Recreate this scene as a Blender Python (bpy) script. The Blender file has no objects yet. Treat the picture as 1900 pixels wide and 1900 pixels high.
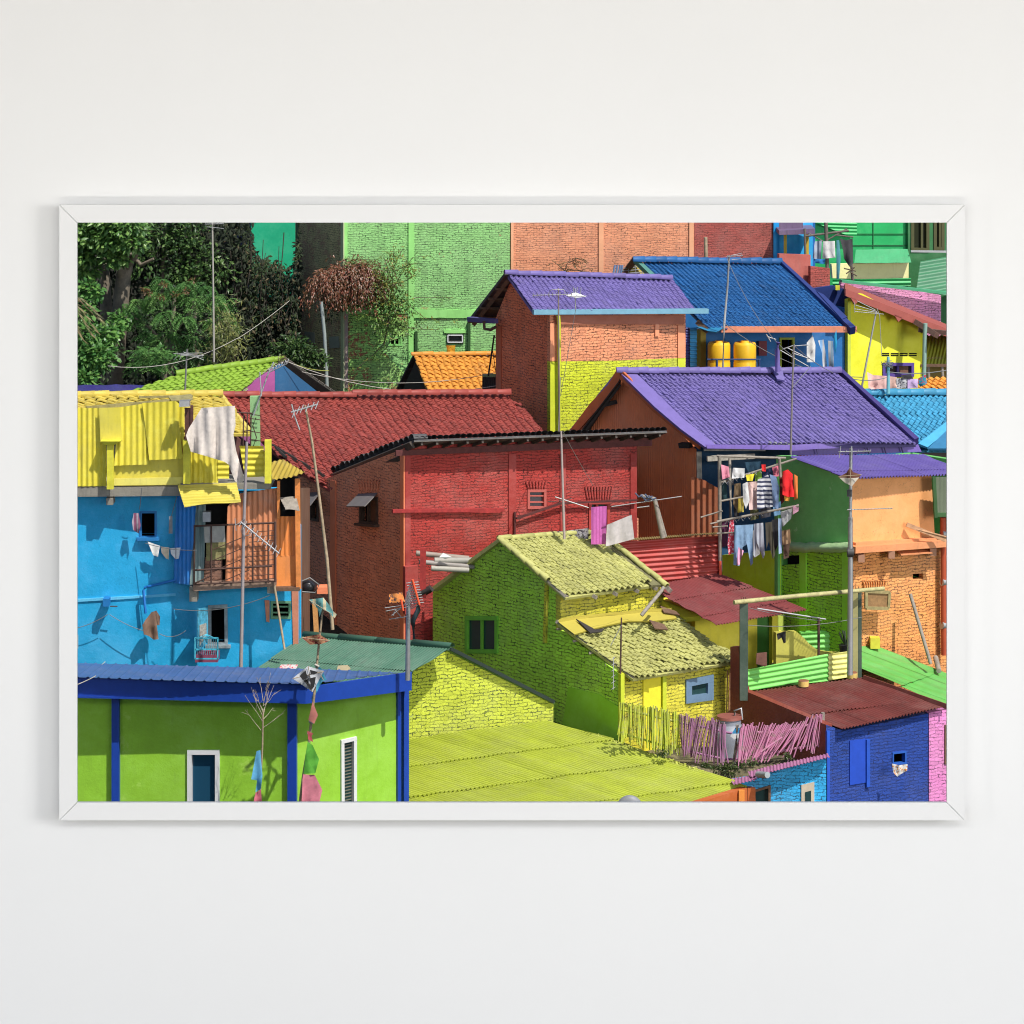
# A white framed picture on a white wall; the opening of the frame looks onto a
# hillside of painted houses, built at full depth behind the wall.
import bpy, math, random
from mathutils import Vector as V, noise as mnoise
from mathutils.geometry import tessellate_polygon
random.seed(11)
R = random.random
def U(a, b): return a + (b - a) * random.random()

sc = bpy.context.scene
COL = sc.collection
F, HZ, ZC = 6000.0, -100.0, 15.0          # focal length in pixels of the 1900 px picture, horizon row, eye height
CAM = V((0, 0, ZC))

# ------------------------------------------------------------------ geometry helpers
def ray(px, py): return V(((px - 950) / F, 1.0, -(py - HZ) / F))
def P(px, py, Y): return CAM + ray(px, py) * Y
class Plane:
    def __init__(s, a, b, c):
        s.o = a
        s.n = (b - a).cross(c - a).normalized()
        if s.n.dot(CAM - a) < 0: s.n = -s.n
    def at(s, px, py):
        d = ray(px, py)
        return CAM + d * ((s.o - CAM).dot(s.n) / d.dot(s.n))
    def off(s, m):
        q = Plane.__new__(Plane); q.o = s.o + s.n * m; q.n = s.n.copy(); return q
def vplane(xa, Ya, xb, Yb):                # vertical wall plane through two plan points
    a, b = P(xa, 900, Ya), P(xb, 900, Yb)
    return Plane(a, b, a + V((0, 0, 1)))
def rplane(a, b, c): return Plane(P(*a), P(*b), P(*c))

class MB:
    def __init__(s): s.v = []; s.f = []; s.uv = []; s.rn = []; s.sm = []
    def face(s, pts, uv=None, rnd=.5, smooth=False):
        i = len(s.v); s.v += pts
        s.f.append(list(range(i, i + len(pts))))
        if uv is None:
            a = pts[0]; u = (pts[1] - a)
            u = u.normalized() if u.length > 1e-9 else V((1, 0, 0))
            n = u.cross(pts[-1] - a); w = n.cross(u)
            w = w.normalized() if w.length > 1e-9 else V((0, 0, 1))
            uv = [((p - a).dot(u), (p - a).dot(w)) for p in pts]
        s.uv.append(uv); s.rn.append(rnd); s.sm.append(smooth)
    def grid(s, rows, smooth=True, rnd=.5, uvs=None, close=False):   # shared verts
        i = len(s.v); n = len(rows[0])
        for r in rows: s.v += r
        m = n if close else n - 1
        for a in range(len(rows) - 1):
            for b in range(m):
                c = (b + 1) % n
                s.f.append([i + a * n + b, i + a * n + c, i + (a + 1) * n + c, i + (a + 1) * n + b])
                if uvs: s.uv.append([uvs[a][b], uvs[a][c], uvs[a + 1][c], uvs[a + 1][b]])
                else: s.uv.append([(b * .05, a * .1), (b * .05 + .05, a * .1), (b * .05 + .05, a * .1 + .1), (b * .05, a * .1 + .1)])
                s.rn.append(rnd); s.sm.append(smooth)
    def box(s, c, x, y, z, rnd=.5):         # centre and three half vectors
        k = [c + x * a + y * b + z * d for a in (-1, 1) for b in (-1, 1) for d in (-1, 1)]
        for q in ((0, 1, 3, 2), (4, 6, 7, 5), (0, 4, 5, 1), (2, 3, 7, 6), (0, 2, 6, 4), (1, 5, 7, 3)):
            s.face([k[j] for j in q], rnd=rnd)
    def beam(s, p, q, w, d, n=V((0, -1, 0)), rnd=.5):
        t = q - p; L = t.length
        if L < 1e-6: return
        t = t / L; b = t.cross(n)
        if b.length < 1e-4: b = t.cross(V((1, 0, 0)))
        b.normalize(); m = b.cross(t)
        s.box((p + q) / 2, t * (L / 2), b * (w / 2), m * (d / 2), rnd)
    def path(s, pts, r, n=6, r1=None):
        r1 = r if r1 is None else r1; rows = []; N = len(pts)
        for i, p in enumerate(pts):
            t = (pts[min(i + 1, N - 1)] - pts[max(i - 1, 0)]).normalized()
            a = t.cross(V((0, 0, 1)))
            if a.length < .05: a = t.cross(V((1, 0, 0)))
            a.normalize(); b = a.cross(t); rr = r + (r1 - r) * i / max(N - 1, 1)
            rows.append([p + a * rr * math.cos(2 * math.pi * k / n) + b * rr * math.sin(2 * math.pi * k / n) for k in range(n)])
        s.grid(rows, close=True)
        s.face(rows[0][::-1]); s.face(rows[-1][:])
    def tube(s, p, q, r, n=6, r1=None): s.path([p, q], r, n, r1)
    def slab(s, loops, n, th, uo=None, uu=None):
        # loops: outer + holes, lists of 3D points on one plane; n points outwards; th goes inwards
        pts = [p for l in loops for p in l]
        z = V((0, 0, 1))
        u = uu if uu else z.cross(n)
        if u.length < .05: u = V((1, 0, 0))
        u = u.normalized(); w = n.cross(u)
        o = uo if uo else V((0, 0, 0))
        g = lambda p: ((p - o).dot(u), (p - o).dot(w))
        for t in tessellate_polygon(loops):
            q = [pts[j] for j in t]
            nn = (q[1] - q[0]).cross(q[2] - q[0])
            if nn.dot(n) < 0: q = q[::-1]
            s.face(q, [g(p) for p in q])
            b = [p - n * th for p in q[::-1]]
            s.face(b, [g(p) for p in b])
        for l in loops:
            for i in range(len(l)):
                a, b = l[i], l[(i + 1) % len(l)]
                q = [a, b, b - n * th, a - n * th]
                s.face(q, [g(q[0]), g(q[1]), (g(q[1])[0] + th, g(q[1])[1]), (g(q[0])[0] + th, g(q[0])[1])])
    def mesh(s, name, off):
        me = bpy.data.meshes.new(name)
        me.from_pydata([tuple(p - off) for p in s.v], [], s.f)
        l1 = me.uv_layers.new(name='UVMap'); l2 = me.uv_layers.new(name='rnd')
        a = []; b = []
        for u, r in zip(s.uv, s.rn):
            for q in u: a += [q[0], q[1]]; b += [r, r]
        l1.data.foreach_set('uv', a); l2.data.foreach_set('uv', b)
        me.polygons.foreach_set('use_smooth', s.sm)
        me.update(); return me

ALL = []
class Thing:
    def __init__(s, name, label=None, cat=None, group=None, kind=None):
        s.name, s.label, s.cat, s.group, s.kind = name, label, cat, group, kind
        s.parts = []; ALL.append(s)
    def add(s, name, mb, mat, parent=None, label=None, kind=None):
        s.parts.append((name, mb, mat, parent, label, kind)); return len(s.parts) - 1
    def done(s):
        pts = [p for q in s.parts for p in q[1].v]
        if not pts: return
        xs = [p.x for p in pts]; ys = [p.y for p in pts]
        off = V(((min(xs) + max(xs)) / 2, (min(ys) + max(ys)) / 2, min(p.z for p in pts)))
        if len(s.parts) == 1:
            nm, mb, mat, _, _, _ = s.parts[0]
            root = bpy.data.objects.new(s.name, mb.mesh(s.name, off)); root.data.materials.append(mat)
        else: root = bpy.data.objects.new(s.name, None)
        COL.objects.link(root); root.location = off
        if s.kind: root['kind'] = s.kind
        if s.label: root['label'] = s.label
        if s.cat: root['category'] = s.cat
        if s.group: root['group'] = s.group
        if len(s.parts) > 1:
            objs = []
            for nm, mb, mat, par, lab, kd in s.parts:
                o = bpy.data.objects.new(nm, mb.mesh(nm, off)); o.data.materials.append(mat)
                COL.objects.link(o); o.parent = root if par is None else objs[par]
                if lab: o['label'] = lab
                if kd: o['kind'] = kd
                objs.append(o)
        s.root = root
def single(name, label, cat, mb, mat, group=None, kind=None):
    t = Thing(name, label, cat, group, kind); t.add(name, mb, mat); return t

# ------------------------------------------------------------------ materials
def lin(c):
    c /= 255.0
    return c / 12.92 if c <= .04045 else ((c + .055) / 1.055) ** 2.4
def S(r, g, b, k=.85): return tuple(min(max(lin(x) / k, .012), .88) for x in (r, g, b))
def mul(c, k): return tuple(min(x * k, .95) for x in c)
def mixc(a, b, t): return tuple(x * (1 - t) + y * t for x, y in zip(a, b))
def new(name):
    m = bpy.data.materials.new(name); m.use_nodes = True
    nt = m.node_tree; return m, nt, nt.nodes['Principled BSDF']
def nd(nt, typ, ins=None, **kw):
    n = nt.nodes.new('ShaderNode' + typ)
    for k, v in kw.items(): setattr(n, k, v)
    for k, v in (ins or {}).items():
        if hasattr(v, 'is_linked'): nt.links.new(v, n.inputs[k])
        else:
            if isinstance(v, tuple) and len(v) == 3 and n.inputs[k].type == 'RGBA': v = v + (1,)
            n.inputs[k].default_value = v
    return n
def ramp(nt, fac, a, b, c0=(0, 0, 0, 1), c1=(1, 1, 1, 1)):
    n = nt.nodes.new('ShaderNodeValToRGB'); nt.links.new(fac, n.inputs[0])
    e = n.color_ramp.elements; e[0].position = a; e[1].position = b; e[0].color = c0; e[1].color = c1
    return n.outputs[0]
def mixn(nt, f, a, b, mode='MIX'): return nd(nt, 'MixRGB', {0: f, 1: a, 2: b}, blend_type=mode).outputs[0]
def mathn(nt, op, a, b=0.0): return nd(nt, 'Math', {0: a, 1: b}, operation=op).outputs[0]
def UVn(nt, name='UVMap'): return nd(nt, 'UVMap', uv_map=name).outputs[0]
def noi(nt, vec, scale, det=4, rough=.6, dist=0.0):
    return nd(nt, 'TexNoise', {'Vector': vec, 'Scale': scale, 'Detail': det, 'Roughness': rough, 'Distortion': dist}).outputs[0]
def stretch(nt, vec, sx, sy): return nd(nt, 'Mapping', {'Vector': vec, 'Scale': (sx, sy, 1)}).outputs[0]
def obj(nt): return nd(nt, 'TexCoord').outputs['Object']

def brick(name, c, mort=None, h=.058, w=.17, show=.55, dirt=.35, bare=0.0, dirtc=(.05, .045, .035), rough=.75, bump=.8, worn=None, seed=0, fade=.34):
    m, nt, bs = new(name); uv = UVn(nt); c = mul(c, 1.1)
    uv = nd(nt, 'VectorMath', {0: uv, 1: (seed * 3.17, seed * 1.31, 0)}, operation='ADD').outputs[0]
    nz = nd(nt, 'TexNoise', {'Vector': uv, 'Scale': 2.6, 'Detail': 5.0, 'Roughness': .6}).outputs[1]
    d = nd(nt, 'VectorMath', {0: nz, 1: (.5, .5, .5)}, operation='SUBTRACT').outputs[0]
    d = nd(nt, 'VectorMath', {0: d, 'Scale': .15}, operation='SCALE').outputs[0]
    nz2 = nd(nt, 'TexNoise', {'Vector': uv, 'Scale': 34.0, 'Detail': 2.0}).outputs[1]
    d2 = nd(nt, 'VectorMath', {0: nz2, 1: (.5, .5, .5)}, operation='SUBTRACT').outputs[0]
    d2 = nd(nt, 'VectorMath', {0: d2, 'Scale': .042}, operation='SCALE').outputs[0]
    q = nd(nt, 'VectorMath', {0: uv, 1: d}, operation='ADD').outputs[0]
    q = nd(nt, 'VectorMath', {0: q, 1: d2}, operation='ADD').outputs[0]
    d3 = nd(nt, 'VectorMath', {0: nd(nt, 'TexNoise', {'Vector': uv, 'Scale': 9.0, 'Detail': 2.0}).outputs[1], 1: (.5, .5, .5)}, operation='SUBTRACT').outputs[0]
    q = nd(nt, 'VectorMath', {0: q, 1: nd(nt, 'VectorMath', {0: d3, 'Scale': .05}, operation='SCALE').outputs[0]}, operation='ADD').outputs[0]
    msz = mathn(nt, 'MULTIPLY', ramp(nt, noi(nt, uv, 9.0, 3, .7), .3, .66), .0065 + .005 * show)
    b = nd(nt, 'TexBrick', {'Vector': q, 'Color1': mul(c, 1.08), 'Color2': mul(c, .84), 'Mortar': c, 'Scale': 1.0,
                            'Mortar Size': msz, 'Mortar Smooth': .25, 'Bias': -.2, 'Brick Width': w, 'Row Height': h})
    mort = mixc(mort or mixc(mul(c, .12), (.03, .025, .02), .5), mul(c, .4), .3 - .25 * show)  # joint grime, darkened further to paint in recess shade
    vis = ramp(nt, noi(nt, uv, 5.0, 5, .75), .5 - show * .16, .64 - show * .12)
    mf = mathn(nt, 'MULTIPLY', b.outputs[1], vis)
    col = mixn(nt, mf, b.outputs[0], mort)
    lum = ramp(nt, noi(nt, uv, 1.3, 5, .65), .3, .75, (.84, .84, .84, 1), (1.1, 1.1, 1.1, 1))
    col = mixn(nt, 1.0, col, lum, 'MULTIPLY')
    fd = ramp(nt, noi(nt, uv, .75, 8, .72), .47, .7)
    col = mixn(nt, mathn(nt, 'MULTIPLY', fd, fade), col, mixc(c, (.46, .43, .38), .55))
    st = ramp(nt, noi(nt, stretch(nt, uv, 2.2, .45), 1.4, 6, .75), .52, .76)
    col = mixn(nt, mathn(nt, 'MULTIPLY', st, min(dirt + .18, .8)), col, dirtc)
    dr = ramp(nt, noi(nt, stretch(nt, uv, 9, .6), 1.0, 6, .7), .56, .7)
    col = mixn(nt, mathn(nt, 'MULTIPLY', dr, .22), col, mul(c, .45))
    gr = ramp(nt, noi(nt, uv, 28, 3, .7), .6, .8)
    col = mixn(nt, mathn(nt, 'MULTIPLY', gr, .3), col, mul(c, .3))
    if bare:                                   # paint gone, raw brick shows
        bb = ramp(nt, noi(nt, uv, .9, 6, .8), .62 - bare * .2, .66 - bare * .2)
        wc = worn or (.22, .09, .055)
        col = mixn(nt, mathn(nt, 'MULTIPLY', bb, ramp(nt, noi(nt, uv, 14, 3, .6), .4, .55)), col, wc)
    nt.links.new(col, bs.inputs['Base Color']); bs.inputs['Roughness'].default_value = rough
    ht = mathn(nt, 'SUBTRACT', mathn(nt, 'MULTIPLY', noi(nt, uv, 30, 4, .7), .5), b.outputs[1])
    bp = nd(nt, 'Bump', {'Strength': bump, 'Distance': .032, 'Height': ht})
    nt.links.new(bp.outputs[0], bs.inputs['Normal']); return m

def plaster(name, c, dirt=.3, dirtc=(.12, .11, .1), rough=.7, patch=0, patchc=None, bump=.35, crack=0.0):
    m, nt, bs = new(name); uv = UVn(nt)
    lum = ramp(nt, noi(nt, uv, 1.6, 6, .7), .3, .72, (.82, .82, .82, 1), (1.1, 1.1, 1.1, 1))
    col = mixn(nt, 1.0, c, lum, 'MULTIPLY')
    fd = ramp(nt, noi(nt, uv, .8, 8, .75), .48, .7)
    col = mixn(nt, mathn(nt, 'MULTIPLY', fd, .25), col, mixc(c, (.5, .48, .44), .45))
    sp = ramp(nt, noi(nt, uv, 26, 4, .75), .6, .78)
    col = mixn(nt, mathn(nt, 'MULTIPLY', sp, .25), col, mul(c, .4))
    st = ramp(nt, noi(nt, stretch(nt, uv, 3.5, .5), 1.7, 6, .75), .54, .8)
    col = mixn(nt, mathn(nt, 'MULTIPLY', st, dirt), col, dirtc)
    if patch:
        pm = ramp(nt, noi(nt, uv, 1.1, 7, .75), .66 - patch * .2, .7 - patch * .2)
        col = mixn(nt, mathn(nt, 'MULTIPLY', pm, .85), col, patchc or (.5, .5, .45))
    if crack:
        vo = nd(nt, 'TexVoronoi', {'Vector': nd(nt, 'VectorMath', {0: uv, 1: nd(nt, 'TexNoise', {'Vector': uv, 'Scale': 6.0}).outputs[1]}, operation='ADD').outputs[0], 'Scale': 1.0}, feature='DISTANCE_TO_EDGE')
        cr = ramp(nt, vo.outputs[0], .0, .008, (1, 1, 1, 1), (0, 0, 0, 1))
        col = mixn(nt, mathn(nt, 'MULTIPLY', cr, crack), col, mul(c, .25))
    nt.links.new(col, bs.inputs['Base Color']); bs.inputs['Roughness'].default_value = rough
    bp = nd(nt, 'Bump', {'Strength': bump, 'Distance': .01, 'Height': noi(nt, uv, 18, 6, .7)})
    nt.links.new(bp.outputs[0], bs.inputs['Normal']); return m

def tilem(name, c, var=.25, dirt=.3, dirtc=(.03, .028, .03), rough=.6, fade=None):
    m, nt, bs = new(name); uv = UVn(nt); c = mul(c, 1.3)
    rn = nd(nt, 'SeparateXYZ', {0: UVn(nt, 'rnd')}).outputs[0]
    lum = ramp(nt, rn, 0, 1, (1 - var,) * 3 + (1,), (1 + var * .6,) * 3 + (1,))
    col = mixn(nt, 1.0, c, lum, 'MULTIPLY')
    col = mixn(nt, 1.0, col, ramp(nt, noi(nt, uv, 1.2, 5, .7), .3, .75, (.85, .85, .85, 1), (1.1, 1.1, 1.1, 1)), 'MULTIPLY')
    bg = ramp(nt, noi(nt, stretch(nt, uv, 1.6, .6), .9, 7, .75), .5, .72)
    col = mixn(nt, mathn(nt, 'MULTIPLY', bg, .42), col, mul(c, .5))
    odd = nd(nt, 'Math', {0: rn, 1: .955}, operation='GREATER_THAN').outputs[0]
    col = mixn(nt, mathn(nt, 'MULTIPLY', odd, .36), col, mixc(mul(c, .4), (.1, .09, .08), .4))
    st = ramp(nt, noi(nt, uv, 9, 6, .8), .52, .72)
    col = mixn(nt, mathn(nt, 'MULTIPLY', st, dirt + .1), col, dirtc)
    if fade:
        col = mixn(nt, mathn(nt, 'MULTIPLY', ramp(nt, noi(nt, uv, 3.2, 6, .75), .5, .68), .6), col, fade)
    nt.links.new(col, bs.inputs['Base Color']); bs.inputs['Roughness'].default_value = rough
    bp = nd(nt, 'Bump', {'Strength': .4, 'Distance': .006, 'Height': noi(nt, uv, 45, 4, .7)})
    nt.links.new(bp.outputs[0], bs.inputs['Normal']); return m

def sheetm(name, c, dirt=.3, rust=.12, rough=.5, fade=None, dirtc=(.05, .045, .04)):
    m, nt, bs = new(name); uv = UVn(nt)
    rn = nd(nt, 'SeparateXYZ', {0: UVn(nt, 'rnd')}).outputs[0]
    col = mixn(nt, 1.0, c, ramp(nt, rn, 0, 1, (.94, .94, .94, 1), (1.04, 1.04, 1.04, 1)), 'MULTIPLY')
    col = mixn(nt, 1.0, col, ramp(nt, noi(nt, uv, 1.5, 6, .7), .3, .75, (.84, .84, .84, 1), (1.1, 1.1, 1.1, 1)), 'MULTIPLY')
    fd0 = ramp(nt, noi(nt, uv, .9, 8, .75), .46, .7)
    col = mixn(nt, mathn(nt, 'MULTIPLY', fd0, .3), col, mixc(c, (.5, .48, .42), .4))
    st = ramp(nt, noi(nt, stretch(nt, uv, 5, .8), 2.0, 6, .75), .5, .76)
    col = mixn(nt, mathn(nt, 'MULTIPLY', st, dirt + .1), col, dirtc)
    if fade: col = mixn(nt, mathn(nt, 'MULTIPLY', ramp(nt, noi(nt, uv, 2.1, 7, .78), .5, .66), .55), col, fade)
    ru = ramp(nt, noi(nt, uv, 6, 6, .8), .66, .74)
    col = mixn(nt, mathn(nt, 'MULTIPLY', ru, rust * 3), col, (.12, .05, .025))
    nt.links.new(col, bs.inputs['Base Color']); bs.inputs['Roughness'].default_value = rough
    bp = nd(nt, 'Bump', {'Strength': .25, 'Distance': .005, 'Height': noi(nt, uv, 20, 4, .7)})
    nt.links.new(bp.outputs[0], bs.inputs['Normal']); return m

def wood(name, c, rough=.8, s=1.0):
    m, nt, bs = new(name); o = obj(nt)
    n = noi(nt, nd(nt, 'Mapping', {'Vector': o, 'Scale': (9 * s, 9 * s, 9 * s)}).outputs[0], 1.0, 6, .75)
    col = mixn(nt, 1.0, c, ramp(nt, n, .3, .7, (.55, .55, .55, 1), (1.25, 1.22, 1.2, 1)), 'MULTIPLY')
    nt.links.new(col, bs.inputs['Base Color']); bs.inputs['Roughness'].default_value = rough
    bp = nd(nt, 'Bump', {'Strength': .4, 'Distance': .006, 'Height': n})
    nt.links.new(bp.outputs[0], bs.inputs['Normal']); return m

def plain(name, c, rough=.6, metal=0.0, mott=.15, sc_=6.0):
    m, nt, bs = new(name); o = obj(nt)
    col = mixn(nt, 1.0, c, ramp(nt, noi(nt, o, sc_, 5, .7), .3, .7, (1 - mott,) * 3 + (1,), (1 + mott * .5,) * 3 + (1,)), 'MULTIPLY')
    nt.links.new(col, bs.inputs['Base Color']); bs.inputs['Roughness'].default_value = rough
    bs.inputs['Metallic'].default_value = metal; return m

def cloth(name, c, c2=None, axis=2, freq=9.0, thr=.5, spots=None):
    m, nt, bs = new(name); o = obj(nt)
    col = mixn(nt, 1.0, c, ramp(nt, noi(nt, o, 12, 4, .6), .3, .7, (.84, .84, .84, 1), (1.08, 1.08, 1.08, 1)), 'MULTIPLY')
    if c2:
        q = nd(nt, 'SeparateXYZ', {0: o}).outputs[axis]
        w = mathn(nt, 'FRACT', mathn(nt, 'MULTIPLY', q, freq))
        col = mixn(nt, mathn(nt, 'LESS_THAN', w, thr), col, c2)
    if spots: col = mixn(nt, ramp(nt, noi(nt, o, 22, 3, .6), .52, .56), col, spots)
    nt.links.new(col, bs.inputs['Base Color']); bs.inputs['Roughness'].default_value = .9
    return m

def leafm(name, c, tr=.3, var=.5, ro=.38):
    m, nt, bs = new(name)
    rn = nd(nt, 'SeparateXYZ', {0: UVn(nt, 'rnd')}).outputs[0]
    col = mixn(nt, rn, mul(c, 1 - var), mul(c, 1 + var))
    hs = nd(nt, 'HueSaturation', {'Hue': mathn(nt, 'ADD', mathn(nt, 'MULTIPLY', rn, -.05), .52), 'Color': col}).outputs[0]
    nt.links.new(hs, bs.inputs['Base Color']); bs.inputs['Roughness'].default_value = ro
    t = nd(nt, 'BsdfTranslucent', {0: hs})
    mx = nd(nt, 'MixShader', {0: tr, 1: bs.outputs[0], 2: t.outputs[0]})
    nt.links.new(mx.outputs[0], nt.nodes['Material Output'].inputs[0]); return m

def glassm(name, c=(.02, .03, .04), rough=.08):
    m, nt, bs = new(name); bs.inputs['Base Color'].default_value = c + (1,)
    bs.inputs['Roughness'].default_value = rough; return m

DARK = plain('painted_shade_black', (.012, .012, .013), .9); DARK.node_tree.nodes['Principled BSDF'].inputs['Specular IOR Level'].default_value = 0  # near-black paint standing in for the shade of unlit rooms
BLACKW = wood('old_black_timber', (.035, .03, .027))
BROWNW = wood('brown_timber', (.16, .09, .055))
GREYW = wood('weathered_grey_timber', (.3, .27, .23))
BAMBOO = wood('dry_bamboo', (.42, .33, .22))
STEEL = plain('dull_galvanised_steel', (.42, .43, .44), .45, .6)
LGREY = plain('light_aluminium', (.46, .47, .48), .45, .35)
RUSTY = plain('rusty_iron', (.09, .045, .035), .8, 0, .4)
WIRE = plain('grey_wire', (.2, .2, .2), .6)
WIREL = plain('pale_wire', (.45, .43, .38), .6)
CONC = plaster('raw_concrete', (.28, .26, .22), .6, (.06, .055, .05), .9, bump=.9)
GLASS = glassm('dark_window_glass', (.022, .06, .062), .22)
BLUEGLASS = glassm('blue_reflecting_glass', (.015, .07, .13))

# ------------------------------------------------------------------ builders
def pts(pl, poly): return [pl.at(*q) for q in poly]
def wall(t, pl, poly, mat, holes=(), th=.14, name='wall', parent=None, label=None):
    mb = MB(); mb.slab([pts(pl, poly)] + [pts(pl, h) for h in holes], pl.n, th)
    return t.add(name, mb, mat, parent, label)
def rect(x0, y0, x1, y1): return [(x0, y0), (x1, y0), (x1, y1), (x0, y1)]
def niche(t, pl, quad, depth=.5, parent=None, mat=None):
    q = pts(pl.off(-.01), quad); n = pl.n; b = [p - n * depth for p in q]; mb = MB()
    for i in range(4):
        j = (i + 1) % 4
        d = ((q[i] + q[j]) / 2 - sum(q, V()) / 4).normalized() * .004
        mb.face([q[i] + d, q[j] + d, b[j] + d, b[i] + d])
    mb.face(b)
    return t.add('painted_room_shade', mb, mat or DARK, parent)  # box painted near black to read as an unlit room
def window(t, pl, quad, fm, pane=None, fw=.05, proud=.03, bars=(), hbars=(), depth=.06, name='window', open_=False, sill=False):
    q = pts(pl, quad); n = pl.n; mb = MB()
    c = sum(q, V()) / 4
    for i in range(4):
        a, b = q[i], q[(i + 1) % 4]
        ins = (c - (a + b) / 2).normalized() * fw * .5
        e = (b - a).normalized() * (-.001 if i % 2 == 0 else -fw * .98)
        mb.beam(a + ins - e * 0 + n * (proud - .05) - e, b + ins + n * (proud - .05) + e, fw, .1 if i % 2 else .104, n)
    for k in bars: mb.beam(q[0].lerp(q[1], k) + n * (proud - .05), q[3].lerp(q[2], k) + n * (proud - .05), fw * .7, .07, n)
    for k in hbars: mb.beam(q[0].lerp(q[3], k) + n * (proud - .05), q[1].lerp(q[2], k) + n * (proud - .05), fw * .5, .06, n)
    w = t.add(name, mb, fm)
    if pane:
        m2 = MB(); m2.slab([[p - n * depth for p in q]], n, .01); t.add('pane', m2, pane, w)
    else: niche(t, pl, quad, parent=w)
    if sill:
        m3 = MB(); d = (q[2] - q[3]).normalized() * .05
        m3.beam(q[3] - d + n * .05, q[2] + d + n * .05, .05, .12, n); t.add('sill', m3, fm, w)
    return w

def inpoly(p, poly):
    r = False; n = len(poly)
    for i in range(n):
        x1, y1 = poly[i]; x2, y2 = poly[(i + 1) % n]
        if (y1 > p[1]) != (y2 > p[1]) and p[0] < (x2 - x1) * (p[1] - y1) / (y2 - y1) + x1: r = not r
    return r
def clip(poly, cl):                            # convex clip in 2D
    ar = sum(cl[i][0] * cl[(i + 1) % len(cl)][1] - cl[(i + 1) % len(cl)][0] * cl[i][1] for i in range(len(cl)))
    if ar < 0: cl = cl[::-1]
    out = poly
    for i in range(len(cl)):
        a, b = cl[i], cl[(i + 1) % len(cl)]
        sd = lambda p: (b[0] - a[0]) * (p[1] - a[1]) - (b[1] - a[1]) * (p[0] - a[0])
        src, out = out, []
        for j in range(len(src)):
            p, q = src[j], src[(j + 1) % len(src)]
            dp, dq = sd(p), sd(q)
            if dp >= 0: out.append(p)
            if (dp >= 0) != (dq >= 0):
                k = dp / (dp - dq); out.append((p[0] + (q[0] - p[0]) * k, p[1] + (q[1] - p[1]) * k))
        if not out: return out
    return out
def local(pl, uline, vline):
    u = (pl.at(*uline[1]) - pl.at(*uline[0])).normalized()
    v = (pl.at(*vline[1]) - pl.at(*vline[0])).normalized()
    o = pl.at(*uline[0]); n = pl.n
    def st(p):
        d = p - o; uu, uv_, vv = 1.0, u.dot(v), 1.0
        a, b = d.dot(u), d.dot(v); det = 1 - uv_ * uv_
        return ((a - b * uv_) / det, (b - a * uv_) / det)
    return o, u, v, n, st
def sheet(pl, poly, uline, vline, period=.076, amp=.011, plen=1.6, lift=.012, box=False, th=.004, seg=8, pw=.0, wob=.004, mb=None):
    # corrugated sheeting: ribs run along vline; polygon is clipped exactly
    o, u, v, n, st = local(pl, uline, vline)
    P2 = [st(p) for p in pts(pl, poly)]
    s0, s1 = min(p[0] for p in P2), max(p[0] for p in P2); t0, t1 = min(p[1] for p in P2), max(p[1] for p in P2)
    mb = mb or MB(); nk = max(int((s1 - s0) / period * seg) + 1, 2)
    rows = max(int(math.ceil((t1 - t0) / plen)), 1); step = period / seg
    sd = U(0, 99)
    def h(s, t, row, pan):
        x = (s / period) % 1
        if box: b = .5 * (1 - math.cos(min(max((abs(x - .5) * 2 - .68) / .2, 0), 1) * math.pi)) ; w = amp * 2 * b
        else: w = amp * math.cos(2 * math.pi * x)
        if not box: w *= .55 + 1.1 * abs(mnoise.noise(V((s * 1.7 + sd * 2, t * .35, 7)))) ** .6
        return w + lift * ((t - (t0 + row * plen)) / plen) + wob * mnoise.noise(V((s * .9 + sd, t * .9, row))) * 3 * (0 if box else 1) + (pan % 2) * .004
    for r in range(rows):
        ta, tb = t0 + r * plen, min(t0 + (r + 1) * plen + .03, t1)
        idx = {}; rr = {}
        for k in range(nk):
            a, b = s0 + k * step, s0 + (k + 1) * step
            pan = int((k * step) / pw) if pw else 0
            q = clip([(a, ta), (b, ta), (b, tb), (a, tb)], P2)
            if len(q) < 3: continue
            rn = rr.setdefault(pan, R())
            for low in (0, 1):
                ids = []; uvl = []
                for (s, t) in (q if not low else q[::-1]):
                    key = (round(s, 4), round(t, 4), pan, low)
                    if key not in idx:
                        idx[key] = len(mb.v)
                        mb.v.append(o + u * s + v * t + n * (h(s, t, r, pan) - th * low))
                    ids.append(idx[key]); uvl.append((s, t))
                if len(set(ids)) < 3: continue
                mb.f.append(ids); mb.uv.append(uvl); mb.rn.append(rn); mb.sm.append(True)
    return mb
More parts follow.
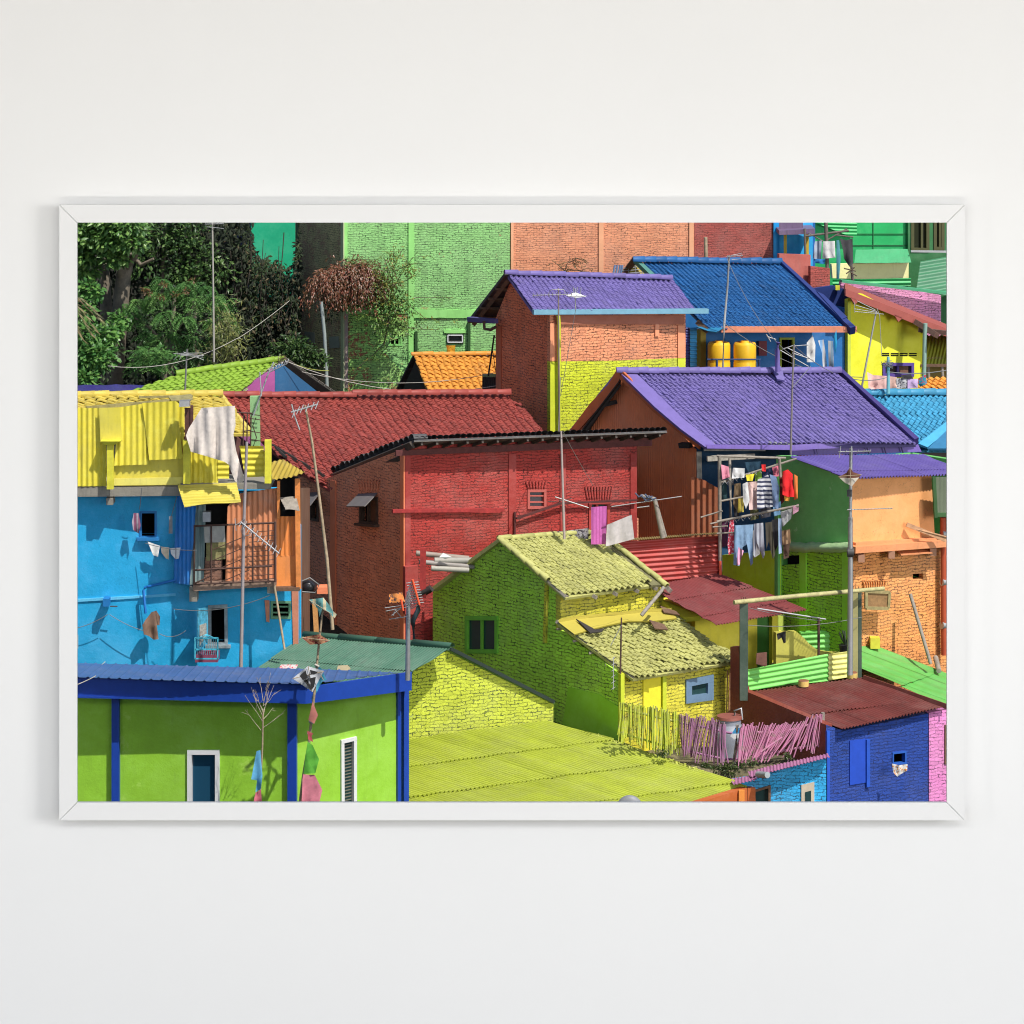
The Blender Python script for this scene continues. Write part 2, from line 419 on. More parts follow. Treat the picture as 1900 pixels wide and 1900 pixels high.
def tiles(pl, poly, uline, vline, tw=.12, tl=.13, amp=.02, lift=.03, jit=.006, mb=None, sag=.03, miss=0.0):
    # each roof tile is its own small curved shell, lapped row over row
    o, u, v, n, st = local(pl, uline, vline)
    P2 = [st(p) for p in pts(pl, poly)]
    s0, s1 = min(p[0] for p in P2), max(p[0] for p in P2); t0, t1 = min(p[1] for p in P2), max(p[1] for p in P2)
    mb = mb or MB(); K = 7; sd = U(0, 50)
    nr = int(math.ceil((t1 - t0) / tl)); nc = int(math.ceil((s1 - s0) / tw))
    for r in range(nr):
        so = U(-.1, .1) * tw
        for c in range(nc):
            a = s0 + c * tw + so; b = a + tw; ta = t0 + r * tl; tb = ta + tl
            if not inpoly(((a + b) / 2, (ta + tb) / 2), P2): continue
            if miss and R() < miss: continue
            j = U(-jit, jit); j2 = U(-jit, jit); tj = U(-.006, .006)
            if R() < .035: j += U(.003, .01); tj += U(-.02, .03); j2 *= 3
            z0 = sag * mnoise.noise(V((a * .5 + sd, ta * .5, 0))) * 2
            top, bot, lip, ua, ub = [], [], [], [], []
            for k in range(K + 1):
                x = k / K; s = a + (b - a) * x * 1.04
                w = amp * (math.cos(2 * math.pi * (x - .28)) + .25 * math.cos(4 * math.pi * (x - .1)))
                top.append(o + u * s + v * (ta - .03) + n * (w * .85 + z0 + j - lift * .2))
                bot.append(o + u * s + v * (tb + tj) + n * (w + z0 + j + j2 * (x - .5) + lift))
                lip.append(o + u * s + v * (tb + tj) + n * (w + z0 + j + j2 * (x - .5) + lift - .022))
                ua.append((s, ta)); ub.append((s, tb))
            rn = R()
            mb.grid([top, bot], True, rn, [ua, ub]); mb.grid([bot, lip], False, rn * .6, [ub, ub])
    # underlay boarding
    q = [p - n * .05 for p in pts(pl, poly)]
    mb.slab([q], n, .05)
    return mb
def caps(p, q, m, r=.06, up=V((0, 0, 1)), mb=None):   # row of lapped ridge tiles
    mb = mb or MB(); t = (q - p); L = t.length; t.normalize(); b = t.cross(up).normalized(); w = b.cross(t)
    for i in range(m):
        a0, a1 = p + t * (L * i / m - .015), p + t * (L * (i + 1) / m + .015)
        j = V((U(-1, 1), U(-1, 1), U(-1, 1))) * .008; ra, rb = r * .92, r * 1.1
        rows = []
        for (c, rr) in ((a0, ra), (a1, rb), (a1 - t * .001, rb * .7)):
            rows.append([c + j + b * rr * math.cos(k) + w * rr * .8 * math.sin(k) for k in [math.pi * x / 6 for x in range(-1, 8)]])
        mb.grid(rows, True, R())
    return mb
def slab3(pl, poly, th): mb = MB(); mb.slab([pts(pl, poly)], pl.n, th); return mb
def back(t, C, L, Rr, zt, mat, zb=-1.0, frac=1.0):      # hidden far walls of a house from its plan corners (px, Y)
    g = lambda q: V(((q[0] - 950) / F * q[1], q[1], 0))
    c, l, r = g(C), g(L), g(Rr); o = l + (r - c) * frac; mb = MB()
    for a, b in ((l, o), (o, r)):
        d = (b - a).normalized(); n = V((d.y, -d.x, 0))
        mb.box((a + b) / 2 + V((0, 0, (zt + zb) / 2)), (b - a) / 2, n * .06, V((0, 0, (zt - zb) / 2)))
    t.add('back_wall', mb, mat)

def fabric(poly, Y, amp=.03, fx=9.0, fy=1.5, step=7, dY=0.0, th=.006, pl=None, pinned=True):
    # hanging cloth: outline filled, subdivided and rippled in depth
    ys = [q[1] for q in poly]; y0, y1 = min(ys), max(ys); xs = [q[0] for q in poly]; x0, x1 = min(xs), max(xs)
    n = max(int((x1 - x0) / step), 2); m = max(int((y1 - y0) / step), 2)
    mb = MB(); ph = U(0, 6); idx = {}
    def pos(p):
        k = (p[1] - y0) / max(y1 - y0, 1); x = (p[0] - x0) / 100; w = amp * (.25 + .75 * k) if pinned else amp
        d = w * (math.sin(x * fx * 6.28 / 3 + ph + k * fy) * .6 + .5 * math.sin(x * fx * 4.1 + ph * 2 - k * 2) + .5 * mnoise.noise(V((x * 12 + ph, k * 3, ph))))
        if pl: return pl.off(.03 + abs(d)).at(*p)
        return P(p[0], p[1], Y + dY * k - d)
    cells = [[(x0 + (x1 - x0) * i / n, y0 + (y1 - y0) * j / m) for i in range(n + 1)] for j in range(m + 1)]
    tri = tessellate_polygon([[V((q[0], q[1], 0)) for q in poly]])
    T = [[poly[i] for i in t] for t in tri]
    for t in T:
        tx0, tx1 = min(q[0] for q in t), max(q[0] for q in t); ty0, ty1 = min(q[1] for q in t), max(q[1] for q in t)
        for j in range(m):
            if cells[j + 1][0][1] < ty0 or cells[j][0][1] > ty1: continue
            for i in range(n):
                if cells[0][i + 1][0] < tx0 or cells[0][i][0] > tx1: continue
                q = clip([cells[j][i], cells[j][i + 1], cells[j + 1][i + 1], cells[j + 1][i]], t)
                if len(q) < 3: continue
                for low in (0, 1):
                    ids = []
                    for p in (q if not low else q[::-1]):
                        key = (round(p[0], 2), round(p[1], 2), low)
                        if key not in idx:
                            idx[key] = len(mb.v); mb.v.append(pos(p) + V((0, th * low, 0)))
                        if idx[key] not in ids: ids.append(idx[key])
                    if len(ids) < 3: continue
                    mb.f.append(ids); mb.uv.append([(0, 0)] * len(ids)); mb.rn.append(.5); mb.sm.append(True)
    return mb

def sagw(a, b, sag=.15, n=10):
    return [a.lerp(b, i / n) - V((0, 0, sag * 4 * (i / n) * (1 - i / n))) for i in range(n + 1)]
def wire(label, a, b, sag=.15, r=.006, mat=None, name='cable'):
    mb = MB(); mb.path(sagw(P(*a), P(*b), sag), r, 4); return single(name, label, 'cable', mb, mat or WIRE, 'cables strung between the houses')
def antenna(label, mast, Y, boom=None, n=8, el=(3, 9), r=.018, mm=None, em=None, extra=(), taper=1.0, el2=None, br=.009):
    t = Thing('tv_antenna', label, 'antenna', 'television antennas on poles')
    mb = MB(); mb.path([P(x, y, Y) for x, y in mast], r, 7, r * .75); t.add('mast', mb, mm or STEEL)
    if boom:
        b = MB(); p, q = P(boom[0], boom[1], Y - .03), P(boom[2], boom[3], Y - .05); b.tube(p, q, br, 5); t.add('boom', b, em or LGREY)
        e = MB()
        for i in range(n):
            k = (i + .2) / (n - .6) if n > 1 else .5; c = p.lerp(q, min(k, 1)); f = 1 + (taper - 1) * k
            d = V((el[0] / F * Y * f, .1 * f, -el[1] / F * Y * f)); e.tube(c - d, c + d, .0055, 4)
        t.add('elements', e, em or LGREY)
    if extra:
        x = MB()
        for pl_ in extra: x.path([P(a, b_, Y - .04) for a, b_ in pl_], .007, 4)
        t.add('bracket', x, em or LGREY)
    return t

# foliage
def leaf(mb, c, d, up, L, W, rn):
    s = d.cross(up)
    if s.length < .01: s = V((1, 0, 0))
    s.normalize(); nn = s.cross(d)
    a, b, e, f = c, c + d * L * .5 + s * W * .5 - nn * W * .15, c + d * L - nn * L * .12, c + d * L * .5 - s * W * .5 - nn * W * .15
    i = len(mb.v); mb.v += [a, b, e, f, c + d * L * .5]
    mb.f += [[i, i + 1, i + 4], [i + 1, i + 2, i + 4], [i + 2, i + 3, i + 4], [i + 3, i, i + 4]]
    mb.uv += [[(0, 0)] * 3] * 4; mb.rn += [rn] * 4; mb.sm += [False] * 4
def rv(): 
    while 1:
        d = V((U(-1, 1), U(-1, 1), U(-1, 1)))
        if .1 < d.length < 1: return d.normalized()
def frond(mb, c, d, L, pairs, ll, lw, droop=.25, rn=.5):
    up = V((0, 0, 1)); s = d.cross(up)
    if s.length < .05: s = V((1, 0, 0))
    s.normalize(); p = c.copy(); dd = d.copy()
    for i in range(pairs):
        k = (i + 1) / pairs
        dd = (dd - V((0, 0, droop / pairs * 2))).normalized(); p = p + dd * (L / pairs)
        z = 1.15 - .7 * abs(k - .45)
        for sg in (-1, 1):
            leaf(mb, p, (s * sg + dd * .55 - up * .12 + rv() * .12).normalized(), up + rv() * .3, ll * z, lw, min(max(rn + U(-.2, .2), 0), 1))
def blob(mb, ctr, rad, n, L, W, hollow=.55, rn=None):
    for _ in range(n):
        d = rv(); k = hollow + (1 - hollow) * R()
        p = ctr + V((d.x * rad[0], d.y * rad[1], d.z * rad[2])) * k
        o = (d + V((0, -.3, .1)) + rv() * .8).normalized()
        leaf(mb, p, (o + V((0, 0, -.3))).normalized(), V((0, -.4, 1)) + rv() * .5, L * U(.7, 1.3), W * U(.7, 1.3), R() if rn is None else min(max(rn + U(-.3, .3), 0), 1))
# ================================================================== SETTING
DW = 40.0                                   # distance of the white wall
WT = -350                                   # pixel row of the wall's top edge
def wp(x, y, Y=DW): return P(x, y, Y)
mw, nt, bs = new('white_wall_paint')
o_ = obj(nt); c_ = mixn(nt, 1.0, (.757, .757, .757), ramp(nt, noi(nt, o_, .35, 4, .6), .3, .7, (.985, .985, .985, 1), (1, 1, 1, 1)), 'MULTIPLY')
nt.links.new(c_, bs.inputs['Base Color']); bs.inputs['Roughness'].default_value = .85
nt.links.new(nd(nt, 'Bump', {'Strength': .05, 'Distance': .01, 'Height': noi(nt, o_, 40, 3, .6)}).outputs[0], bs.inputs['Normal'])
mb = MB()
mb.slab([[wp(*q) for q in rect(-900, WT, 2800, 2150)], [wp(*q) for q in rect(126, 396, 1774, 1506)]], V((0, -1, 0)), .15)
single('white_wall', 'big smooth white wall that the white frame hangs on', 'wall', mb, mw)
mb = MB(); cz = wp(0, WT).z; mb.box(V((3, DW - 10, cz + .15)), V((26, 0, 0)), V((0, 10.2, 0)), V((0, 0, .15)))  # unseen slab added to block the sun from the white wall
single('sun_blocker', None, None, mb, mw, kind='structure')
mf, nt, bs = new('white_frame_lacquer'); bs.inputs['Base Color'].default_value = (.712, .712, .714, 1); bs.inputs['Roughness'].default_value = .45
fr = Thing('picture_frame', 'slim white picture frame with mitred corners on the white wall', 'frame')
YF = DW - .25; g = 1.0
O = [(110, 380), (1790, 380), (1790, 1522), (110, 1522)]; I_ = [(143, 413), (1757, 413), (1757, 1489), (143, 1489)]
for k in range(4):
    a, b, c, d = O[k], O[(k + 1) % 4], I_[(k + 1) % 4], I_[k]
    mb = MB(); e = [wp(*q, YF) for q in (a, b, c, d)]; ce = sum(e, V()) / 4
    t1 = (e[1] - e[0]).normalized() * .004
    e = [e[0] + t1, e[1] - t1, e[2] - t1, e[3] + t1]
    mb.slab([e], V((0, -1, 0)), .05); fr.add('rail', mb, mf)
    a2, b2 = (a[0] + (16 if a[0] < 950 else -16), a[1] + (16 if a[1] < 950 else -16)), (b[0] + (16 if b[0] < 950 else -16), b[1] + (16 if b[1] < 950 else -16))
    mb = MB(); mb.beam(wp(*a2, DW - .1), wp(*b2, DW - .1), .13, .198, V((0, -1, 0))); fr.add('backing_batten', mb, mf)

# hillside
TER = [(-30, -.35), (46, -.35), (51, -.95), (59, -.95), (60.5, .2), (62, .8), (66, 1.8), (72, 2.8), (78, 3.6), (82, 4.4), (84.5, 8), (88, 13), (96, 20), (140, 26)]
def tz(y):
    for (a, b), (c, d) in zip(TER, TER[1:]):
        if a <= y <= c: return b + (d - b) * (y - a) / (c - a)
    return TER[-1][1]
me_, nt, bs = new('dark_hillside_soil'); o_ = obj(nt)
nt.links.new(mixn(nt, ramp(nt, noi(nt, o_, 2.2, 6, .75), .35, .7), (.008, .01, .006), (.03, .026, .017)), bs.inputs['Base Color'])
bs.inputs['Roughness'].default_value = .95
nt.links.new(nd(nt, 'Bump', {'Strength': .8, 'Distance': .1, 'Height': noi(nt, o_, 4, 6, .7)}).outputs[0], bs.inputs['Normal'])
rows = []
yy = -30.0
while yy <= 140:
    rows.append([V((x, yy, tz(yy) + (.25 * mnoise.noise(V((x * .4, yy * .4, 0))) if yy > 80 else 0))) for x in [-60 + 2 * i for i in range(61)]])
    yy += 10 if yy < 40 else (.75 if yy < 100 else 8)
mb = MB(); mb.grid(rows); single('ground', None, None, mb, me_, kind='structure')

# ================================================================== A  green house with blue roof, bottom left
t = Thing('house', 'bright green plastered house with a wide blue fascia at the lower left', 'house', 'houses')
A = t
gA = plaster('bright_green_plaster', S(132, 182, 48, .72), .3, (.1, .2, .03), .6, patch=.3, patchc=S(150, 190, 75, .75), bump=.5, crack=.12)
bA = plain('cobalt_blue_gloss_paint', S(12, 62, 150, .8), .4, 0, .12)
bRoof = sheetm('faded_blue_sheet', S(66, 105, 165, 1.15), .12, .05, .55)
whiteP = plain('white_window_paint', (.74, .75, .76), .45, 0, .06)
plL = vplane(143, 53.35, 545, 53.0); plR = vplane(545, 53.0, 745, 54.3)
wl = rect(348, 1391, 408, 1580); wr = [(631, 1373), (660, 1366), (660, 1580), (632, 1580)]
wall(t, plL, [(40, 1280), (545, 1290), (545, 1640), (40, 1640)], gA, [wl])
wall(t, plR, [(546, 1290), (742, 1272), (742, 1640), (546, 1640)], gA, [wr])
back(t, (545, 53.15), (40, 53.5), (742, 54.4), 2.6, gA, frac=.96)
w = window(t, plL, wl, whiteP, BLUEGLASS, .075, .04, depth=.05)
w = window(t, plR, wr, whiteP, GLASS, .06, .04, depth=.03)
mb = MB()
for i in range(26): mb.beam(plR.off(-.022).at(637, 1384 + i * 6), plR.off(-.022).at(654, 1380 + i * 6), .018, .006, plR.n)
t.add('blind', mb, sheetm('grey_blind', (.2, .19, .14), .1, 0), w)
fl = vplane(100, 52.95, 567, 52.55); f2 = vplane(567, 52.55, 764, 54.0)
mb = MB(); mb.slab([pts(fl, [(20, 1252), (567, 1271), (567, 1306), (20, 1291)])], fl.n, .05); mb.slab([pts(f2, [(567, 1276), (764, 1247), (764, 1281), (567, 1306)])], f2.n, .05)
mb.slab([[P(20, 1292, 52.95), P(566, 1305, 52.6), P(763, 1280, 54.05), P(742, 1272, 54.45), P(546, 1296, 53.0), P(20, 1287, 53.6)]], V((0, 0, -1)), .03)
t.add('fascia', mb, bA)
rp = rplane((143, 1257, 52.75), (558, 1270, 52.45), (752, 1246, 55.3))
t.add('roof', sheet(rp, [(20, 1254), (300, 1262), (564, 1271), (757, 1246), (600, 1242), (468, 1236), (143, 1229), (20, 1226)], ((143, 1257), (558, 1270)), ((300, 1262), (330, 1233)), .175, .0075, 9, 0, box=True, seg=14), bRoof)
for x0, x1, pl, y0 in ((208, 222, plL, 1292), (534, 551, plL, 1300)):
    mb = MB(); mb.beam(pl.off(.05).at((x0 + x1) / 2, y0), pl.off(.05).at((x0 + x1) / 2, 1640), (x1 - x0) / F * 53, .1, pl.n); t.add('post', mb, bA)
for x, w_ in ((738.5, 8), (751.5, 11)):
    mb = MB(); q = plR.off(.04 if x > 745 else .0); mb.beam(q.at(x, 1274), q.at(x, 1640), w_ / F * 54, .09, plR.n); t.add('post', mb, bA)

# twig pole and rag flags, kite pole
mb = MB(); tw = [P(478, 1640, 52.2), P(481, 1500, 52.2), P(487, 1385, 52.2), P(488, 1320, 52.2)]
TH = Thing('bamboo_twig', 'dry bamboo twig with a blue and pink rag tied to it before the green wall', 'twig pole')
mb.path(tw, .022, 6, .013)
TH.add('cane', mb, BAMBOO); mb = MB()
for a, b in (((488, 1322), (476, 1283)), ((488, 1310), (501, 1255)), ((488, 1330), (466, 1275)), ((489, 1300), (496, 1262)), ((488, 1320), (508, 1272)), ((488, 1340), (463, 1303)), ((488, 1335), (507, 1312)), ((484, 1355), (455, 1317)), ((486, 1352), (526, 1323)), ((488, 1300), (481, 1259)), ((488, 1310), (510, 1285)), ((488, 1318), (470, 1290)), ((488, 1330), (499, 1281))):
    p, q = P(*a, 52.2), P(*b, 52.2 + U(-.2, .2)); mb.path([p, p.lerp(q, .5) + rv() * .02, q], .006, 4, .002)
    for _ in range(2): k = U(.4, .9); mb.tube(p.lerp(q, k), p.lerp(q, k) + (q - p) * .25 + rv() * .08, .0025, 4)
TH.add('twigs', mb, wood('pale_twig', (.5, .42, .32)))
single('rag_flag', 'long sky blue rag hanging from the dry bamboo twig', 'rag', fabric([(476, 1394), (483, 1392), (487, 1440), (484, 1464), (474, 1470), (477, 1448), (466, 1446)], 52.05, .05, step=4), cloth('blue_rag', S(95, 165, 205)), 'rags and kites')
single('rag_flag', 'red pink rag tied below the sky blue one at the bottom of the twig', 'rag', fabric([(474, 1471), (484, 1465), (487, 1500), (468, 1500)], 52.1, .05, step=4), cloth('red_pink_rag', S(200, 110, 125)), 'rags and kites')
TK = Thing('kite_pole', 'thin leaning bamboo pole carrying torn kites at the corner of the green house', 'pole')
mb = MB(); mb.path([P(556, 1500, 52.1), P(563, 1440, 52.1), P(573, 1380, 52.1), P(584, 1280, 52.1), P(592, 1190, 52.1), P(600, 1122, 52.1)], .03, 7, .016); TK.add('pole', mb, BAMBOO)
mb = MB()
for y, x in ((1235, 588), (1340, 577), (1362, 574)): mb.tube(P(x - 4, y - 2, 52.06), P(x + 4, y + 2, 52.06), .02, 6)
TK.add('binding', mb, WIREL)
def kite(label, poly, Y, mat, spine, name='kite'):
    T = Thing(name, label, 'kite', 'rags and kites'); T.add('sail', fabric(poly, Y, .05, 5, pinned=False, step=5), mat)
    mb = MB()
    for a, b in spine: mb.tube(P(*a, Y - .08), P(*b, Y - .08), .006, 4)
    T.add('spar', mb, BAMBOO); return T
kite('torn teal paper kite at the very top of the leaning pole', [(573, 1113), (600, 1109), (612, 1124), (618, 1134), (625, 1140), (621, 1147), (610, 1137), (598, 1130), (593, 1145), (590, 1130)], 52.0, cloth('teal_kite', S(95, 150, 150), S(190, 180, 150), 0, 6, .3), [((573, 1113), (616, 1140))])
kite('ragged brown and dark red kite below the teal one', [(560, 1183), (592, 1177), (612, 1189), (596, 1195), (575, 1196)], 52.0, cloth('brown_kite', S(150, 110, 80), None, spots=S(110, 35, 40)), [((560, 1183), (612, 1189))])
kb = cloth('white_kite_film', (.6, .62, .66))
TKb = kite('white diamond kite with black chevrons hung on the leaning pole', [(543, 1259), (571, 1236), (601, 1245), (580, 1284)], 51.95, kb, [((543, 1259), (601, 1246)), ((572, 1236), (579, 1284))])
mb = MB()
for q in ([(556, 1254), (567, 1244), (571, 1258), (562, 1262)], [(575, 1243), (590, 1247), (583, 1252), (576, 1251)], [(562, 1266), (573, 1258), (571, 1268), (569, 1264)], [(574, 1259), (586, 1256), (583, 1274), (579, 1279), (577, 1268)], [(563, 1262), (568, 1260), (578, 1276), (577, 1281)]):
    mb.slab([[P(x, y, 51.84) for x, y in q]], V((0, -1, 0)), .01)
TKb.add('chevrons', mb, cloth('black_film', (.03, .03, .03)))
kite('small sky blue kite tucked behind the white diamond kite', [(584, 1232), (596, 1240), (606, 1262), (598, 1264), (580, 1300), (577, 1298), (590, 1262)], 52.15, cloth('blue_kite', S(70, 150, 180)), [((584, 1232), (600, 1262))])
single('rag_flag', 'dusty pink pennant just below the blue fascia on the pole', 'rag', fabric([(580, 1302), (590, 1327), (583, 1343), (572, 1336)], 52.0, .04), cloth('dusty_pink', S(175, 110, 100)), 'rags and kites')
single('rag_flag', 'small red pink rag knotted midway on the kite pole', 'rag', fabric([(570, 1356), (581, 1361), (578, 1366), (581, 1377), (572, 1372)], 52.0, .03), cloth('red_pink', S(175, 80, 85)), 'rags and kites')
single('rag_flag', 'grass green pennant on the lower kite pole', 'rag', fabric([(571, 1376), (580, 1383), (592, 1409), (585, 1435), (563, 1436), (567, 1400)], 52.0, .05), cloth('grass_green', S(95, 175, 60)), 'rags and kites')
single('rag_flag', 'large rose pink pennant lowest on the kite pole', 'rag', fabric([(562, 1437), (584, 1438), (598, 1466), (590, 1500), (559, 1500)], 52.0, .05), cloth('rose_pink', S(205, 125, 140)), 'rags and kites')

# antenna standing at the right end of the blue fascia
antenna('tall pole antenna with fanned reflector and orange sheet at the end of the blue fascia', [(756.5, 1262), (757, 1200), (758, 1098)], 53.6, (727, 1142, 757, 1116), 1, (0, 0), .045, extra=(
    [(730, 1142), (732, 1130), (745, 1146), (756, 1144)], [(714, 1128), (757, 1122)], [(716, 1134), (757, 1126)], [(722, 1149), (755, 1144)]))
T = Thing('antenna_reflector', 'fan shaped orange and grey antenna reflector at the top of the mast', 'antenna', 'television antennas on poles')
mb = MB()
for k in range(9):
    f = k / 8; a = P(751 + 12 * f, 1116 + 14 * f, 53.4); b = P(765 + 13 * f, 1075 + 46 * f, 53.3); mb.tube(a, b, .008, 4)
    a = P(754 + f * 10, 1082 + 38 * f, 53.35); mb.tube(a, a + V((.2, 0, .02)), .008, 4)
T.add('rods', mb, LGREY); mb = MB(); mb.tube(P(765, 1075, 53.3), P(778, 1122, 53.3), .022, 6); mb.tube(P(744, 1112, 53.3), P(748, 1133, 53.3), .022, 6); T.add('spine', mb, plain('orange_plastic', S(215, 85, 50)))
T.add('sheet', fabric([(722, 1103), (746, 1099), (752, 1117), (722, 1119)], 53.35, .04, 7, pinned=False), cloth('orange_rag', S(220, 140, 75), None, spots=S(60, 60, 70)))

# ================================================================== C  yellow gable house with dark green sheet roof
t = Thing('house', 'yellow brick gable house under a dark green corrugated roof', 'house', 'houses')
yC = brick('yellow_painted_brick', S(200, 210, 66, 1.12), S(60, 75, 30), .062, .17, .85, .12, .12, (.2, .28, .15), worn=S(150, 165, 110), seed=3)
gC = sheetm('dark_green_sheet', S(72, 112, 92, 1.0), .35, .1, .5, S(95, 130, 110, 1.0))
pc = vplane(757, 57.6, 1025, 58.6)
wall(t, pc, [(690, 1290), (757, 1251), (835, 1204), (1027, 1299), (1026, 1420), (690, 1420)], yC)
rc = rplane((832, 1200, 57.45), (568, 1178, 59.3), (478, 1240, 58.3))
t.add('roof', sheet(rc, [(838, 1201), (568, 1178), (420, 1280), (690, 1296)], ((832, 1200), (568, 1178)), ((568, 1178), (478, 1240)), .066, .011, .95, .012, pw=.75, seg=6), gC)
mb = MB(); r1, r2, e1 = P(835, 1201, 57.82), P(568, 1178, 59.6), P(1030, 1300, 58.6)
n = (e1 - r1).cross(r2 - r1).normalized(); n = n if n.z > 0 else -n
mb.slab([[r1, e1, e1 + (r2 - r1), r2]], n, .06); t.add('roof', mb, gC)
t.add('ridge_cap', caps(P(838, 1199, 57.4), P(566, 1177, 59.3), 4, .075), gC)
mb = MB(); mb.beam(P(836, 1203, 57.78), P(1028, 1302, 58.56), .06, .05, pc.n); t.add('gutter', mb, plain('dark_green_gutter', (.02, .035, .03), .4))
back(t, (757, 57.9), (640, 59.2), (1022, 58.9), .8, yC, frac=1)
single('plastic_scrap', 'white plastic scrap with red print lying on the dark green roof', 'scrap', slab3(rc.off(.04), [(521, 1233), (553, 1233), (548, 1242), (517, 1242)], .01), cloth('printed_plastic', (.65, .62, .6), None, spots=S(200, 50, 70)))
single('plastic_scrap', 'crumpled beige sack on the dark green roof behind the blue edge', 'scrap', slab3(rc.off(.05), [(627, 1235), (645, 1234), (650, 1239), (640, 1248), (624, 1246)], .02), cloth('beige_sack', (.42, .36, .22)))

# ================================================================== B  lime sheet-roofed shed
t = Thing('shed', 'low shed with a broad lime corrugated roof along the bottom edge', 'shed')
lB = sheetm('lime_sheet', S(182, 194, 64, 1.14), .26, .06, .55, S(170, 176, 90, 1.14), (.17, .18, .06))
pb = rplane((757, 1372, 57.5), (1025, 1337, 58.5), (1395, 1457, 56.5))
t.add('roof', sheet(pb, [(660, 1385), (1025, 1337), (1145, 1378), (1397, 1457), (1100, 1549), (660, 1600)], ((757, 1372), (1025, 1337)), ((1025, 1337), (1395, 1457)), .08, .03, 1.3, .03, pw=.8, seg=8), lB)
oB = plaster('orange_brown_boards', S(165, 85, 35, .8), .3)
wall(t, vplane(1387, 56.3, 1250, 54.9), [(1386, 1462), (1240, 1506), (1240, 1600), (1386, 1600)], oB)
wall(t, vplane(1387, 56.3, 1330, 59.5), [(1387, 1462), (1376, 1458), (1330, 1450), (1330, 1560), (1387, 1560)], oB)
mb = MB(); mb.beam(P(1376, 1466, 56.1), P(1376, 1600, 56.1), .1, .06); t.add('post', mb, plain('orange_post', S(215, 135, 60)))
back(t, (1250, 54.8), (690, 56.5), (1386, 56.4), .2, oB)
mb = MB(); rows = []
for i in range(7):
    r = .225 * math.sin(i / 6 * 1.5); rows.append([P(1168, 1499, 54.6) + V((r * math.cos(a), -.02 - .1 * math.cos(i / 6 * 1.5) + .0, r * math.sin(a))) for a in [k * .2618 for k in range(24)]])
T = Thing('satellite_dish', 'top of a grey round satellite dish in front of the lime roof', 'satellite dish')
mb.grid(rows, close=True); T.add('dish', mb, plain('grey_dish', (.2, .21, .23), .5))
mb = MB(); mb.path([P(1168, 1494, 54.7), P(1168, 1530, 55.0), P(1168, 1600, 55.0)], .03); T.add('mast', mb, STEEL)
mb = MB()
for _ in range(90):
    k = R(); c = pb.off(.014).at(1110 + 200 * k, 1368 + 68 * k + U(-4, 1)); a_ = rv() * U(.02, .05); b_ = a_.cross(rv()).normalized() * U(.01, .03); mb.box(c, a_, b_, a_.cross(b_).normalized() * .008, R())
single('tile_rubble', 'broken lime tiles lying along the upper edge of the shed roof', 'rubble', mb, tilem('broken_tile', S(150, 155, 70), .5, .6), kind='stuff')

# ================================================================== D  lime tiled house in the centre
t = Thing('house', 'lime green brick house with stepped mossy tile roofs in the centre', 'house', 'houses')
D = t
gD = brick('lime_painted_brick', S(118, 152, 46, .4), S(18, 45, 14), .064, .185, .8, .12, 0, (.06, .14, .03), worn=S(190, 195, 60), bump=1.0, seed=5)
yD = brick('yellow_lime_brick', S(212, 202, 58, 1.0), S(70, 75, 25), .062, .17, .8, .22, 0, (.12, .13, .03), seed=8)
tD = tilem('lime_mossy_tile', S(200, 199, 122, 1.62), .16, .5, (.09, .09, .035), .8, S(165, 165, 85, 1.2))
pg = vplane(803, 62.2, 1150, 57.95)
wq = rect(865, 1143, 925, 1212)
wall(t, pg, [(803, 1092), (927, 1004), (1016, 1078), (1040, 1108), (1034, 1164), (1150, 1251), (1150, 1400), (803, 1400)], gD, [wq], th=.05)
w = window(t, pg, wq, plain('green_window_frame', S(85, 140, 45, .5), .6), GLASS, .075, .04, bars=(.5,), depth=.02)
fw = vplane(1040, 59.2, 1232, 60.6)
wall(t, fw, [(1040, 1104), (1232, 1083), (1230, 1160), (1040, 1170)], yD)
fl_ = vplane(1150, 57.95, 1360, 59.35)
wl2 = [(1271, 1261), (1322, 1251), (1322, 1298), (1271, 1305)]
wall(t, fl_, [(1150, 1246), (1176, 1258), (1362, 1226), (1360, 1400), (1150, 1400)], yD, [wl2])
w = window(t, fl_, wl2, plain('slate_blue_paint', S(95, 120, 145, .8), .5), GLASS, .13, .04, depth=.02)
mb = MB(); mb.slab([pts(fl_.off(.03), [(1194, 1252), (1226, 1249), (1226, 1390), (1194, 1395)])], fl_.n, .05); t.add('door', mb, plaster('yellow_door_paint', S(220, 205, 45, .8), .2))
lp_ = plain('lime_post', S(175, 185, 45, .8))
for x, k in ((1231, .03), (1153, .02)):
    mb = MB(); mb.beam(fl_.off(k).at(x, 1250), fl_.off(k).at(x, 1390), .08, .08, fl_.n); t.add('post', mb, lp_)
ru = rplane((929, 995, 60.35), (1050, 1103, 58.95), (1212, 1081, 60.3))
t.add('roof', tiles(ru, [(934, 1001), (1106, 988), (1216, 1082), (1051, 1105)], ((934, 1001), (1106, 988)), ((934, 1001), (1051, 1105)), .142, .125, .03, .022, .004), tD)
rl = rplane((1035, 1152, 58.95), (1174, 1255, 57.85), (1378, 1222, 59.3))
t.add('roof', tiles(rl, [(1037, 1153), (1248, 1140), (1379, 1222), (1176, 1256)], ((1037, 1153), (1248, 1140)), ((1037, 1153), (1176, 1256)), .125, .125, .03, .026, .009, miss=.012), tD)
t.add('ridge_cap', caps(ru.off(.02).at(926, 998), ru.off(.02).at(1112, 986), 9, .06), tD)
t.add('verge_cap', caps(ru.off(.03).at(1110, 985), ru.off(.03).at(1237, 1085), 9, .058), tD)
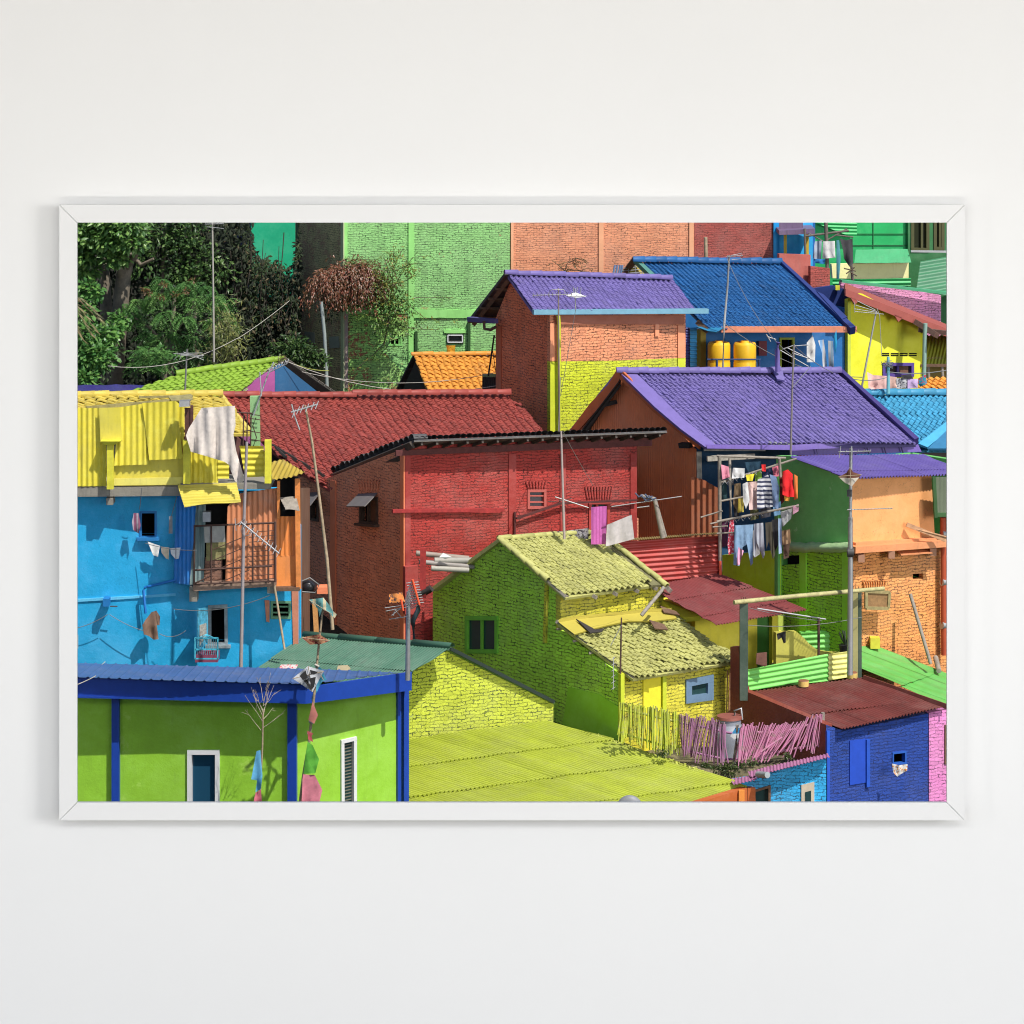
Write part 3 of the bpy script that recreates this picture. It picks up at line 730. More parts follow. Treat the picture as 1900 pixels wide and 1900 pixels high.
t.add('verge_board', slab3(ru.off(-.01), [(1098, 989), (1113, 985), (1239, 1085), (1208, 1086)], .05), plain('dark_verge_band', (.16, .15, .07), .9, 0, .5))  # dark strip filling the gap beside the verge caps
t.add('verge_cap', caps(ru.off(.03).at(926, 998), ru.off(.03).at(1016, 1074), 7, .06), tD)
mb = MB(); mb.beam(ru.off(-.05).at(1018, 1078), ru.off(-.05).at(1052, 1108), .05, .1); mb.beam(rl.off(-.07).at(1034, 1153), rl.off(-.07).at(1176, 1259), .06, .1)
mb.beam(ru.off(-.1).at(1228, 1080), ru.off(-.1).at(1244, 1097), .08, .06)
for k in (.25, .48, .72, .93): p = ru.off(-.1).at(1051 + 165 * k, 1106 - 23 * k); mb.beam(p, p + V((.14, -.14, -.06)), .06, .05)
for k in range(9): p = rl.off(-.1).at(1180 + 22 * k, 1258 - 3.6 * k); mb.beam(p - V((.1, -.1, -.05)), p + V((.02, -.03, -.03)), .045, .05)
for k in range(4): p = rl.off(-.12).at(1045 + 30 * k, 1165 + 22 * k); mb.beam(p, p + V((-.12, -.03, -.02)), .04, .05)
t.add('rafter_ends', mb, GREYW)
mb = MB(); p1 = fw.off(.02).at(1013, 1070); mb.beam(pg.off(.0).at(1017, 1072), pg.off(.0).at(1013, 1192), .1, .07, fw.n); t.add('added_lit_strip', mb, yD)  # bright strip added to catch the sun along the wall edge
mb = MB()                                 # cement flashing between the two roofs
fp = [rl.off(.06).at(x, y) for x, y in ((1037, 1155), (1070, 1149), (1110, 1145), (1150, 1141), (1200, 1136), (1246, 1134))]
fq = [rl.off(.075).at(x, y) for x, y in ((1066, 1177), (1095, 1168), (1122, 1161), (1165, 1152), (1212, 1152), (1256, 1147))]
mb.grid([[p + V((0, 0, .06)) for p in fp], fp, fq, [p - rl.n * .03 for p in fq]], False); t.add('flashing', mb, plaster('cracked_yellow_cement', S(190, 175, 70, 1.1), .5, (.1, .09, .05), bump=1, crack=.7))
for q, m_ in (([(1069, 1148), (1105, 1168), (1122, 1166), (1116, 1172), (1095, 1174)], BLACKW), ([(1205, 1150), (1232, 1158), (1240, 1168), (1215, 1166)], BROWNW), ([(1225, 1124), (1255, 1134), (1262, 1141), (1232, 1136)], BROWNW)):
    t.add('board_scrap', slab3(rl.off(.11), q, .02), m_)
mb = MB(); pr = [pg.off(.02).at(1050, 1300), pg.off(.02).at(1050, 1282), pg.off(.02).at(1108, 1284)]
t.add('plaster_patch', slab3(pg.off(.015), [(1054, 1275), (1110, 1288), (1148, 1312), (1149, 1400), (1028, 1400), (1046, 1330)], .014), plaster('lime_patch', S(114, 160, 38, .5), .2, (.08, .2, .02)))
back(t, (1150, 58.2), (860, 61.6), (1360, 59.5), 1.6, gD, frac=.9)
mb = MB(); r1, r2, e1 = P(927, 997, 60.5), P(1110, 986, 61.8), P(799, 1091, 62.0)
n = (e1 - r1).cross(r2 - r1).normalized(); n = n if n.z > 0 else -n
mb.slab([[r1, e1, e1 + (r2 - r1), r2]], n, .07); t.add('roof', mb, tD)
mb = MB(); mb.beam(P(800, 1092, 60.9), P(772, 1108, 61.6), .12, .06); mb.tube(P(800, 1092, 60.8), P(770, 1106, 60.9), .05); t.add('eave_board', mb, BLACKW)
antenna('thin rod with a yagi hanging head down beside the lower tile roof', [(1151, 1250), (1152, 1200), (1153, 1146)], 57.6, (1138, 1219, 1138, 1279), 6, (4, 0), .018, mm=RUSTY, extra=([(1153, 1160), (1133, 1198)],))
mb = MB(); mb.path([P(1190, 1142, 59.0), P(1206, 1122, 59.1), P(1226, 1098, 59.4), P(1231, 1090, 59.5)], .035, 6); single('curved_branch', 'bent grey branch leaning between the two lime tile roofs', 'branch', mb, GREYW)
mb = MB(); mb.beam(P(1357, 1240, 59.3), P(1352, 1400, 59.3), .06, .05); mb.beam(P(1350, 1244, 59.2), P(1348, 1330, 59.2), .025, .03); single('plank', 'bare orange plank leaning at the right corner of the lime house', 'plank', mb, wood('orange_plank', (.5, .27, .14)))

# downpipe and strip behind the gable
T = Thing('drain_pipe', 'bent grey drain pipe left of the lime gable wall', 'pipe')
mb = MB(); mb.path([P(775, 1098, 61.7), P(776, 1132, 61.7), P(766, 1152, 61.7), P(769, 1195, 61.7)], .05, 8); T.add('pipe', mb, plain('blue_grey_pvc', S(70, 85, 95)))
mb = MB(); mb.tube(P(774, 1106, 61.7), P(778, 1106, 61.7), .07); T.add('clamp', mb, STEEL)

# ================================================================== bamboo fence on the terrace
T = Thing('bamboo_fence', 'crooked bamboo slat fence painted lime, mauve and pink on the terrace', 'fence')
tops = [(1150, 1303), (1190, 1308), (1230, 1317), (1262, 1326), (1310, 1333), (1345, 1342), (1374, 1348), (1400, 1345), (1450, 1346), (1490, 1338), (1525, 1323)]
bots = [(1147, 1371), (1190, 1384), (1232, 1399), (1262, 1398), (1290, 1412), (1345, 1423), (1366, 1422), (1385, 1412), (1410, 1412), (1450, 1404), (1520, 1392)]
def itp(tab, k):
    k *= len(tab) - 1; i = min(int(k), len(tab) - 2); f = k - i
    return (tab[i][0] + (tab[i + 1][0] - tab[i][0]) * f, tab[i][1] + (tab[i + 1][1] - tab[i][1]) * f)
secs = {'lime': MB(), 'mauve': MB(), 'pink': MB()}
for i in range(168):
    k = i / 167; a, b = itp(tops, k), itp(bots, k); x = a[0]
    if 1346 < x < 1372: continue
    key = 'lime' if x < 1264 + U(-6, 6) else 'mauve' if x < 1360 else 'pink'
    Y = 57.1 + .35 * math.sin(k * 9) * .3 + U(-.04, .04)
    if R() < .03: continue
    dx = U(-3, 3) + (3 if key == 'mauve' else 0)
    secs[key].path([P(a[0], a[1] + U(-5, 4), Y), P((a[0] + b[0]) / 2 + U(-1, 1), (a[1] + b[1]) / 2, Y), P(b[0] + dx, b[1] + U(-9, 5), Y + U(-.05, .05))], U(.009, .016), 5)
for x0, x1, y0 in ((1480, 1462, 1355), (1430, 1412, 1356)):
    secs['pink'].tube(P(x0, y0, 57.1), P(x1, y0 + 58, 57.05), .016, 5)
secs['pink'].tube(P(1451, 1368, 57.05), P(1412, 1395, 57.05), .018, 5)
for key, c, lb in (('lime', S(165, 175, 60, .8), 'yellow green painted slats'), ('mauve', S(125, 85, 115, .6), 'dusky mauve painted slats'), ('pink', S(186, 122, 154, .85), 'pink painted slats')):
    m_, nt, bs = new(key + '_bamboo_paint'); o_ = obj(nt)
    nt.links.new(mixn(nt, ramp(nt, noi(nt, o_, 9, 5, .75), .5, .66), c, mixc(c, (.3, .26, .2), .7)), bs.inputs['Base Color']); bs.inputs['Roughness'].default_value = .7
    T.add('slat_panel', secs[key], m_, label=lb)
for f0, f1, key in ((.0, .36, 'lime'), (.36, .64, 'mauve'), (.72, .97, 'pink')):
    for h in (.2, .82):
        mb = MB(); q = []
        for j in range(7):
            k = f0 + (f1 - f0) * j / 6; a, b = itp(tops, k), itp(bots, k); q.append(P(a[0] + (b[0] - a[0]) * h, a[1] + (b[1] - a[1]) * h, 57.36))
        mb.path(q, .022, 5); T.add('rail', mb, bpy.data.materials[key + '_bamboo_paint'])
mb = MB(); mb.path([P(1527, 1322, 57.3), P(1525, 1400, 57.3)], .035, 7); T.add('post', mb, GREYW)
mb = MB(); mb.path([P(1368, 1345, 57.2), P(1366, 1385, 57.2), P(1360, 1425, 57.2)], .03, 7); T.add('post', mb, GREYW)
# terrace soil
mb = MB(); gz = P(0, 1418, 57.3).z
rows = [[V((x, y, gz + .05 * mnoise.noise(V((x * 2, y * 2, 3))) - (.0 if y > 57 else .0))) for x in [1.9 + .118 * i for i in range(31)]] for y in [56.95 + .2 * j for j in range(9)]]
rows.insert(0, [p - V((0, 0, 1.3)) for p in rows[0]])
mb.grid(rows)
m_, nt, bs = new('terrace_soil'); o_ = obj(nt); nt.links.new(mixn(nt, ramp(nt, noi(nt, o_, 5, 5, .7), .4, .65), (.05, .045, .025), (.2, .17, .09)), bs.inputs['Base Color']); bs.inputs['Roughness'].default_value = .95
single('terrace', None, None, mb, m_, kind='structure')
T = Thing('plants', None, None, kind='stuff'); mb = MB()
for x, y, r, n_ in ((1345, 1424, .09, 200), (1355, 1432, .1, 260), (1325, 1428, .06, 80), (1372, 1420, .07, 140), (1395, 1414, .05, 70), (1462, 1402, .04, 60), (1230, 1396, .07, 80), (1310, 1420, .05, 80)):
    blob(mb, P(x, y, 57.0), (r * 1.6, r, r), n_, .05, .03, .1)
T.add('weeds', mb, leafm('weed_leaf', (.05, .085, .02)))
# water drum behind the fence
T = Thing('water_tank', 'grey plastic water tank with a wide neck behind the bamboo fence', 'water tank')
ax = P(1353, 1400, 58.0); rows = []; k_ = 58.0 / F
for y, r in ((1332, 22), (1341, 22), (1344, 22), (1349, 28), (1358, 31), (1380, 31), (1420, 31)):
    rows.append([ax + V((r * k_ * math.cos(a), r * k_ * math.sin(a), (1400 - y) * k_)) for a in [i * .2618 for i in range(24)]])
mb = MB(); mb.grid(rows, close=True); mb.face(rows[0]); T.add('body', mb, plain('grey_blue_plastic', S(120, 125, 135, .7), .5))
mb = MB(); rr = []
for y, r in ((1328, 23), (1333, 24)): rr.append([ax + V((r * k_ * math.cos(a), r * k_ * math.sin(a), (1400 - y) * k_)) for a in [i * .2618 for i in range(24)]])
mb.grid(rr, close=True); mb.face(rr[0]); T.add('lid', mb, plain('rust_red_lid', S(130, 75, 65)))
mb = MB(); mb.path([P(1363, 1340, 58), P(1363, 1319, 58), P(1375, 1314, 58), P(1377, 1335, 58)], .022, 6); T.add('pipe', mb, STEEL)
single('rag_flag', 'blue and white scrap of cloth in the gap of the bamboo fence', 'rag', fabric([(1366, 1348), (1374, 1352), (1373, 1368), (1362, 1372), (1355, 1366)], 57.2, .03), cloth('blue_white_rag', S(60, 140, 190), (.7, .72, .74), 2, 5, .5), 'rags and kites')

# ================================================================== lower right: blue, pink, light blue houses
t = Thing('house', 'deep blue brick house under a maroon corrugated roof at the lower right', 'house', 'houses')
uB = brick('deep_blue_brick', S(12, 64, 148, .95), S(12, 45, 105), .06, .19, .5, -.05, .0, (.02, .06, .15), worn=S(90, 130, 180), bump=1.4, seed=11, fade=.12)
pB = vplane(1533, 57.0, 1723, 58.0)
hB = [(1655, 1396), (1681, 1393), (1681, 1417), (1655, 1420)]
wall(t, pB, [(1533, 1345), (1565, 1356), (1723, 1324), (1723, 1590), (1533, 1590)], uB, [hB])
window(t, pB, hB, plain('blue_trim', S(20, 80, 165)), None, .03, .02)
mb = MB(); q = pB.off(.02); mb.slab([pts(q, [(1577, 1375), (1606, 1371), (1606, 1452), (1577, 1457)])], pB.n, .03); t.add('shutter', mb, plain('smooth_blue_board', S(10, 62, 160, .72), .5))
mb = MB(); mb.beam(pB.off(.02).at(1610, 1372), pB.off(.02).at(1610, 1460), .07, .05, pB.n); mb.beam(pB.off(.02).at(1536, 1356), pB.off(.02).at(1536, 1590), .06, .05, pB.n); t.add('pilaster', mb, plain('blue_column', S(15, 70, 165, .75), .6))
dR = plaster('oxblood_plaster', S(95, 38, 28, .5), .4, (.05, .02, .015), bump=.9, crack=.4)
wall(t, vplane(1533, 57.0, 1370, 58.8), [(1533, 1345), (1380, 1281), (1370, 1200), (1355, 1200), (1355, 1440), (1533, 1440)], dR)
rm = rplane((1388, 1283, 58.7), (1563, 1352, 56.98), (1757, 1313, 57.98))
mB_ = sheetm('maroon_sheet', S(128, 62, 56, 1.2), .3, .1, .55, S(110, 62, 55, 1.2))
t.add('roof', sheet(rm, [(1386, 1284), (1606, 1257), (1830, 1330), (1830, 1299), (1563, 1353)][:2] + [(1757, 1311), (1563, 1353)], ((1388, 1283), (1605, 1258)), ((1388, 1283), (1563, 1352)), .075, .016, 1.5, .012, pw=.62, seg=8), mB_)
mb = MB(); mb.beam(rm.off(.03).at(1602, 1257), rm.off(.03).at(1757, 1311), .09, .03); t.add('verge_strip', mb, mB_)
back(t, (1533, 57.1), (1370, 58.8), (1723, 58.1), 1.0, dR)
single('laundry', 'white and ochre cloths stuffed in the small hole of the deep blue wall', 'laundry', fabric([(1655, 1417), (1668, 1420), (1684, 1418), (1683, 1430), (1672, 1436), (1665, 1441), (1657, 1433)], 57.2, .05, 14, pinned=False, step=4), cloth('white_rag', (.7, .69, .66), None, spots=S(190, 120, 40)), 'laundry')
t = Thing('house', 'bubblegum pink brick house in the far lower right corner', 'house', 'houses')
pk = brick('pink_brick', S(202, 122, 176, .86), S(75, 40, 65), .06, .17, .6, .15, seed=13)
pP = vplane(1724, 57.98, 1800, 58.4); hP = [(1752, 1345), (1775, 1342), (1775, 1415), (1752, 1418)]
wall(t, pP, [(1724, 1323), (1757, 1316), (1757, 1312), (1830, 1325), (1830, 1590), (1724, 1590)], pk, [hP])
window(t, pP, hP, BROWNW, None, .03, .02)
wall(t, vplane(1830, 58.4, 1790, 60.5), [(1830, 1330), (1790, 1330), (1790, 1590), (1830, 1590)], pk)
t = Thing('house', 'light blue brick house with cream door and pink eave at the bottom right', 'house', 'houses')
lb = brick('light_blue_brick', S(42, 148, 200, .72), S(20, 55, 75), .06, .16, .75, .2, .08, (.06, .12, .15), worn=S(120, 170, 190), seed=15)
pL_ = vplane(1340, 56.75, 1533, 56.7)
h1 = [(1397, 1466), (1430, 1456), (1430, 1570), (1397, 1570)]; h2 = [(1487, 1457), (1511, 1451), (1511, 1570), (1487, 1570)]
wall(t, pL_, [(1340, 1452), (1400, 1441), (1533, 1406), (1533, 1600), (1340, 1600)], lb, [h1, h2])
window(t, pL_, h1, BROWNW, GLASS, .04, .03)
cw = plain('cream_door_paint', (.6, .52, .4)); mb = MB(); mb.slab([pts(pL_.off(.02), h2)], pL_.n, .05)
dq = t.add('door', mb, cw); mb = MB(); mb.slab([pts(pL_.off(.028), [(1494, 1470), (1505, 1467), (1505, 1500), (1494, 1500)])], pL_.n, .01); t.add('glass_panel', mb, GLASS, dq)
pkS = sheetm('pink_sheet', S(170, 110, 150, 1.0), .5, .15)
e_ = rplane((1400, 1440, 56.45), (1540, 1403, 56.55), (1400, 1425, 57.0))
t.add('eave_sheet', sheet(e_, [(1392, 1442), (1540, 1404), (1536, 1398), (1430, 1421), (1388, 1432)], ((1400, 1440), (1540, 1403)), ((1400, 1425), (1400, 1440)), .06, .011, 1, 0, seg=6), pkS)
e2_ = rplane((1340, 1456, 56.4), (1404, 1442, 56.45), (1340, 1448, 56.8))
t.add('eave_sheet', sheet(e2_, [(1362, 1456), (1405, 1446), (1400, 1438), (1350, 1446)], ((1340, 1456), (1404, 1442)), ((1340, 1448), (1340, 1456)), .06, .011, 1, 0, seg=6), pkS)
mb = MB(); mb.tube(P(1406, 1437, 56.3), P(1424, 1438, 56.0), .055, 10); t.add('pipe_end', mb, plain('grey_pipe', (.3, .33, .35)))
# ================================================================== E  blue house with the yellow roof terrace (left)
t = Thing('house', 'sky blue house with a patched yellow tin terrace on top at the left', 'house', 'houses')
E = t
eB = plaster('sky_blue_plaster', S(12, 156, 208, .84), .12, (.03, .2, .38), .65, patch=.25, patchc=S(50, 170, 220, .75), bump=.6, crack=.25)
eY = sheetm('yellow_sheet', S(214, 200, 62, .84), .22, .1, .6, S(225, 215, 100, .8))
eYa = sheetm('yellow_awning_sheet', S(228, 212, 85, 1.25), .15, .06)
eYp = plain('yellow_post_paint', S(205, 198, 60, .8), .6, 0, .2)
pe = vplane(143, 58.7, 555, 59.0)
hw = [rect(259, 948, 291, 999), [(386, 1123), (422, 1121), (423, 1198), (386, 1198)], rect(502, 1115, 540, 1148)]
wall(t, pe, [(20, 915), (555, 912), (555, 1290), (20, 1290)], eB, hw)
window(t, pe, hw[0], plain('blue_window_trim', S(30, 110, 170), .6), None, .04, .02, sill=True)
window(t, pe, hw[1], plain('chipped_frame', (.25, .3, .33), .6, 0, .5), None, .06, .03, sill=True)
window(t, pe, hw[2], plain('green_frame', S(95, 140, 110)), None, .045, .02, hbars=(.33, .66), bars=())
mb = MB(); mb.slab([pts(pe.off(.02), [(541, 1095), (554, 1095), (554, 1245), (544, 1200)])], pe.n, .03); mb.slab([pts(pe.off(.02), [(491, 1114), (500, 1114), (500, 1155), (494, 1153)])], pe.n, .03); t.add('plaster_edge', mb, plaster('pink_worn_plaster', S(185, 120, 95), .5))
T2 = vplane(386, 58.62, 366, 58.25); mb = MB(); mb.slab([pts(T2, [(368, 1130), (386, 1127), (386, 1190), (368, 1208)])], T2.n, .03)
sh = t.add('shutter', mb, plain('teal_flaky_shutter', S(75, 155, 185), .6, 0, .6, 14))
mb = MB(); mb.slab([pts(T2.off(.012), [(371, 1160), (383, 1156), (383, 1180), (371, 1198)])], T2.n, .01); t.add('panel', mb, plain('flaky_grey_panel', (.4, .38, .34), .7, 0, .7, 20), sh)
back(t, (20, 58.9), (20, 63), (553, 59.2), 4.4, eB)
mb = MB(); mb.beam(pe.off(.01).at(20, 1121), pe.off(.01).at(230, 1109), .05, .03, pe.n); mb.beam(pe.off(.01).at(230, 1109), pe.off(.01).at(326, 1103), .045, .03, pe.n); t.add('ledge', mb, plaster('pale_blue_ledge', S(90, 180, 225, .8), .3, bump=1))
wall(t, vplane(555, 59.05, 575, 64), [(555, 905), (575, 905), (575, 1290), (555, 1290)], plaster('dark_side_plaster', (.2, .1, .06), .4))
# concrete floor slab edge
def box_px(x0, y0, x1, y1, Ya, Yb, slope=0):
    mb = MB(); a = [P(x0, y0, Ya), P(x1, y0 + slope, Ya), P(x1, y1 + slope, Ya), P(x0, y1, Ya)]
    mb.slab([a], V((0, -1, 0)), Yb - Ya); return mb
t.add('floor_slab', box_px(20, 906, 334, 923, 58.44, 60.0, -3), CONC)
t.add('floor_slab', box_px(335, 897, 502, 908, 58.4, 59.4, 0), CONC)
mb = MB(); mb.box(P(206, 927, 58.62), V((.06, 0, 0)), V((0, .22, 0)), V((0, 0, .06))); t.add('beam_end', mb, CONC)
# yellow tin cladding
Yt = 58.45
def vsheet(poly, dy=0.0, hor=False, per=.125, amp=.014, name='tin_sheet', mat=None, tw=0.0):
    pl = vplane(143, Yt - dy, 555, Yt - dy + .1 + tw); y0 = min(q[1] for q in poly); x0 = min(q[0] for q in poly)
    ul, vl = ((x0, y0), (x0 + 50, y0)), ((x0, y0), (x0, y0 + 50))
    if hor: ul, vl = vl, ul
    return t.add(name, sheet(pl, poly, ul, vl, per, amp, 4, .01, seg=8, wob=.006), mat or eY)
vsheet([(20, 757), (185, 757), (197, 780), (197, 902), (20, 903)], .02, per=.1)
vsheet([(220, 756), (266, 749), (276, 862), (212, 864)], .05, per=.11)
vsheet([(264, 748), (327, 744), (340, 851), (277, 854)], .09, per=.12)
vsheet([(340, 833), (405, 850), (405, 898), (340, 897)], .03, per=.1)
vsheet([(404, 848), (425, 860), (425, 888), (404, 888)], .06, True, .1)
vsheet([(444, 827), (489, 827), (491, 884), (455, 886)], .08, True, .105, .016)
vsheet([(326, 744), (341, 757), (341, 845)], .03, per=.12)
yF = sheetm('flat_yellow_sheet', S(205, 192, 68, .8), .15, .05, .55)
def flat(poly, dy, name='flat_sheet', mat=None):
    pl = vplane(143, Yt - dy, 555, Yt - dy + .1); return t.add(name, slab3(pl, poly, .015), mat or yF)
flat([(184, 757), (222, 756), (227, 819), (186, 820)], .12)
flat([(208, 850), (340, 848), (340, 900), (208, 902)], -.02)
flat([(209, 888), (340, 885), (340, 899), (209, 901)], .03, 'skirting', plaster('yellow_cement', S(222, 208, 105, .8), .3))
for x0, x1, y0, y1, m_ in ((198, 210, 825, 908, eYp), (340, 353, 817, 898, eYp), (491, 503, 817, 897, eYp)):
    mb = MB(); mb.slab([[P(x0, y0, Yt - .22), P(x1, y0, Yt - .22), P(x1, y1, Yt - .22), P(x0, y1, Yt - .22)]], V((0, -1, 0)), .12); t.add('post', mb, m_)
mb = MB(); mb.slab([[P(186, 819, Yt - .3), P(223, 819, Yt - .3), P(212, 826, Yt - .25), P(195, 826, Yt - .25)]], V((0, -1, 0)), .3); t.add('post_cap', mb, eYp)
# yellow tile strip of the roof behind
re_ = rplane((20, 728, 61.5), (400, 728, 61.9), (20, 765, 60.2))
yT = tilem('yellow_roof_tile', S(220, 198, 90, 1.5), .15, .35, (.14, .12, .05), .6)
t.add('roof', tiles(re_, [(20, 731), (408, 731), (464, 800), (20, 800)], ((20, 731), (408, 731)), ((20, 731), (20, 765)), .2, .17, .018, .02), yT)
t.add('ridge_cap', caps(P(15, 733, 61.3), P(412, 730, 61.7), 15, .085), yT)
mb = MB(); pl_ = rplane((20, 728, 61.2), (400, 728, 61.6), (20, 765, 59.9)); mb.beam(pl_.at(160, 757), pl_.at(335, 742), .06, .05); mb.beam(pl_.at(258, 737), pl_.at(358, 735), .04, .04); mb.slab([pts(pl_.off(.05), [(312, 735), (355, 731), (358, 741), (318, 743)])], pl_.n, .02); t.add('board', mb, wood('mossy_board', (.3, .27, .12)))
# awning sheet
ra = rplane((331, 902, 58.4), (441, 898, 58.4), (342, 941, 57.85))
t.add('awning', sheet(ra, [(330, 902), (439, 897), (447, 930), (342, 940)], ((330, 902), (342, 940)), ((330, 902), (439, 897)), .085, .017, 4, 0), eYa)
# wooden balcony room: blue tin side, orange tin front, iron railing
bT = sheetm('blue_tin', S(22, 110, 185, .72), .25, .1); gT = sheetm('grey_tin', S(110, 130, 130, .75), .4, .1); oT = sheetm('salmon_tin', S(198, 128, 88, .8), .35, .2, fade=S(170, 130, 110, .8)); oT2 = sheetm('orange_tin', S(218, 130, 62, .8), .25, .12)
pbl = vplane(325, 58.69, 364, 58.47)
t.add('tin_side', sheet(pbl, [(328, 912), (364, 940), (352, 1085), (322, 1082)], ((325, 915), (364, 915)), ((325, 915), (325, 1000)), .09, .012, 4, 0), bT)
pfr = vplane(360, 58.53, 515, 58.58)
t.add('tin_front', sheet(pfr, [(360, 938), (382, 935), (378, 1085), (352, 1085)], ((360, 938), (382, 938)), ((360, 938), (360, 1000)), .09, .012, 4, 0), gT)
t.add('tin_front', sheet(pfr, [(422, 940), (447, 915), (515, 905), (513, 1078), (418, 1082)], ((422, 938), (515, 938)), ((422, 938), (422, 1000)), .095, .013, 4, 0), oT)
t.add('painted_room_shade', slab3(vplane(360, 58.66, 515, 58.7), [(372, 925), (430, 925), (430, 1085), (372, 1085)], .02), DARK)  # near-black sheet, the room's shade painted on
t.add('brick_pier', slab3(vplane(360, 58.58, 515, 58.62), [(381, 1035), (412, 1028), (412, 1083), (378, 1085)], .1), brick('raw_red_brick', (.24, .12, .08), seed=21))
mb = MB()
for i in range(7): mb.beam(P(383, 1008 + i * 5, 58.6), P(420, 1004 + i * 5, 58.6), .05, .04)
t.add('plank_stack', mb, wood('yellowed_planks', (.3, .28, .12)))
t.add('curtain', fabric([(378, 974), (417, 974), (418, 1006), (380, 1007)], 58.36, .03, 8), cloth('grey_sackcloth', (.38, .37, .34)))
mb = MB(); mb.box(P(384, 958, 58.45), V((.07, 0, 0)), V((0, .07, 0)), V((0, 0, .09))); t.add('kettle', mb, STEEL)
mb = MB(); mb.slab([[P(358, 1083, 58.38), P(512, 1078, 58.4), P(512, 1088, 58.4), P(358, 1097, 58.38)]], V((0, -1, 0)), .3); t.add('balcony_floor', mb, wood('grey_balcony_plank', (.3, .2, .15)))
mb = MB(); mb.box(P(360, 1100, 58.58), V((.07, 0, 0)), V((0, .14, 0)), V((0, 0, .13))); mb.box(P(504, 1090, 58.58), V((.07, 0, 0)), V((0, .14, 0)), V((0, 0, .08))); t.add('bracket', mb, CONC)
mb = MB(); Yr = 58.34
def bar(x0, y0, x1, y1, r=.012): mb.tube(P(x0, y0, Yr), P(x1, y1, Yr), r, 5)
bar(360, 976, 510, 970, .018); bar(358, 1058, 505, 1050, .018); bar(358, 1084, 512, 1078, .014); bar(510, 968, 511, 1080, .022); bar(361, 974, 360, 1086, .018)
for x in (392, 433, 469, 498): bar(x, 974, x, 1082, .016)
for y in (985, 994, 1003, 1012, 1021, 1030, 1039, 1048, 1066, 1074): bar(462, y + 3, 511, y - 1, .007)
for y in (1000, 1020, 1040, 1066): bar(395, y + 20, 462, y - 8, .008)
bar(362, 1082, 392, 1068, .014)
t.add('railing', mb, RUSTY)
# orange tin corner at right
po = vplane(513, 58.6, 557, 58.64)
t.add('tin_front', sheet(po, [(513, 958), (557, 958), (557, 1030), (513, 1032)], ((513, 905), (557, 905)), ((513, 905), (513, 1000)), .085, .011, 4, 0), oT2)
t.add('wall_panel', slab3(po, [(511, 1031), (553, 1031), (553, 1090), (511, 1090)], .05), plaster('orange_board', S(215, 130, 62, .8), .3, patch=.1, patchc=(.45, .3, .2)))
t.add('painted_room_shade', slab3(po.off(-.06), [(516, 888), (554, 884), (554, 1032), (516, 1032)], .02), DARK)  # near-black sheet painting shade behind the tin corner
op_ = plain('orange_post_paint', S(220, 135, 70), .6, 0, .3)
for a, b, w_ in ((P(552, 888, 58.52), P(554, 1092, 58.55), .09), (P(517, 892, 58.52), P(517, 962, 58.52), .05)):
    mb = MB(); mb.beam(a, b, w_, .07); t.add('post', mb, op_)
t.add('tin_flap', sheet(rplane((519, 922, 58.53), (550, 921, 58.55), (529, 945, 58.2)), [(519, 923), (550, 921), (556, 947), (530, 945)], ((519, 923), (530, 945)), ((519, 923), (550, 921)), .08, .009, 2, 0), GREYW)
mb = MB(); mb.slab([[P(511, 1090, 58.48), P(556, 1090, 58.48), P(556, 1097, 58.48), P(511, 1097, 58.48)]], V((0, -1, 0)), .3); t.add('floor_edge', mb, BROWNW)
t.add('roof', sheet(rplane((505, 850, 59.2), (562, 876, 58.45), (506, 885, 58.35)), [(500, 858), (525, 852), (566, 877), (540, 885), (506, 890)], ((500, 858), (566, 877)), ((525, 852), (506, 890)), .1, .012, 3, 0), sheetm('ochre_sheet', S(185, 160, 60, 1.1), .5, .2))

# things on and around the blue house
wh = cloth('linen_tarp', (.7, .63, .57))
single('tarp', 'big beige tarp draped over the yellow terrace post', 'tarp', fabric([(374, 757), (436, 753), (437, 790), (433, 806), (438, 836), (454, 890), (446, 897), (436, 893), (424, 862), (417, 857), (385, 847), (354, 838), (345, 808), (350, 795)], 57.95, .15, 7.5, 3.2, 5), wh)
mb = MB(); mb.box(P(343, 748, 58.1), V((.09, .02, 0)), V((0, .1, 0)), V((0, 0, .05))); single('meter_box', 'small grey box under the yellow tile ridge', 'box', mb, STEEL)
mb = MB(); mb.beam(P(350, 757, 58.25), P(350, 816, 58.25), .13, .06); mb.beam(P(356, 752, 58.22), P(356, 790, 58.22), .05, .05); single('timber_post', 'dark red timber post between yellow tin and the beige tarp', 'post', mb, wood('dark_red_timber', (.12, .05, .04)))
mb = MB(); mb.beam(P(473, 735, 58.6), P(474, 830, 58.6), .17, .15); T = Thing('concrete_post', 'pale green concrete post wrapped in wire beside the tarp', 'post'); T.add('post', mb, plaster('mint_green_paint', S(135, 175, 120, .8), .4))
mb = MB()
for y in (768, 776, 800, 815): mb.tube(P(463, y, 58.45), P(483, y + 3, 58.45), .008, 4)
mb.path([P(475, 775, 58.4), P(469, 790, 58.42), P(476, 812, 58.4), P(470, 828, 58.42)], .009, 4); T.add('wire', mb, RUSTY)
mb = MB()
for x in (452, 459, 466): mb.tube(P(x, 768 + (0 if x == 459 else 3), 58.2), P(x - 1, 828, 58.2), .012, 5)
mb.tube(P(440, 765, 58.2), P(468, 767, 58.2), .014, 5); mb.tube(P(452, 800, 58.2), P(466, 798, 58.2), .01, 5); single('iron_frame', 'rusty iron frame standing behind the terrace edge', 'iron frame', mb, RUSTY)
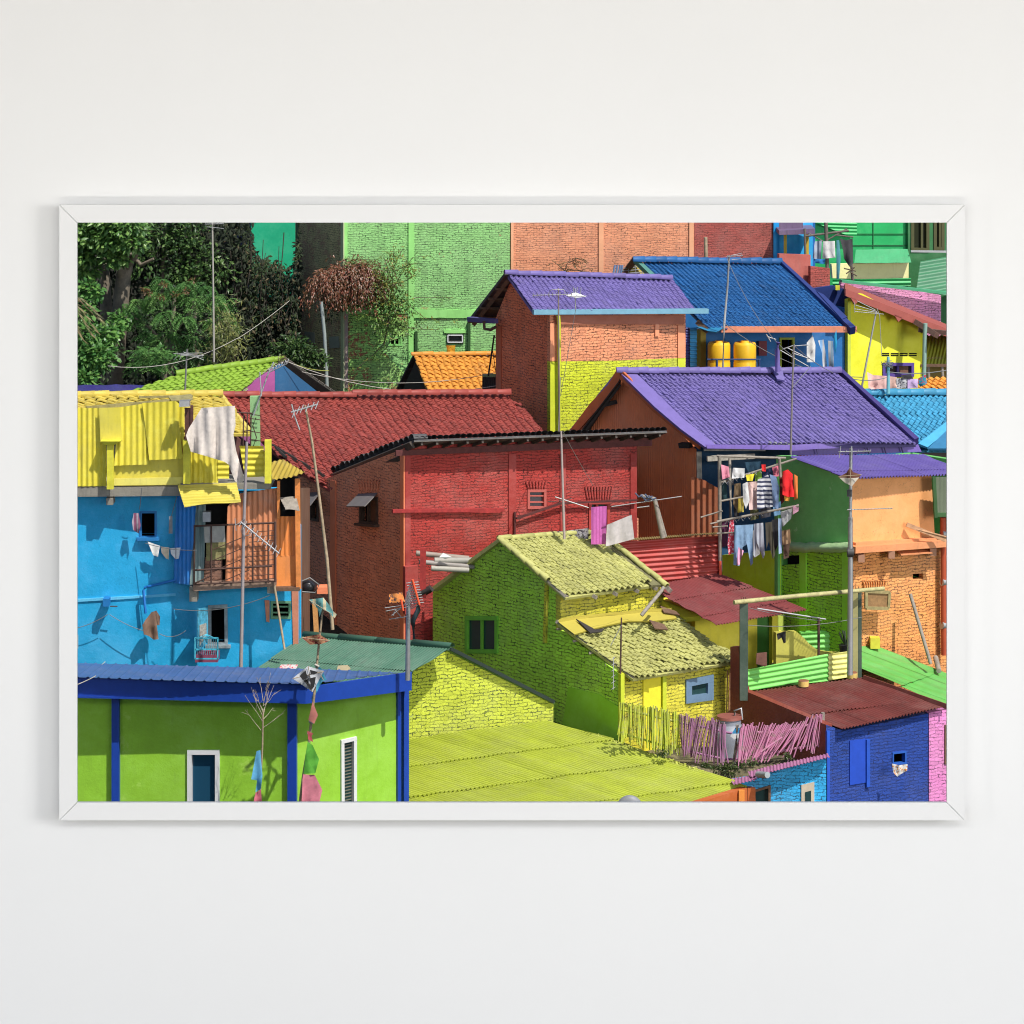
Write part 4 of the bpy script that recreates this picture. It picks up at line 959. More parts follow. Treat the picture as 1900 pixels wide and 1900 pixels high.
mb = MB(); mb.path([P(470, 772, 58.3), P(488, 720, 58.3), P(499, 690, 58.3), P(508, 672, 58.3)], .014, 5); mb.tube(P(485, 735, 58.25), P(482, 690, 58.25), .012, 5)
T = Thing('tv_antenna', 'white slanting antenna with short prongs above the green post', 'antenna', 'television antennas on poles'); T.add('mast', mb, LGREY)
mb = MB(); mb.tube(P(497, 692, 58.25), P(532, 675, 58.2), .01, 5)
for k in range(6): mb.path([P(499 + 6 * k, 684 - 3 * k + 0, 58.2), P(503 + 6 * k, 690 - 3 * k, 58.15), P(508 + 5.5 * k, 681 - 3 * k, 58.2)], .007, 4)
T.add('elements', mb, LGREY)
T = Thing('tv_antenna', 'bamboo mast with bent yagi leaning before the orange brick wall', 'antenna', 'television antennas on poles')
mb = MB(); mb.path([P(617, 1168, 59.3), P(607, 1040, 59.3), P(592, 920, 59.3), (P(579, 820, 59.3)), P(566, 752, 59.3)], .035, 7, .02); T.add('mast', mb, BAMBOO)
mb = MB(); mb.tube(P(540, 765, 59.2), P(590, 750, 59.2), .016, 5); mb.path([P(541, 750, 59.2), P(546, 770, 59.2), P(556, 798, 59.2)], .014, 5)
for x, y in ((545, 768), (553, 762), (560, 759), (570, 757), (580, 754), (588, 752)): mb.tube(P(x - 3, y + 7, 59.15), P(x + 3, y - 8, 59.2), .01, 4)
T.add('elements', mb, LGREY)
antenna('tall grey pole with a drooping yagi in front of the iron railing', [(447, 1240), (450, 1100), (453, 960), (458, 820)], 57.2, (446, 968, 518, 1027), 11, (3, -6), .034, mm=plain('mauve_grey_pole', (.36, .31, .31), .6), br=.014, extra=([(437, 975), (455, 962), (447, 985), (452, 995), (462, 993), (468, 980)], [(436, 962), (438, 985)]))
mb = MB(); mb.tube(P(509, 1086, 58.4), P(528, 1205, 58.2), .022, 6); single('bamboo_cane', 'thin cane leaning below the right end of the balcony', 'cane', mb, BAMBOO)
uw = 'laundry'
wht = cloth('white_cotton', (.72, .72, .7)); 
for poly, lb, m_ in (([(274, 1005), (297, 1013), (293, 1033), (284, 1030)], 'white underpants, left one of three on the blue wall line', wht),
                     ([(298, 1014), (314, 1016), (313, 1038), (308, 1036), (300, 1026)], 'cream underpants, middle one of three on the blue wall line', cloth('cream_cotton', (.72, .62, .48))),
                     ([(316, 1017), (335, 1016), (332, 1036), (326, 1038), (317, 1027)], 'white underpants with dark trim, right one of three by the tin wall', cloth('trim_cotton', (.68, .7, .72), (.2, .2, .25), 0, 6, .1))):
    single('underpants', lb, 'laundry', fabric(poly, 58.6, .04, 12, step=4), m_, uw)
single('laundry', 'brown shirt hanging alone on the sky blue wall', 'laundry', fabric([(281, 1136), (290, 1133), (297, 1144), (296, 1160), (291, 1160), (294, 1186), (285, 1187), (276, 1180), (267, 1177), (264, 1160), (270, 1150)], 58.52, .07, 8, step=4), cloth('brown_wool', S(120, 95, 80, .8)), uw)
single('laundry', 'purple striped cloth hanging left of the small blue wall window', 'laundry', fabric([(248, 952), (257, 952), (261, 975), (257, 990), (247, 983), (245, 968)], 58.5, .05, 12, step=4), cloth('plum_stripe', S(130, 80, 105), (.4, .35, .4), 0, 12, .4), uw)
single('laundry', 'grey ribbed cloth dangling near the blue tin corner', 'laundry', fabric([(314, 958), (320, 958), (320, 990), (313, 990)], 58.45, .03, 9, step=4), cloth('grey_ribbed', (.25, .26, .28)), uw)
single('laundry', 'white towel corner at the left edge of the blue wall', 'laundry', fabric([(120, 1165), (145, 1178), (145, 1203), (120, 1210)], 58.3, .05, 9, step=5), wht, uw)
T = Thing('bird_cage', 'teal wire bird cage with maroon tray below the open blue window', 'bird cage')
mb = MB(); cx0, cx1, cy0, cy1, Yc = 362, 404, 1184, 1222, 58.15
def cg(x, y, d): return P(x, y, Yc + d)
for d in (0, .38):
    for i in range(12): x = cx0 + (cx1 - cx0) * i / 11; mb.tube(cg(x, cy0, d), cg(x, cy1, d), .004, 4)
for x in (cx0, cx1):
    for i in range(8): mb.tube(cg(x, cy0, .38 * i / 7), cg(x, cy1, .38 * i / 7), .004, 4)
T.add('bars', mb, plain('teal_wire', S(100, 160, 175), .5)); mb = MB()
for y in (cy0, 1205, cy1):
    for a, b in (((cx0, 0), (cx1, 0)), ((cx0, .38), (cx1, .38)), ((cx0, 0), (cx0, .38)), ((cx1, 0), (cx1, .38))): mb.beam(cg(a[0], y, a[1]), cg(b[0], y, b[1]), .025, .025)
for x in (cx0, cx1): mb.beam(cg(x, cy0, 0), cg(x, cy1, 0), .025, .025)
for x in (368, 378, 384, 390, 398): mb.tube(cg(x, cy0, .1), cg(383, 1177, .19), .008, 4)
T.add('frame', mb, plain('teal_cage_frame', S(70, 170, 195), .5)); mb = MB()
mb.slab([[cg(cx0, 1215, -.01), cg(cx1, 1215, -.01), cg(cx1, 1229, -.01), cg(cx0, 1229, -.01)]], V((0, -1, 0)), .38); T.add('tray', mb, plain('maroon_tray', S(120, 60, 85)))
mb = MB(); mb.box(cg(388, 1211, .15), V((.05, 0, 0)), V((0, .04, 0)), V((0, 0, .03))); T.add('feeder', mb, plain('red_cup', S(170, 50, 80)))
T = Thing('wall_lamp', 'small blue bracket box standing off the sky blue wall', 'lamp'); mb = MB(); mb.box(P(198, 1116, 58.58), V((.055, 0, 0)), V((0, .12, 0)), V((0, 0, .07))); T.add('box', mb, plain('blue_bracket', S(25, 110, 175)))
mb = MB(); mb.tube(P(204, 1125, 58.5), P(218, 1125, 58.5), .01, 4); T.add('rod', mb, RUSTY)
mb = MB(); mb.path([P(326, 1076, 58.64), P(268, 1090, 58.64), P(266, 1096, 58.64), P(270, 1138, 58.64)], .025, 7); single('drain_pipe', 'blue elbow pipe on the sky blue wall above the brown shirt', 'pipe', mb, plain('blue_pipe', S(25, 105, 180)))
for a, b, s_ in (((143, 1165, 58.5), (200, 1140, 58.5), .03), ((203, 1140, 58.5), (265, 1170, 58.5), .03), ((296, 1176, 58.4), (345, 1170, 58.4), .08), ((270, 1008, 58.55), (365, 1021, 57.7), .04), ((322, 1130, 58.3), (500, 1105, 57.7), .12), ((328, 922, 58.4), (318, 958, 58.45), 0), ((263, 905, 58.3), (259, 945, 58.5), .02)):
    wire('thin line strung along the sky blue house wall', a, b, s_)
wire('thin cable crossing the near edge of the faded blue sheet roof', (100, 1290, 52.3), (195, 1228, 55.5), .05, .008, WIREL)
wire('second thin cable over the left end of the blue fascia', (100, 1283, 52.3), (178, 1254, 52.6), .03, .008, WIREL)

# ================================================================== F  red and orange brick house (centre)
t = Thing('house', 'large brick house, red front and orange side, with black tiled eave', 'house', 'houses')
rF = brick('red_painted_brick', S(172, 56, 50, .98), S(80, 22, 20), .056, .17, .5, .12, 0, (.14, .04, .03), worn=S(190, 110, 90), bump=1.2, seed=31)
oF = brick('orange_painted_brick', (.86, .29, .155), S(85, 42, 28), .058, .165, .7, -.1, 0, (.14, .06, .04), worn=S(150, 80, 60), bump=1.0, seed=33)
pf = vplane(750, 62.3, 1180, 64.2); pl = vplane(750, 62.3, 555, 65.9)
f1 = rect(978, 908, 1013, 944); f2 = rect(1092, 930, 1131, 990); f3 = [(668, 925), (702, 922), (702, 975), (668, 972)]; f4 = [(577, 930), (592, 928), (592, 968), (577, 965)]
wall(t, pf, [(750, 826), (1182, 812), (1182, 1260), (750, 1260)], rF, [f1, f2])
wall(t, pl, [(750, 832), (600, 890), (540, 880), (540, 1260), (750, 1260)], oF, [f3, f4])
rt = plain('pale_red_trim', S(180, 90, 82, .95), .6)
window(t, pf, f1, rt, glassm('grey_reflecting_glass', (.13, .15, .17), .15), .05, .03, hbars=(.33, .66))
window(t, pf, f2, plain('red_trim', S(165, 60, 55)), GLASS, .06, .03, bars=(.4,))
dt = wood('dark_wood_frame', (.1, .06, .04))
w = window(t, pl, f3, dt, None, .06, .03, bars=(.45,), sill=True)
mb = MB(); mb.slab([pts(pl.off(-.04), [(684, 928), (700, 927), (700, 972), (684, 970)])], pl.n, .02); t.add('shutter', mb, wood('brown_shutter', (.17, .08, .045)), w)
window(t, pl, f4, dt, None, .05, .03)
def hood(poly, m_=None):
    mb = MB(); q = poly; n = (q[1] - q[0]).cross(q[2] - q[0]).normalized(); n = n if n.z > 0 else -n; mb.slab([q], n, .02); t.add('window_hood', mb, m_ or plain('grey_tin_hood', (.16, .15, .15), .5))
hood([pl.at(665, 916), pl.at(700, 914), P(676, 939, 62.75), P(642, 939, 63.45)]); hood([pl.at(562, 915), pl.at(594, 912), P(575, 937, 64.4), P(550, 937, 65.0)])
for pp, x0, x1, yb, yt, m_ in ((pf, 1088, 1134, 925, 903, rF), (pf, 978, 1012, 906, 893, rF), (pl, 665, 702, 912, 890, oF)):
    mb = MB(); k = int((x1 - x0) / 4.5)
    for i in range(k):
        x = x0 + (x1 - x0) * (i + .5) / k; f = (i + .5) / k - .5; mb.beam(pp.off(.012).at(x, yb), pp.off(.012).at(x + f * 9, yt), .033, .03, pp.n)
    t.add('brick_arch', mb, m_)
rcol = plaster('smooth_red_plaster', S(164, 54, 49, .98), .3, (.15, .05, .04), bump=.8)
for x0, x1 in ((752, 762), (944, 958), (1040, 1050), (1170, 1182)):
    t.add('pilaster', slab3(pf.off(.025), [(x0, 842), (x1, 842), (x1, 1260), (x0, 1260)], .024), rcol)
ocol = plaster('smooth_orange_plaster', S(175, 98, 66, .5), .4, (.1, .05, .04))
for x0, x1, y0 in ((742, 749, 836), (612, 622, 892)): t.add('pilaster', slab3(pl.off(.025), [(x0, y0), (x1, y0), (x1, 1260), (x0, 1260)], .024), ocol)
t.add('wall_beam', slab3(pf.off(.05), [(735, 836), (1210, 812), (1210, 827), (735, 846)], .05), wood('dark_red_beam', (.12, .03, .03)))
mb = MB(); mb.beam(pf.off(.05).at(728, 948), pf.off(.05).at(935, 946), .06, .08, pf.n); mb.beam(pf.off(.03).at(728, 951), pf.off(.08).at(928, 950), .03, .03, pf.n); t.add('ledge', mb, wood('red_timber', S(150, 45, 45)))
mb = MB(); mb.beam(pf.off(.1).at(958, 962), pf.off(.1).at(1040, 934), .04, .05, pf.n); mb.beam(pf.off(.1).at(1040, 934), pf.off(.1).at(1182, 928), .035, .05, pf.n); mb.beam(pf.off(.06).at(955, 950), pf.off(.06).at(955, 1000), .03, .04, pf.n); t.add('clothes_rail', mb, wood('dark_red_rail', (.1, .025, .025)))
# the black-tiled slab whose high edge faces us
q1, q2, q3 = P(768, 816, 62.0), P(1237, 799, 64.0), P(588, 890, 65.95)
n = (q2 - q1).cross(q3 - q1).normalized(); n = n if n.z > 0 else -n
kT = tilem('blackened_tile', (.05, .048, .05), .5, .4, (.015, .015, .015), .7, (.2, .2, .21))
mb = MB(); q4 = q2 + (q3 - q1); mb.slab([[q1, q2, q4, q3]], n, .05)
def wave(a, b, m):
    t_ = (b - a).normalized(); L = (b - a).length
    for i in range(m):
        c = a + t_ * (L * (i + .5) / m) + n * U(0, .012); r = L / m * .55 * U(.9, 1.2)
        rows = []
        for d in (0, 1): rows.append([c + t_ * (r * math.cos(x)) + n * (r * .9 * abs(math.sin(x)) + .012) + ((b - a).cross(n).normalized() * (.0 - .3 * d if ((b - a).cross(n)).dot(V((0, -1, 0))) > 0 else .3 * d - .0)) for x in [math.pi * k / 6 for k in range(7)]])
        mb.grid(rows, True, R())
wave(q1, q2, 44); wave(q3, q1, 20)
t.add('roof', mb, kT)
mb = MB()
for i in range(17):
    c = q1.lerp(q2, (i + .5) / 17) - n * .075; d = (q3 - q1).normalized(); mb.beam(c + d * .0, c + d * .9, .045, .07, n)
mb.beam(q1.lerp(q3, .02) - n * .08, q3 - n * .08, .14, .05, V((0, -1, 0))); mb.beam(pl.at(742, 850), q3 - n * .16 + V((.05, 0, -.02)), .09, .07)
t.add('rafters', mb, wood('dark_rafters', (.075, .06, .05)))  # dark brown rafters along the eave
mb = MB(); mb.beam(q1 - n * .035 + V((0, -.02, 0)), q2 - n * .035 + V((0, -.02, 0)), .03, .016, n); t.add('eave_lath', mb, wood('dark_grey_lath', (.13, .12, .11)))
back(t, (750, 62.5), (570, 65.8), (1180, 64.4), 3.6, oF)
# red posts with stored tubes
T = Thing('timber_post', 'thick red post holding stored white tubes by the red wall', 'post'); mb = MB(); mb.beam(P(785, 1016, 60.9), P(785, 1110, 60.9), .11, .11); T.add('post', mb, wood('red_post', S(150, 45, 42)))
mb = MB(); mb.slab([pts(pf.off(.14), [(752, 1052), (776, 1050), (776, 1140), (752, 1140)])], pf.n, .13); T.add('base', mb, rcol)
for i, (x0, y0, x1, y1, r, c) in enumerate(((772, 1026, 870, 1036, .05, (.3, .24, .2)), (806, 1040, 890, 1040, .06, (.36, .34, .3)), (778, 1042, 880, 1052, .045, (.3, .27, .25)), (800, 1054, 870, 1058, .05, (.38, .36, .31)))):
    mb = MB(); mb.tube(P(x0, y0, 61.2 - .05 * i), P(x1, y1, 61.3 - .05 * i), r, 9); single('tube', 'pale tube stacked beside the red post behind the lime gable', 'tube', mb, plain('pale_tube%d' % i, c, .6), 'stored pale tubes')
mb = MB(); mb.slab([[P(815, 1034, 60.95), P(822, 1026, 61.0), P(838, 1034, 61), P(826, 1037, 61)]], V((0, -1, 0)), .03); single('board', 'white scrap of board on top of the stored tubes', 'board', mb, plain('white_board', (.6, .6, .58)))
single('laundry', 'magenta pink towel hanging below the red wall window', 'laundry', fabric([(1097, 941), (1126, 939), (1125, 985), (1124, 1010), (1097, 1010)], 60.9, .04, 12, 1), cloth('magenta_towel', S(205, 105, 182, 1.05), S(180, 85, 155, 1.05), 0, 16, .3), 'laundry')
single('laundry', 'white sheet stretched askew at the right end of the red wall', 'laundry', fabric([(1126, 974), (1172, 955), (1177, 1000), (1124, 1014)], 60.8, .05, 7, 1), cloth('white_sheet', (.54, .5, .5)), 'laundry')
single('laundry', 'dark and floral cloths bundled just above the lime ridge', 'laundry', fabric([(1016, 987), (1040, 986), (1092, 980), (1092, 1000), (1016, 1000)], 61.2, .06, 14, step=5), cloth('floral_bundle', (.4, .38, .42), None, spots=(.05, .04, .06)), 'laundry')
antenna('thin galvanised mast standing in front of the red brick wall', [(1047, 1000), (1044, 900), (1041, 800)], 60.7, None, r=.026, mm=plain('pinkish_mast', (.4, .33, .31)))
T = Thing('tv_antenna', 'long low yagi tied to a forked grey log beside the red wall', 'antenna', 'television antennas on poles')
mb = MB(); mb.tube(P(1030, 922, 60.7), P(1092, 942, 60.7), .01, 5); mb.tube(P(1135, 940, 60.7), P(1265, 921, 60.7), .009, 5); mb.tube(P(1182, 942, 60.7), P(1205, 939, 60.7), .01, 5)
T.add('boom', mb, LGREY); mb = MB(); mb.path([P(1230, 998, 60.8), P(1222, 960, 60.8), P(1214, 925, 60.8), P(1190, 920, 60.8)], .05, 7, .035); mb.path([P(1234, 996, 60.85), P(1226, 965, 60.8), P(1217, 930, 60.8)], .04, 6, .03); T.add('log', mb, GREYW)
mb = MB()
for x, y in ((1185, 919), (1195, 922), (1203, 921), (1198, 926), (1210, 924)): mb.path([P(x - 6, y - 4, 60.7), P(x, y + 3, 60.65), P(x + 7, y, 60.7)], .018, 5)
T.add('rag_binding', mb, cloth('blue_binding', (.08, .1, .16)))
wire('cable drooping from the red wall window to the long yagi', (1016, 930, 61.2), (1060, 925, 60.7), .02)
T = Thing('cable_bundle', 'black bag and cables in the dark gap beside the orange wall', 'bag'); mb = MB(); rows = []
for i in range(7):
    a = i / 6 * math.pi; rows.append([P(571, 1088, 60.5) + V((.16 * math.sin(a) * math.cos(b) * (1 + .2 * math.sin(3 * b)), .1 * math.sin(a) * math.sin(b), .12 * math.cos(a))) for b in [k * .5236 for k in range(12)]])
mb.grid(rows, close=True); T.add('bag', mb, plain('black_plastic', (.02, .02, .025), .3)); mb = MB(); mb.path([P(556, 1080, 60.4), P(575, 1072, 60.4), P(592, 1085, 60.4), P(585, 1100, 60.4), P(560, 1098, 60.4)], .015, 5); T.add('cable', mb, WIRE)
mb = MB(); mb.slab([[P(588, 1090, 60.6), P(612, 1090, 60.6), P(612, 1102, 60.6), P(588, 1102, 60.6)]], V((0, -1, 0)), .3); single('brick_block', 'short orange brick block on the ledge next to the black bag', 'block', mb, ocol)
mb = MB(); mb.beam(P(584, 1118, 60.2), P(588, 1190, 60.2), .09, .06); single('plank', 'orange plank standing in the dark gap behind the kites', 'plank', mb, wood('orange_gap_plank', (.6, .3, .1)))

# ================================================================== G  maroon tile roof behind
t = Thing('house', 'house under the long maroon tile roof behind the red wall', 'house', 'houses')
mT = tilem('maroon_tile', S(154, 70, 62, 1.3), .22, .2, (.06, .03, .025), .6, S(138, 70, 62, 1.3))
rg = rplane((410, 730, 68.2), (945, 728, 69.1), (1000, 800, 67.55))
t.add('roof', tiles(rg, [(415, 734), (944, 732), (975, 764), (1006, 803), (1030, 850), (760, 880), (620, 910), (560, 874), (500, 830)], ((415, 734), (944, 732)), ((944, 732), (998, 800)), .163, .118, .028, .016, .004), mT)
t.add('ridge_cap', caps(rg.off(.06).at(412, 731), rg.off(.06).at(660, 733), 11, .085), mT); t.add('ridge_cap', caps(rg.off(.1).at(655, 729), rg.off(.1).at(947, 728), 11, .085), mT)
t.add('verge_cap', caps(rg.off(.05).at(408, 732), rg.off(.05).at(470, 808), 7, .06), yT)
mb = MB(); mb.beam(rg.off(-.03).at(500, 828), rg.off(-.03).at(606, 890), .14, .07); mb.slab([[rg.off(-.1).at(503, 832), rg.off(-.1).at(610, 894), P(600, 905, 66.3), P(508, 860, 68)]], V((-.5, -.5, -.5)).normalized(), .03); mb.beam(rg.off(.02).at(512, 832), rg.off(.02).at(530, 848), .05, .06); t.add('barge_board', mb, BLACKW)
gp = vplane(1000, 67.9, 420, 67.2)
wall(t, gp, [(420, 800), (505, 850), (600, 905), (990, 815), (1000, 1000), (420, 1000)], plaster('maroon_plaster', (.18, .07, .06)))
mb = MB(); r1, r2 = rg.at(410, 731), rg.at(947, 727); d = V((0, 2.0, -.8)); mb.slab([[r1, r2, r2 + d, r1 + d]], V((0, .37, .93)), .06); t.add('roof', mb, mT)
back(t, (420, 67.8), (420, 70.4), (985, 68.3), 4.0, mT)

# ================================================================== I  purple roof house with brown tin gable (right of centre)
t = Thing('house', 'house with the biggest purple tile roof and brown tin gable wall', 'house', 'houses')
vT = tilem('purple_tile', S(124, 112, 176, 1.45), .14, .2, (.06, .055, .11), .65, S(130, 118, 176, 1.4))
ri = rplane((1150, 685, 66.5), (1305, 822, 64.4), (1555, 683, 66.9))
t.add('roof', tiles(ri, [(1176, 694), (1552, 692), (1700, 822), (1318, 826)], ((1176, 694), (1552, 692)), ((1552, 692), (1697, 820)), .1, .118, .022, .011, .003), vT)
t.add('ridge_cap', caps(ri.off(.05).at(1145, 688), ri.off(.05).at(1560, 687), 22, .09), vT)
vP = plain('purple_board_paint', S(126, 110, 182, 1.25), .6, 0, .12)
mb = MB(); q = [(1144, 685), (1176, 688), (1232, 742), (1262, 772), (1332, 828), (1308, 829), (1262, 795), (1215, 755)]; mb.slab([pts(ri.off(.03), q)], ri.n, .06); t.add('verge_strip', mb, vP)
mb = MB(); mb.slab([[ri.off(.06).at(1554, 683), ri.off(.06).at(1563, 684), ri.off(.06).at(1705, 812), ri.off(.06).at(1697, 815)]], ri.n, .16); t.add('verge_strip', mb, plain('dark_purple_edge', S(55, 45, 105), .6))
oI = plain('rust_orange_board', S(176, 92, 52, .75), .6, 0, .15)
pgi = vplane(1290, 65.1, 1070, 67.6)
tI = sheetm('brown_orange_tin', (.88, .255, .1), .0, .08, .55)
t.add('gable_wall', sheet(pgi, [(1060, 812), (1110, 740), (1152, 696), (1225, 768), (1292, 826), (1292, 1040), (1060, 1040)], ((1060, 812), (1290, 812)), ((1150, 700), (1150, 900)), .062, .007, 9, 0, seg=6), tI)
pv = vplane(1310, 64.6, 1040, 67.6)
mb = MB(); mb.slab([pts(pv, [(1144, 686), (1155, 690), (1142, 718), (1110, 757), (1072, 800), (1056, 800), (1095, 748), (1128, 714)])], pv.n, .05); t.add('barge_board', mb, oI); mb = MB(); mb.slab([pts(pv, [(1150, 690), (1156, 690), (1222, 757), (1295, 818), (1297, 834), (1212, 764), (1150, 703)])], pv.n, .05); t.add('barge_board', mb, oI)
mb = MB(); r1, r2, e1 = P(1146, 686, 66.6), P(1556, 684, 67.0), P(1050, 806, 68.0); n = (e1 - r1).cross(r2 - r1).normalized(); n = n if n.z > 0 else -n
mb.slab([[r1, e1, e1 + (r2 - r1), r2]], n, .07); t.add('roof', mb, vT)
mb = MB(); mb.beam(pgi.off(.2).at(1118, 752), pgi.off(.0).at(1145, 745), .08, .06); mb.beam(pgi.off(.2).at(1085, 800), pgi.off(.2).at(1150, 715), .05, .06); mb.slab([[pgi.off(.28).at(1076, 803), pgi.off(.28).at(1150, 706), pgi.at(1152, 708), pgi.at(1092, 803)]], V((0, 0, -1)), .02); mb.beam(pgi.off(.15).at(1262, 826), pgi.off(.15).at(1282, 826), .1, .1); t.add('purlin', mb, BLACKW)
# front under the eave
pi_ = vplane(1292, 65.1, 1480, 65.9)
wall(t, pi_, [(1292, 830), (1480, 830), (1480, 1060), (1292, 1060)], plaster('deep_teal_plaster', S(30, 70, 105, .7), .5))
mb = MB(); mb.beam(ri.off(-.1).at(1306, 829), ri.off(-.1).at(1420, 829), .16, .05); t.add('fascia', mb, wood('grey_white_board', (.42, .39, .35)))
mb = MB(); mb.beam(P(1312, 851, 64.4), P(1400, 846, 64.6), .1, .08); mb.beam(P(1297, 838, 64.7), P(1298, 900, 64.7), .1, .08); t.add('beam', mb, wood('pale_beam', (.45, .42, .36)))
mb = MB(); mb.beam(ri.off(-.04).at(1425, 826), ri.off(-.04).at(1470, 828), .14, .04); t.add('fascia', mb, wood('pale_green_board', (.33, .36, .33)))
t.add('tin_front', sheet(vplane(1285, 64.6, 1340, 64.4), [(1283, 884), (1305, 890), (1336, 908), (1336, 1060), (1283, 1060)], ((1283, 884), (1336, 884)), ((1283, 884), (1283, 990)), .12, .014, 4, 0), sheetm('rusty_brown_tin', S(158, 92, 62, .8), .35, .2))
back(t, (1290, 65.2), (1070, 67.7), (1560, 66.6), 5.0, tI)
# purple metal flashings above the lean-to
mb = MB()
for poly, dy, th in (([(1310, 825), (1470, 826), (1600, 818), (1697, 812), (1703, 818), (1600, 830), (1470, 835), (1312, 832)], .16, .03), ([(1470, 832), (1600, 826), (1700, 817), (1710, 838), (1600, 842), (1468, 845)], .05, .03)):
    pl_ = vplane(1310, 64.1 - dy, 1700, 65.2 - dy)
    cols = [pl_.off(.05 * mnoise.noise(V((x * .03, y, 0)))).at(x, y) for x, y in poly]
    mb.slab([[pl_.at(x, y) for x, y in poly]], pl_.n, th)
t.add('flashing', mb, sheetm('purple_flashing', S(125, 102, 188, .95), .2, .04, .5))
mb = MB(); pl_ = vplane(1310, 64.0, 1700, 65.1)
for x in (1513, 1608, 1640, 1672): mb.beam(pl_.off(.03).at(x, 829), pl_.off(.03).at(x + 4, 842), .02, .02, pl_.n)
t.add('seam', mb, plain('dark_purple_seam', S(55, 45, 95)))
antenna('tall bare mast with a side stay on the big purple roof', [(1467, 845), (1470, 720), (1473, 640)], 63.6, None, r=.022, mm=plain('mauve_mast', (.22, .19, .2)), extra=([(1472, 717), (1504, 680)], [(1466, 870), (1468, 840)]))
mb = MB(); mb.path([P(1443, 690, 66.4), P(1442, 650, 66.4), P(1444, 635, 66.4)], .05, 8); T = Thing('vent_pipe', 'purple vent pipe on the ridge of the biggest purple roof', 'pipe'); T.add('pipe', mb, vP)
mb = MB(); mb.slab([pts(ri.off(.1), [(1435, 688), (1452, 687), (1456, 706), (1442, 703)])], ri.n, .04); T.add('flashing', mb, vT)

# ================================================================== J  green / orange house with purple lean-to
t = Thing('house', 'two storey house, green side and orange front, under a purple sheet lean-to', 'house', 'houses')
gJ = plaster('dark_green_plaster', S(66, 116, 60, .34), .2, (.12, .2, .12), .7, patch=.06, patchc=S(130, 165, 120, .6))
oJ = plaster('peach_plaster', S(226, 148, 92, .74), .25, (.4, .22, .12), .7, patch=.06, patchc=(.45, .3, .25), crack=.5)
bJ = brick('orange_brick_wall', S(222, 142, 80, .8), S(95, 50, 25), .058, .165, .75, .15, .04, (.3, .15, .07), worn=S(200, 140, 100), seed=41, bump=1.0)
lJ = brick('dark_lime_brick', S(105, 150, 30, .45), S(25, 40, 10), .06, .17, .8, .2, 0, (.08, .12, .02), seed=43, bump=1.0)  # dark lime brick of the lower side wall
pjl = vplane(1576, 60.8, 1340, 63.7); pjf = vplane(1576, 60.8, 1800, 62.2)
wall(t, pjl, [(1576, 886), (1466, 846), (1440, 846), (1440, 1018), (1576, 1018)], gJ)
wall(t, pjf, [(1577, 880), (1728, 878), (1735, 1005), (1577, 1015)], oJ)
h1 = [(1694, 1065), (1713, 1064), (1713, 1074), (1694, 1075)]; h2 = [(1606, 1092), (1641, 1090), (1641, 1125), (1608, 1128)]
wall(t, pjf.off(-.05), [(1577, 1010), (1830, 1000), (1830, 1330), (1577, 1330)], bJ, [h1, h2])
niche(t, pjf.off(-.05), h1); niche(t, pjf.off(-.05), h2)
h3 = [(1446, 1032), (1484, 1030), (1484, 1047), (1446, 1049)]
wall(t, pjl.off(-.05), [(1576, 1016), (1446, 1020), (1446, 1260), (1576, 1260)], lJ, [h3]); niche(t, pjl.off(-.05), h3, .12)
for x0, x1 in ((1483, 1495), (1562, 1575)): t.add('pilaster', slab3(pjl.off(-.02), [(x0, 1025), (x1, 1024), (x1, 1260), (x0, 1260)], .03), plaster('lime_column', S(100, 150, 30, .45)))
t.add('wall', slab3(pjl.off(-.02), [(1340, 1030), (1448, 1020), (1448, 1260), (1340, 1260)], .08), plaster('bright_lime_plaster', S(150, 180, 25, .5), .3))
mb = MB(); rows = []
for d, yy_ in ((.0, 1006), (.2, 1012), (.22, 1020), (.0, 1025)): rows.append([pjl.off(d + .03 * mnoise.noise(V((x * .1, d * 9, 0)))).at(x, yy_ + 3 * mnoise.noise(V((x * .08, d, 4)))) for x in range(1466, 1580, 6)])
mb.grid(rows); t.add('ledge', mb, plaster('pale_green_cement', S(150, 180, 130, .9), .5, bump=1))
mb = MB(); mb.beam(pjf.off(.12).at(1580, 1019), pjf.off(.12).at(1752, 1007), .12, .26, pjf.n); mb.beam(pjf.off(.05).at(1585, 1009), pjf.off(.05).at(1735, 999), .05, .1, pjf.n); t.add('ledge', mb, plaster('peach_cement_ledge', S(205, 135, 90, .8), .5, bump=1))
mb = MB()
for x, y in ((1597, 1034), (1653, 1027), (1730, 1022)): mb.box(pjf.off(.12).at(x, y), V((.06, 0, 0)), V((0, .14, 0)), V((0, 0, .07)))
t.add('corbel', mb, plaster('grey_peach_cement', S(165, 120, 95), .5))
mb = MB(); mb.slab([[pjf.off(.02).at(1665, 1022), pjf.off(.02).at(1730, 1018), pjf.off(.25).at(1731, 1025), pjf.off(.25).at(1672, 1029)]], V((0, 0, 1)), .02); t.add('tin_flap', mb, sheetm('orange_flap', S(200, 130, 85), .4))
bq = [(1607, 1097), (1650, 1099), (1648, 1129), (1607, 1128)]; fx_ = wood('olive_shutter', (.33, .27, .12))
mb = MB(); po_ = pjf.off(.25); q = [po_.at(*p) for p in bq]
for i in range(4): mb.beam(q[i], q[(i + 1) % 4], .06, .04, pjf.n)
sh = t.add('shutter', mb, fx_); mb = MB(); mb.slab([[p - pjf.n * .005 for p in q]], pjf.n, .012); t.add('panel', mb, wood('brown_panel', (.3, .17, .07)), sh)
mb = MB()
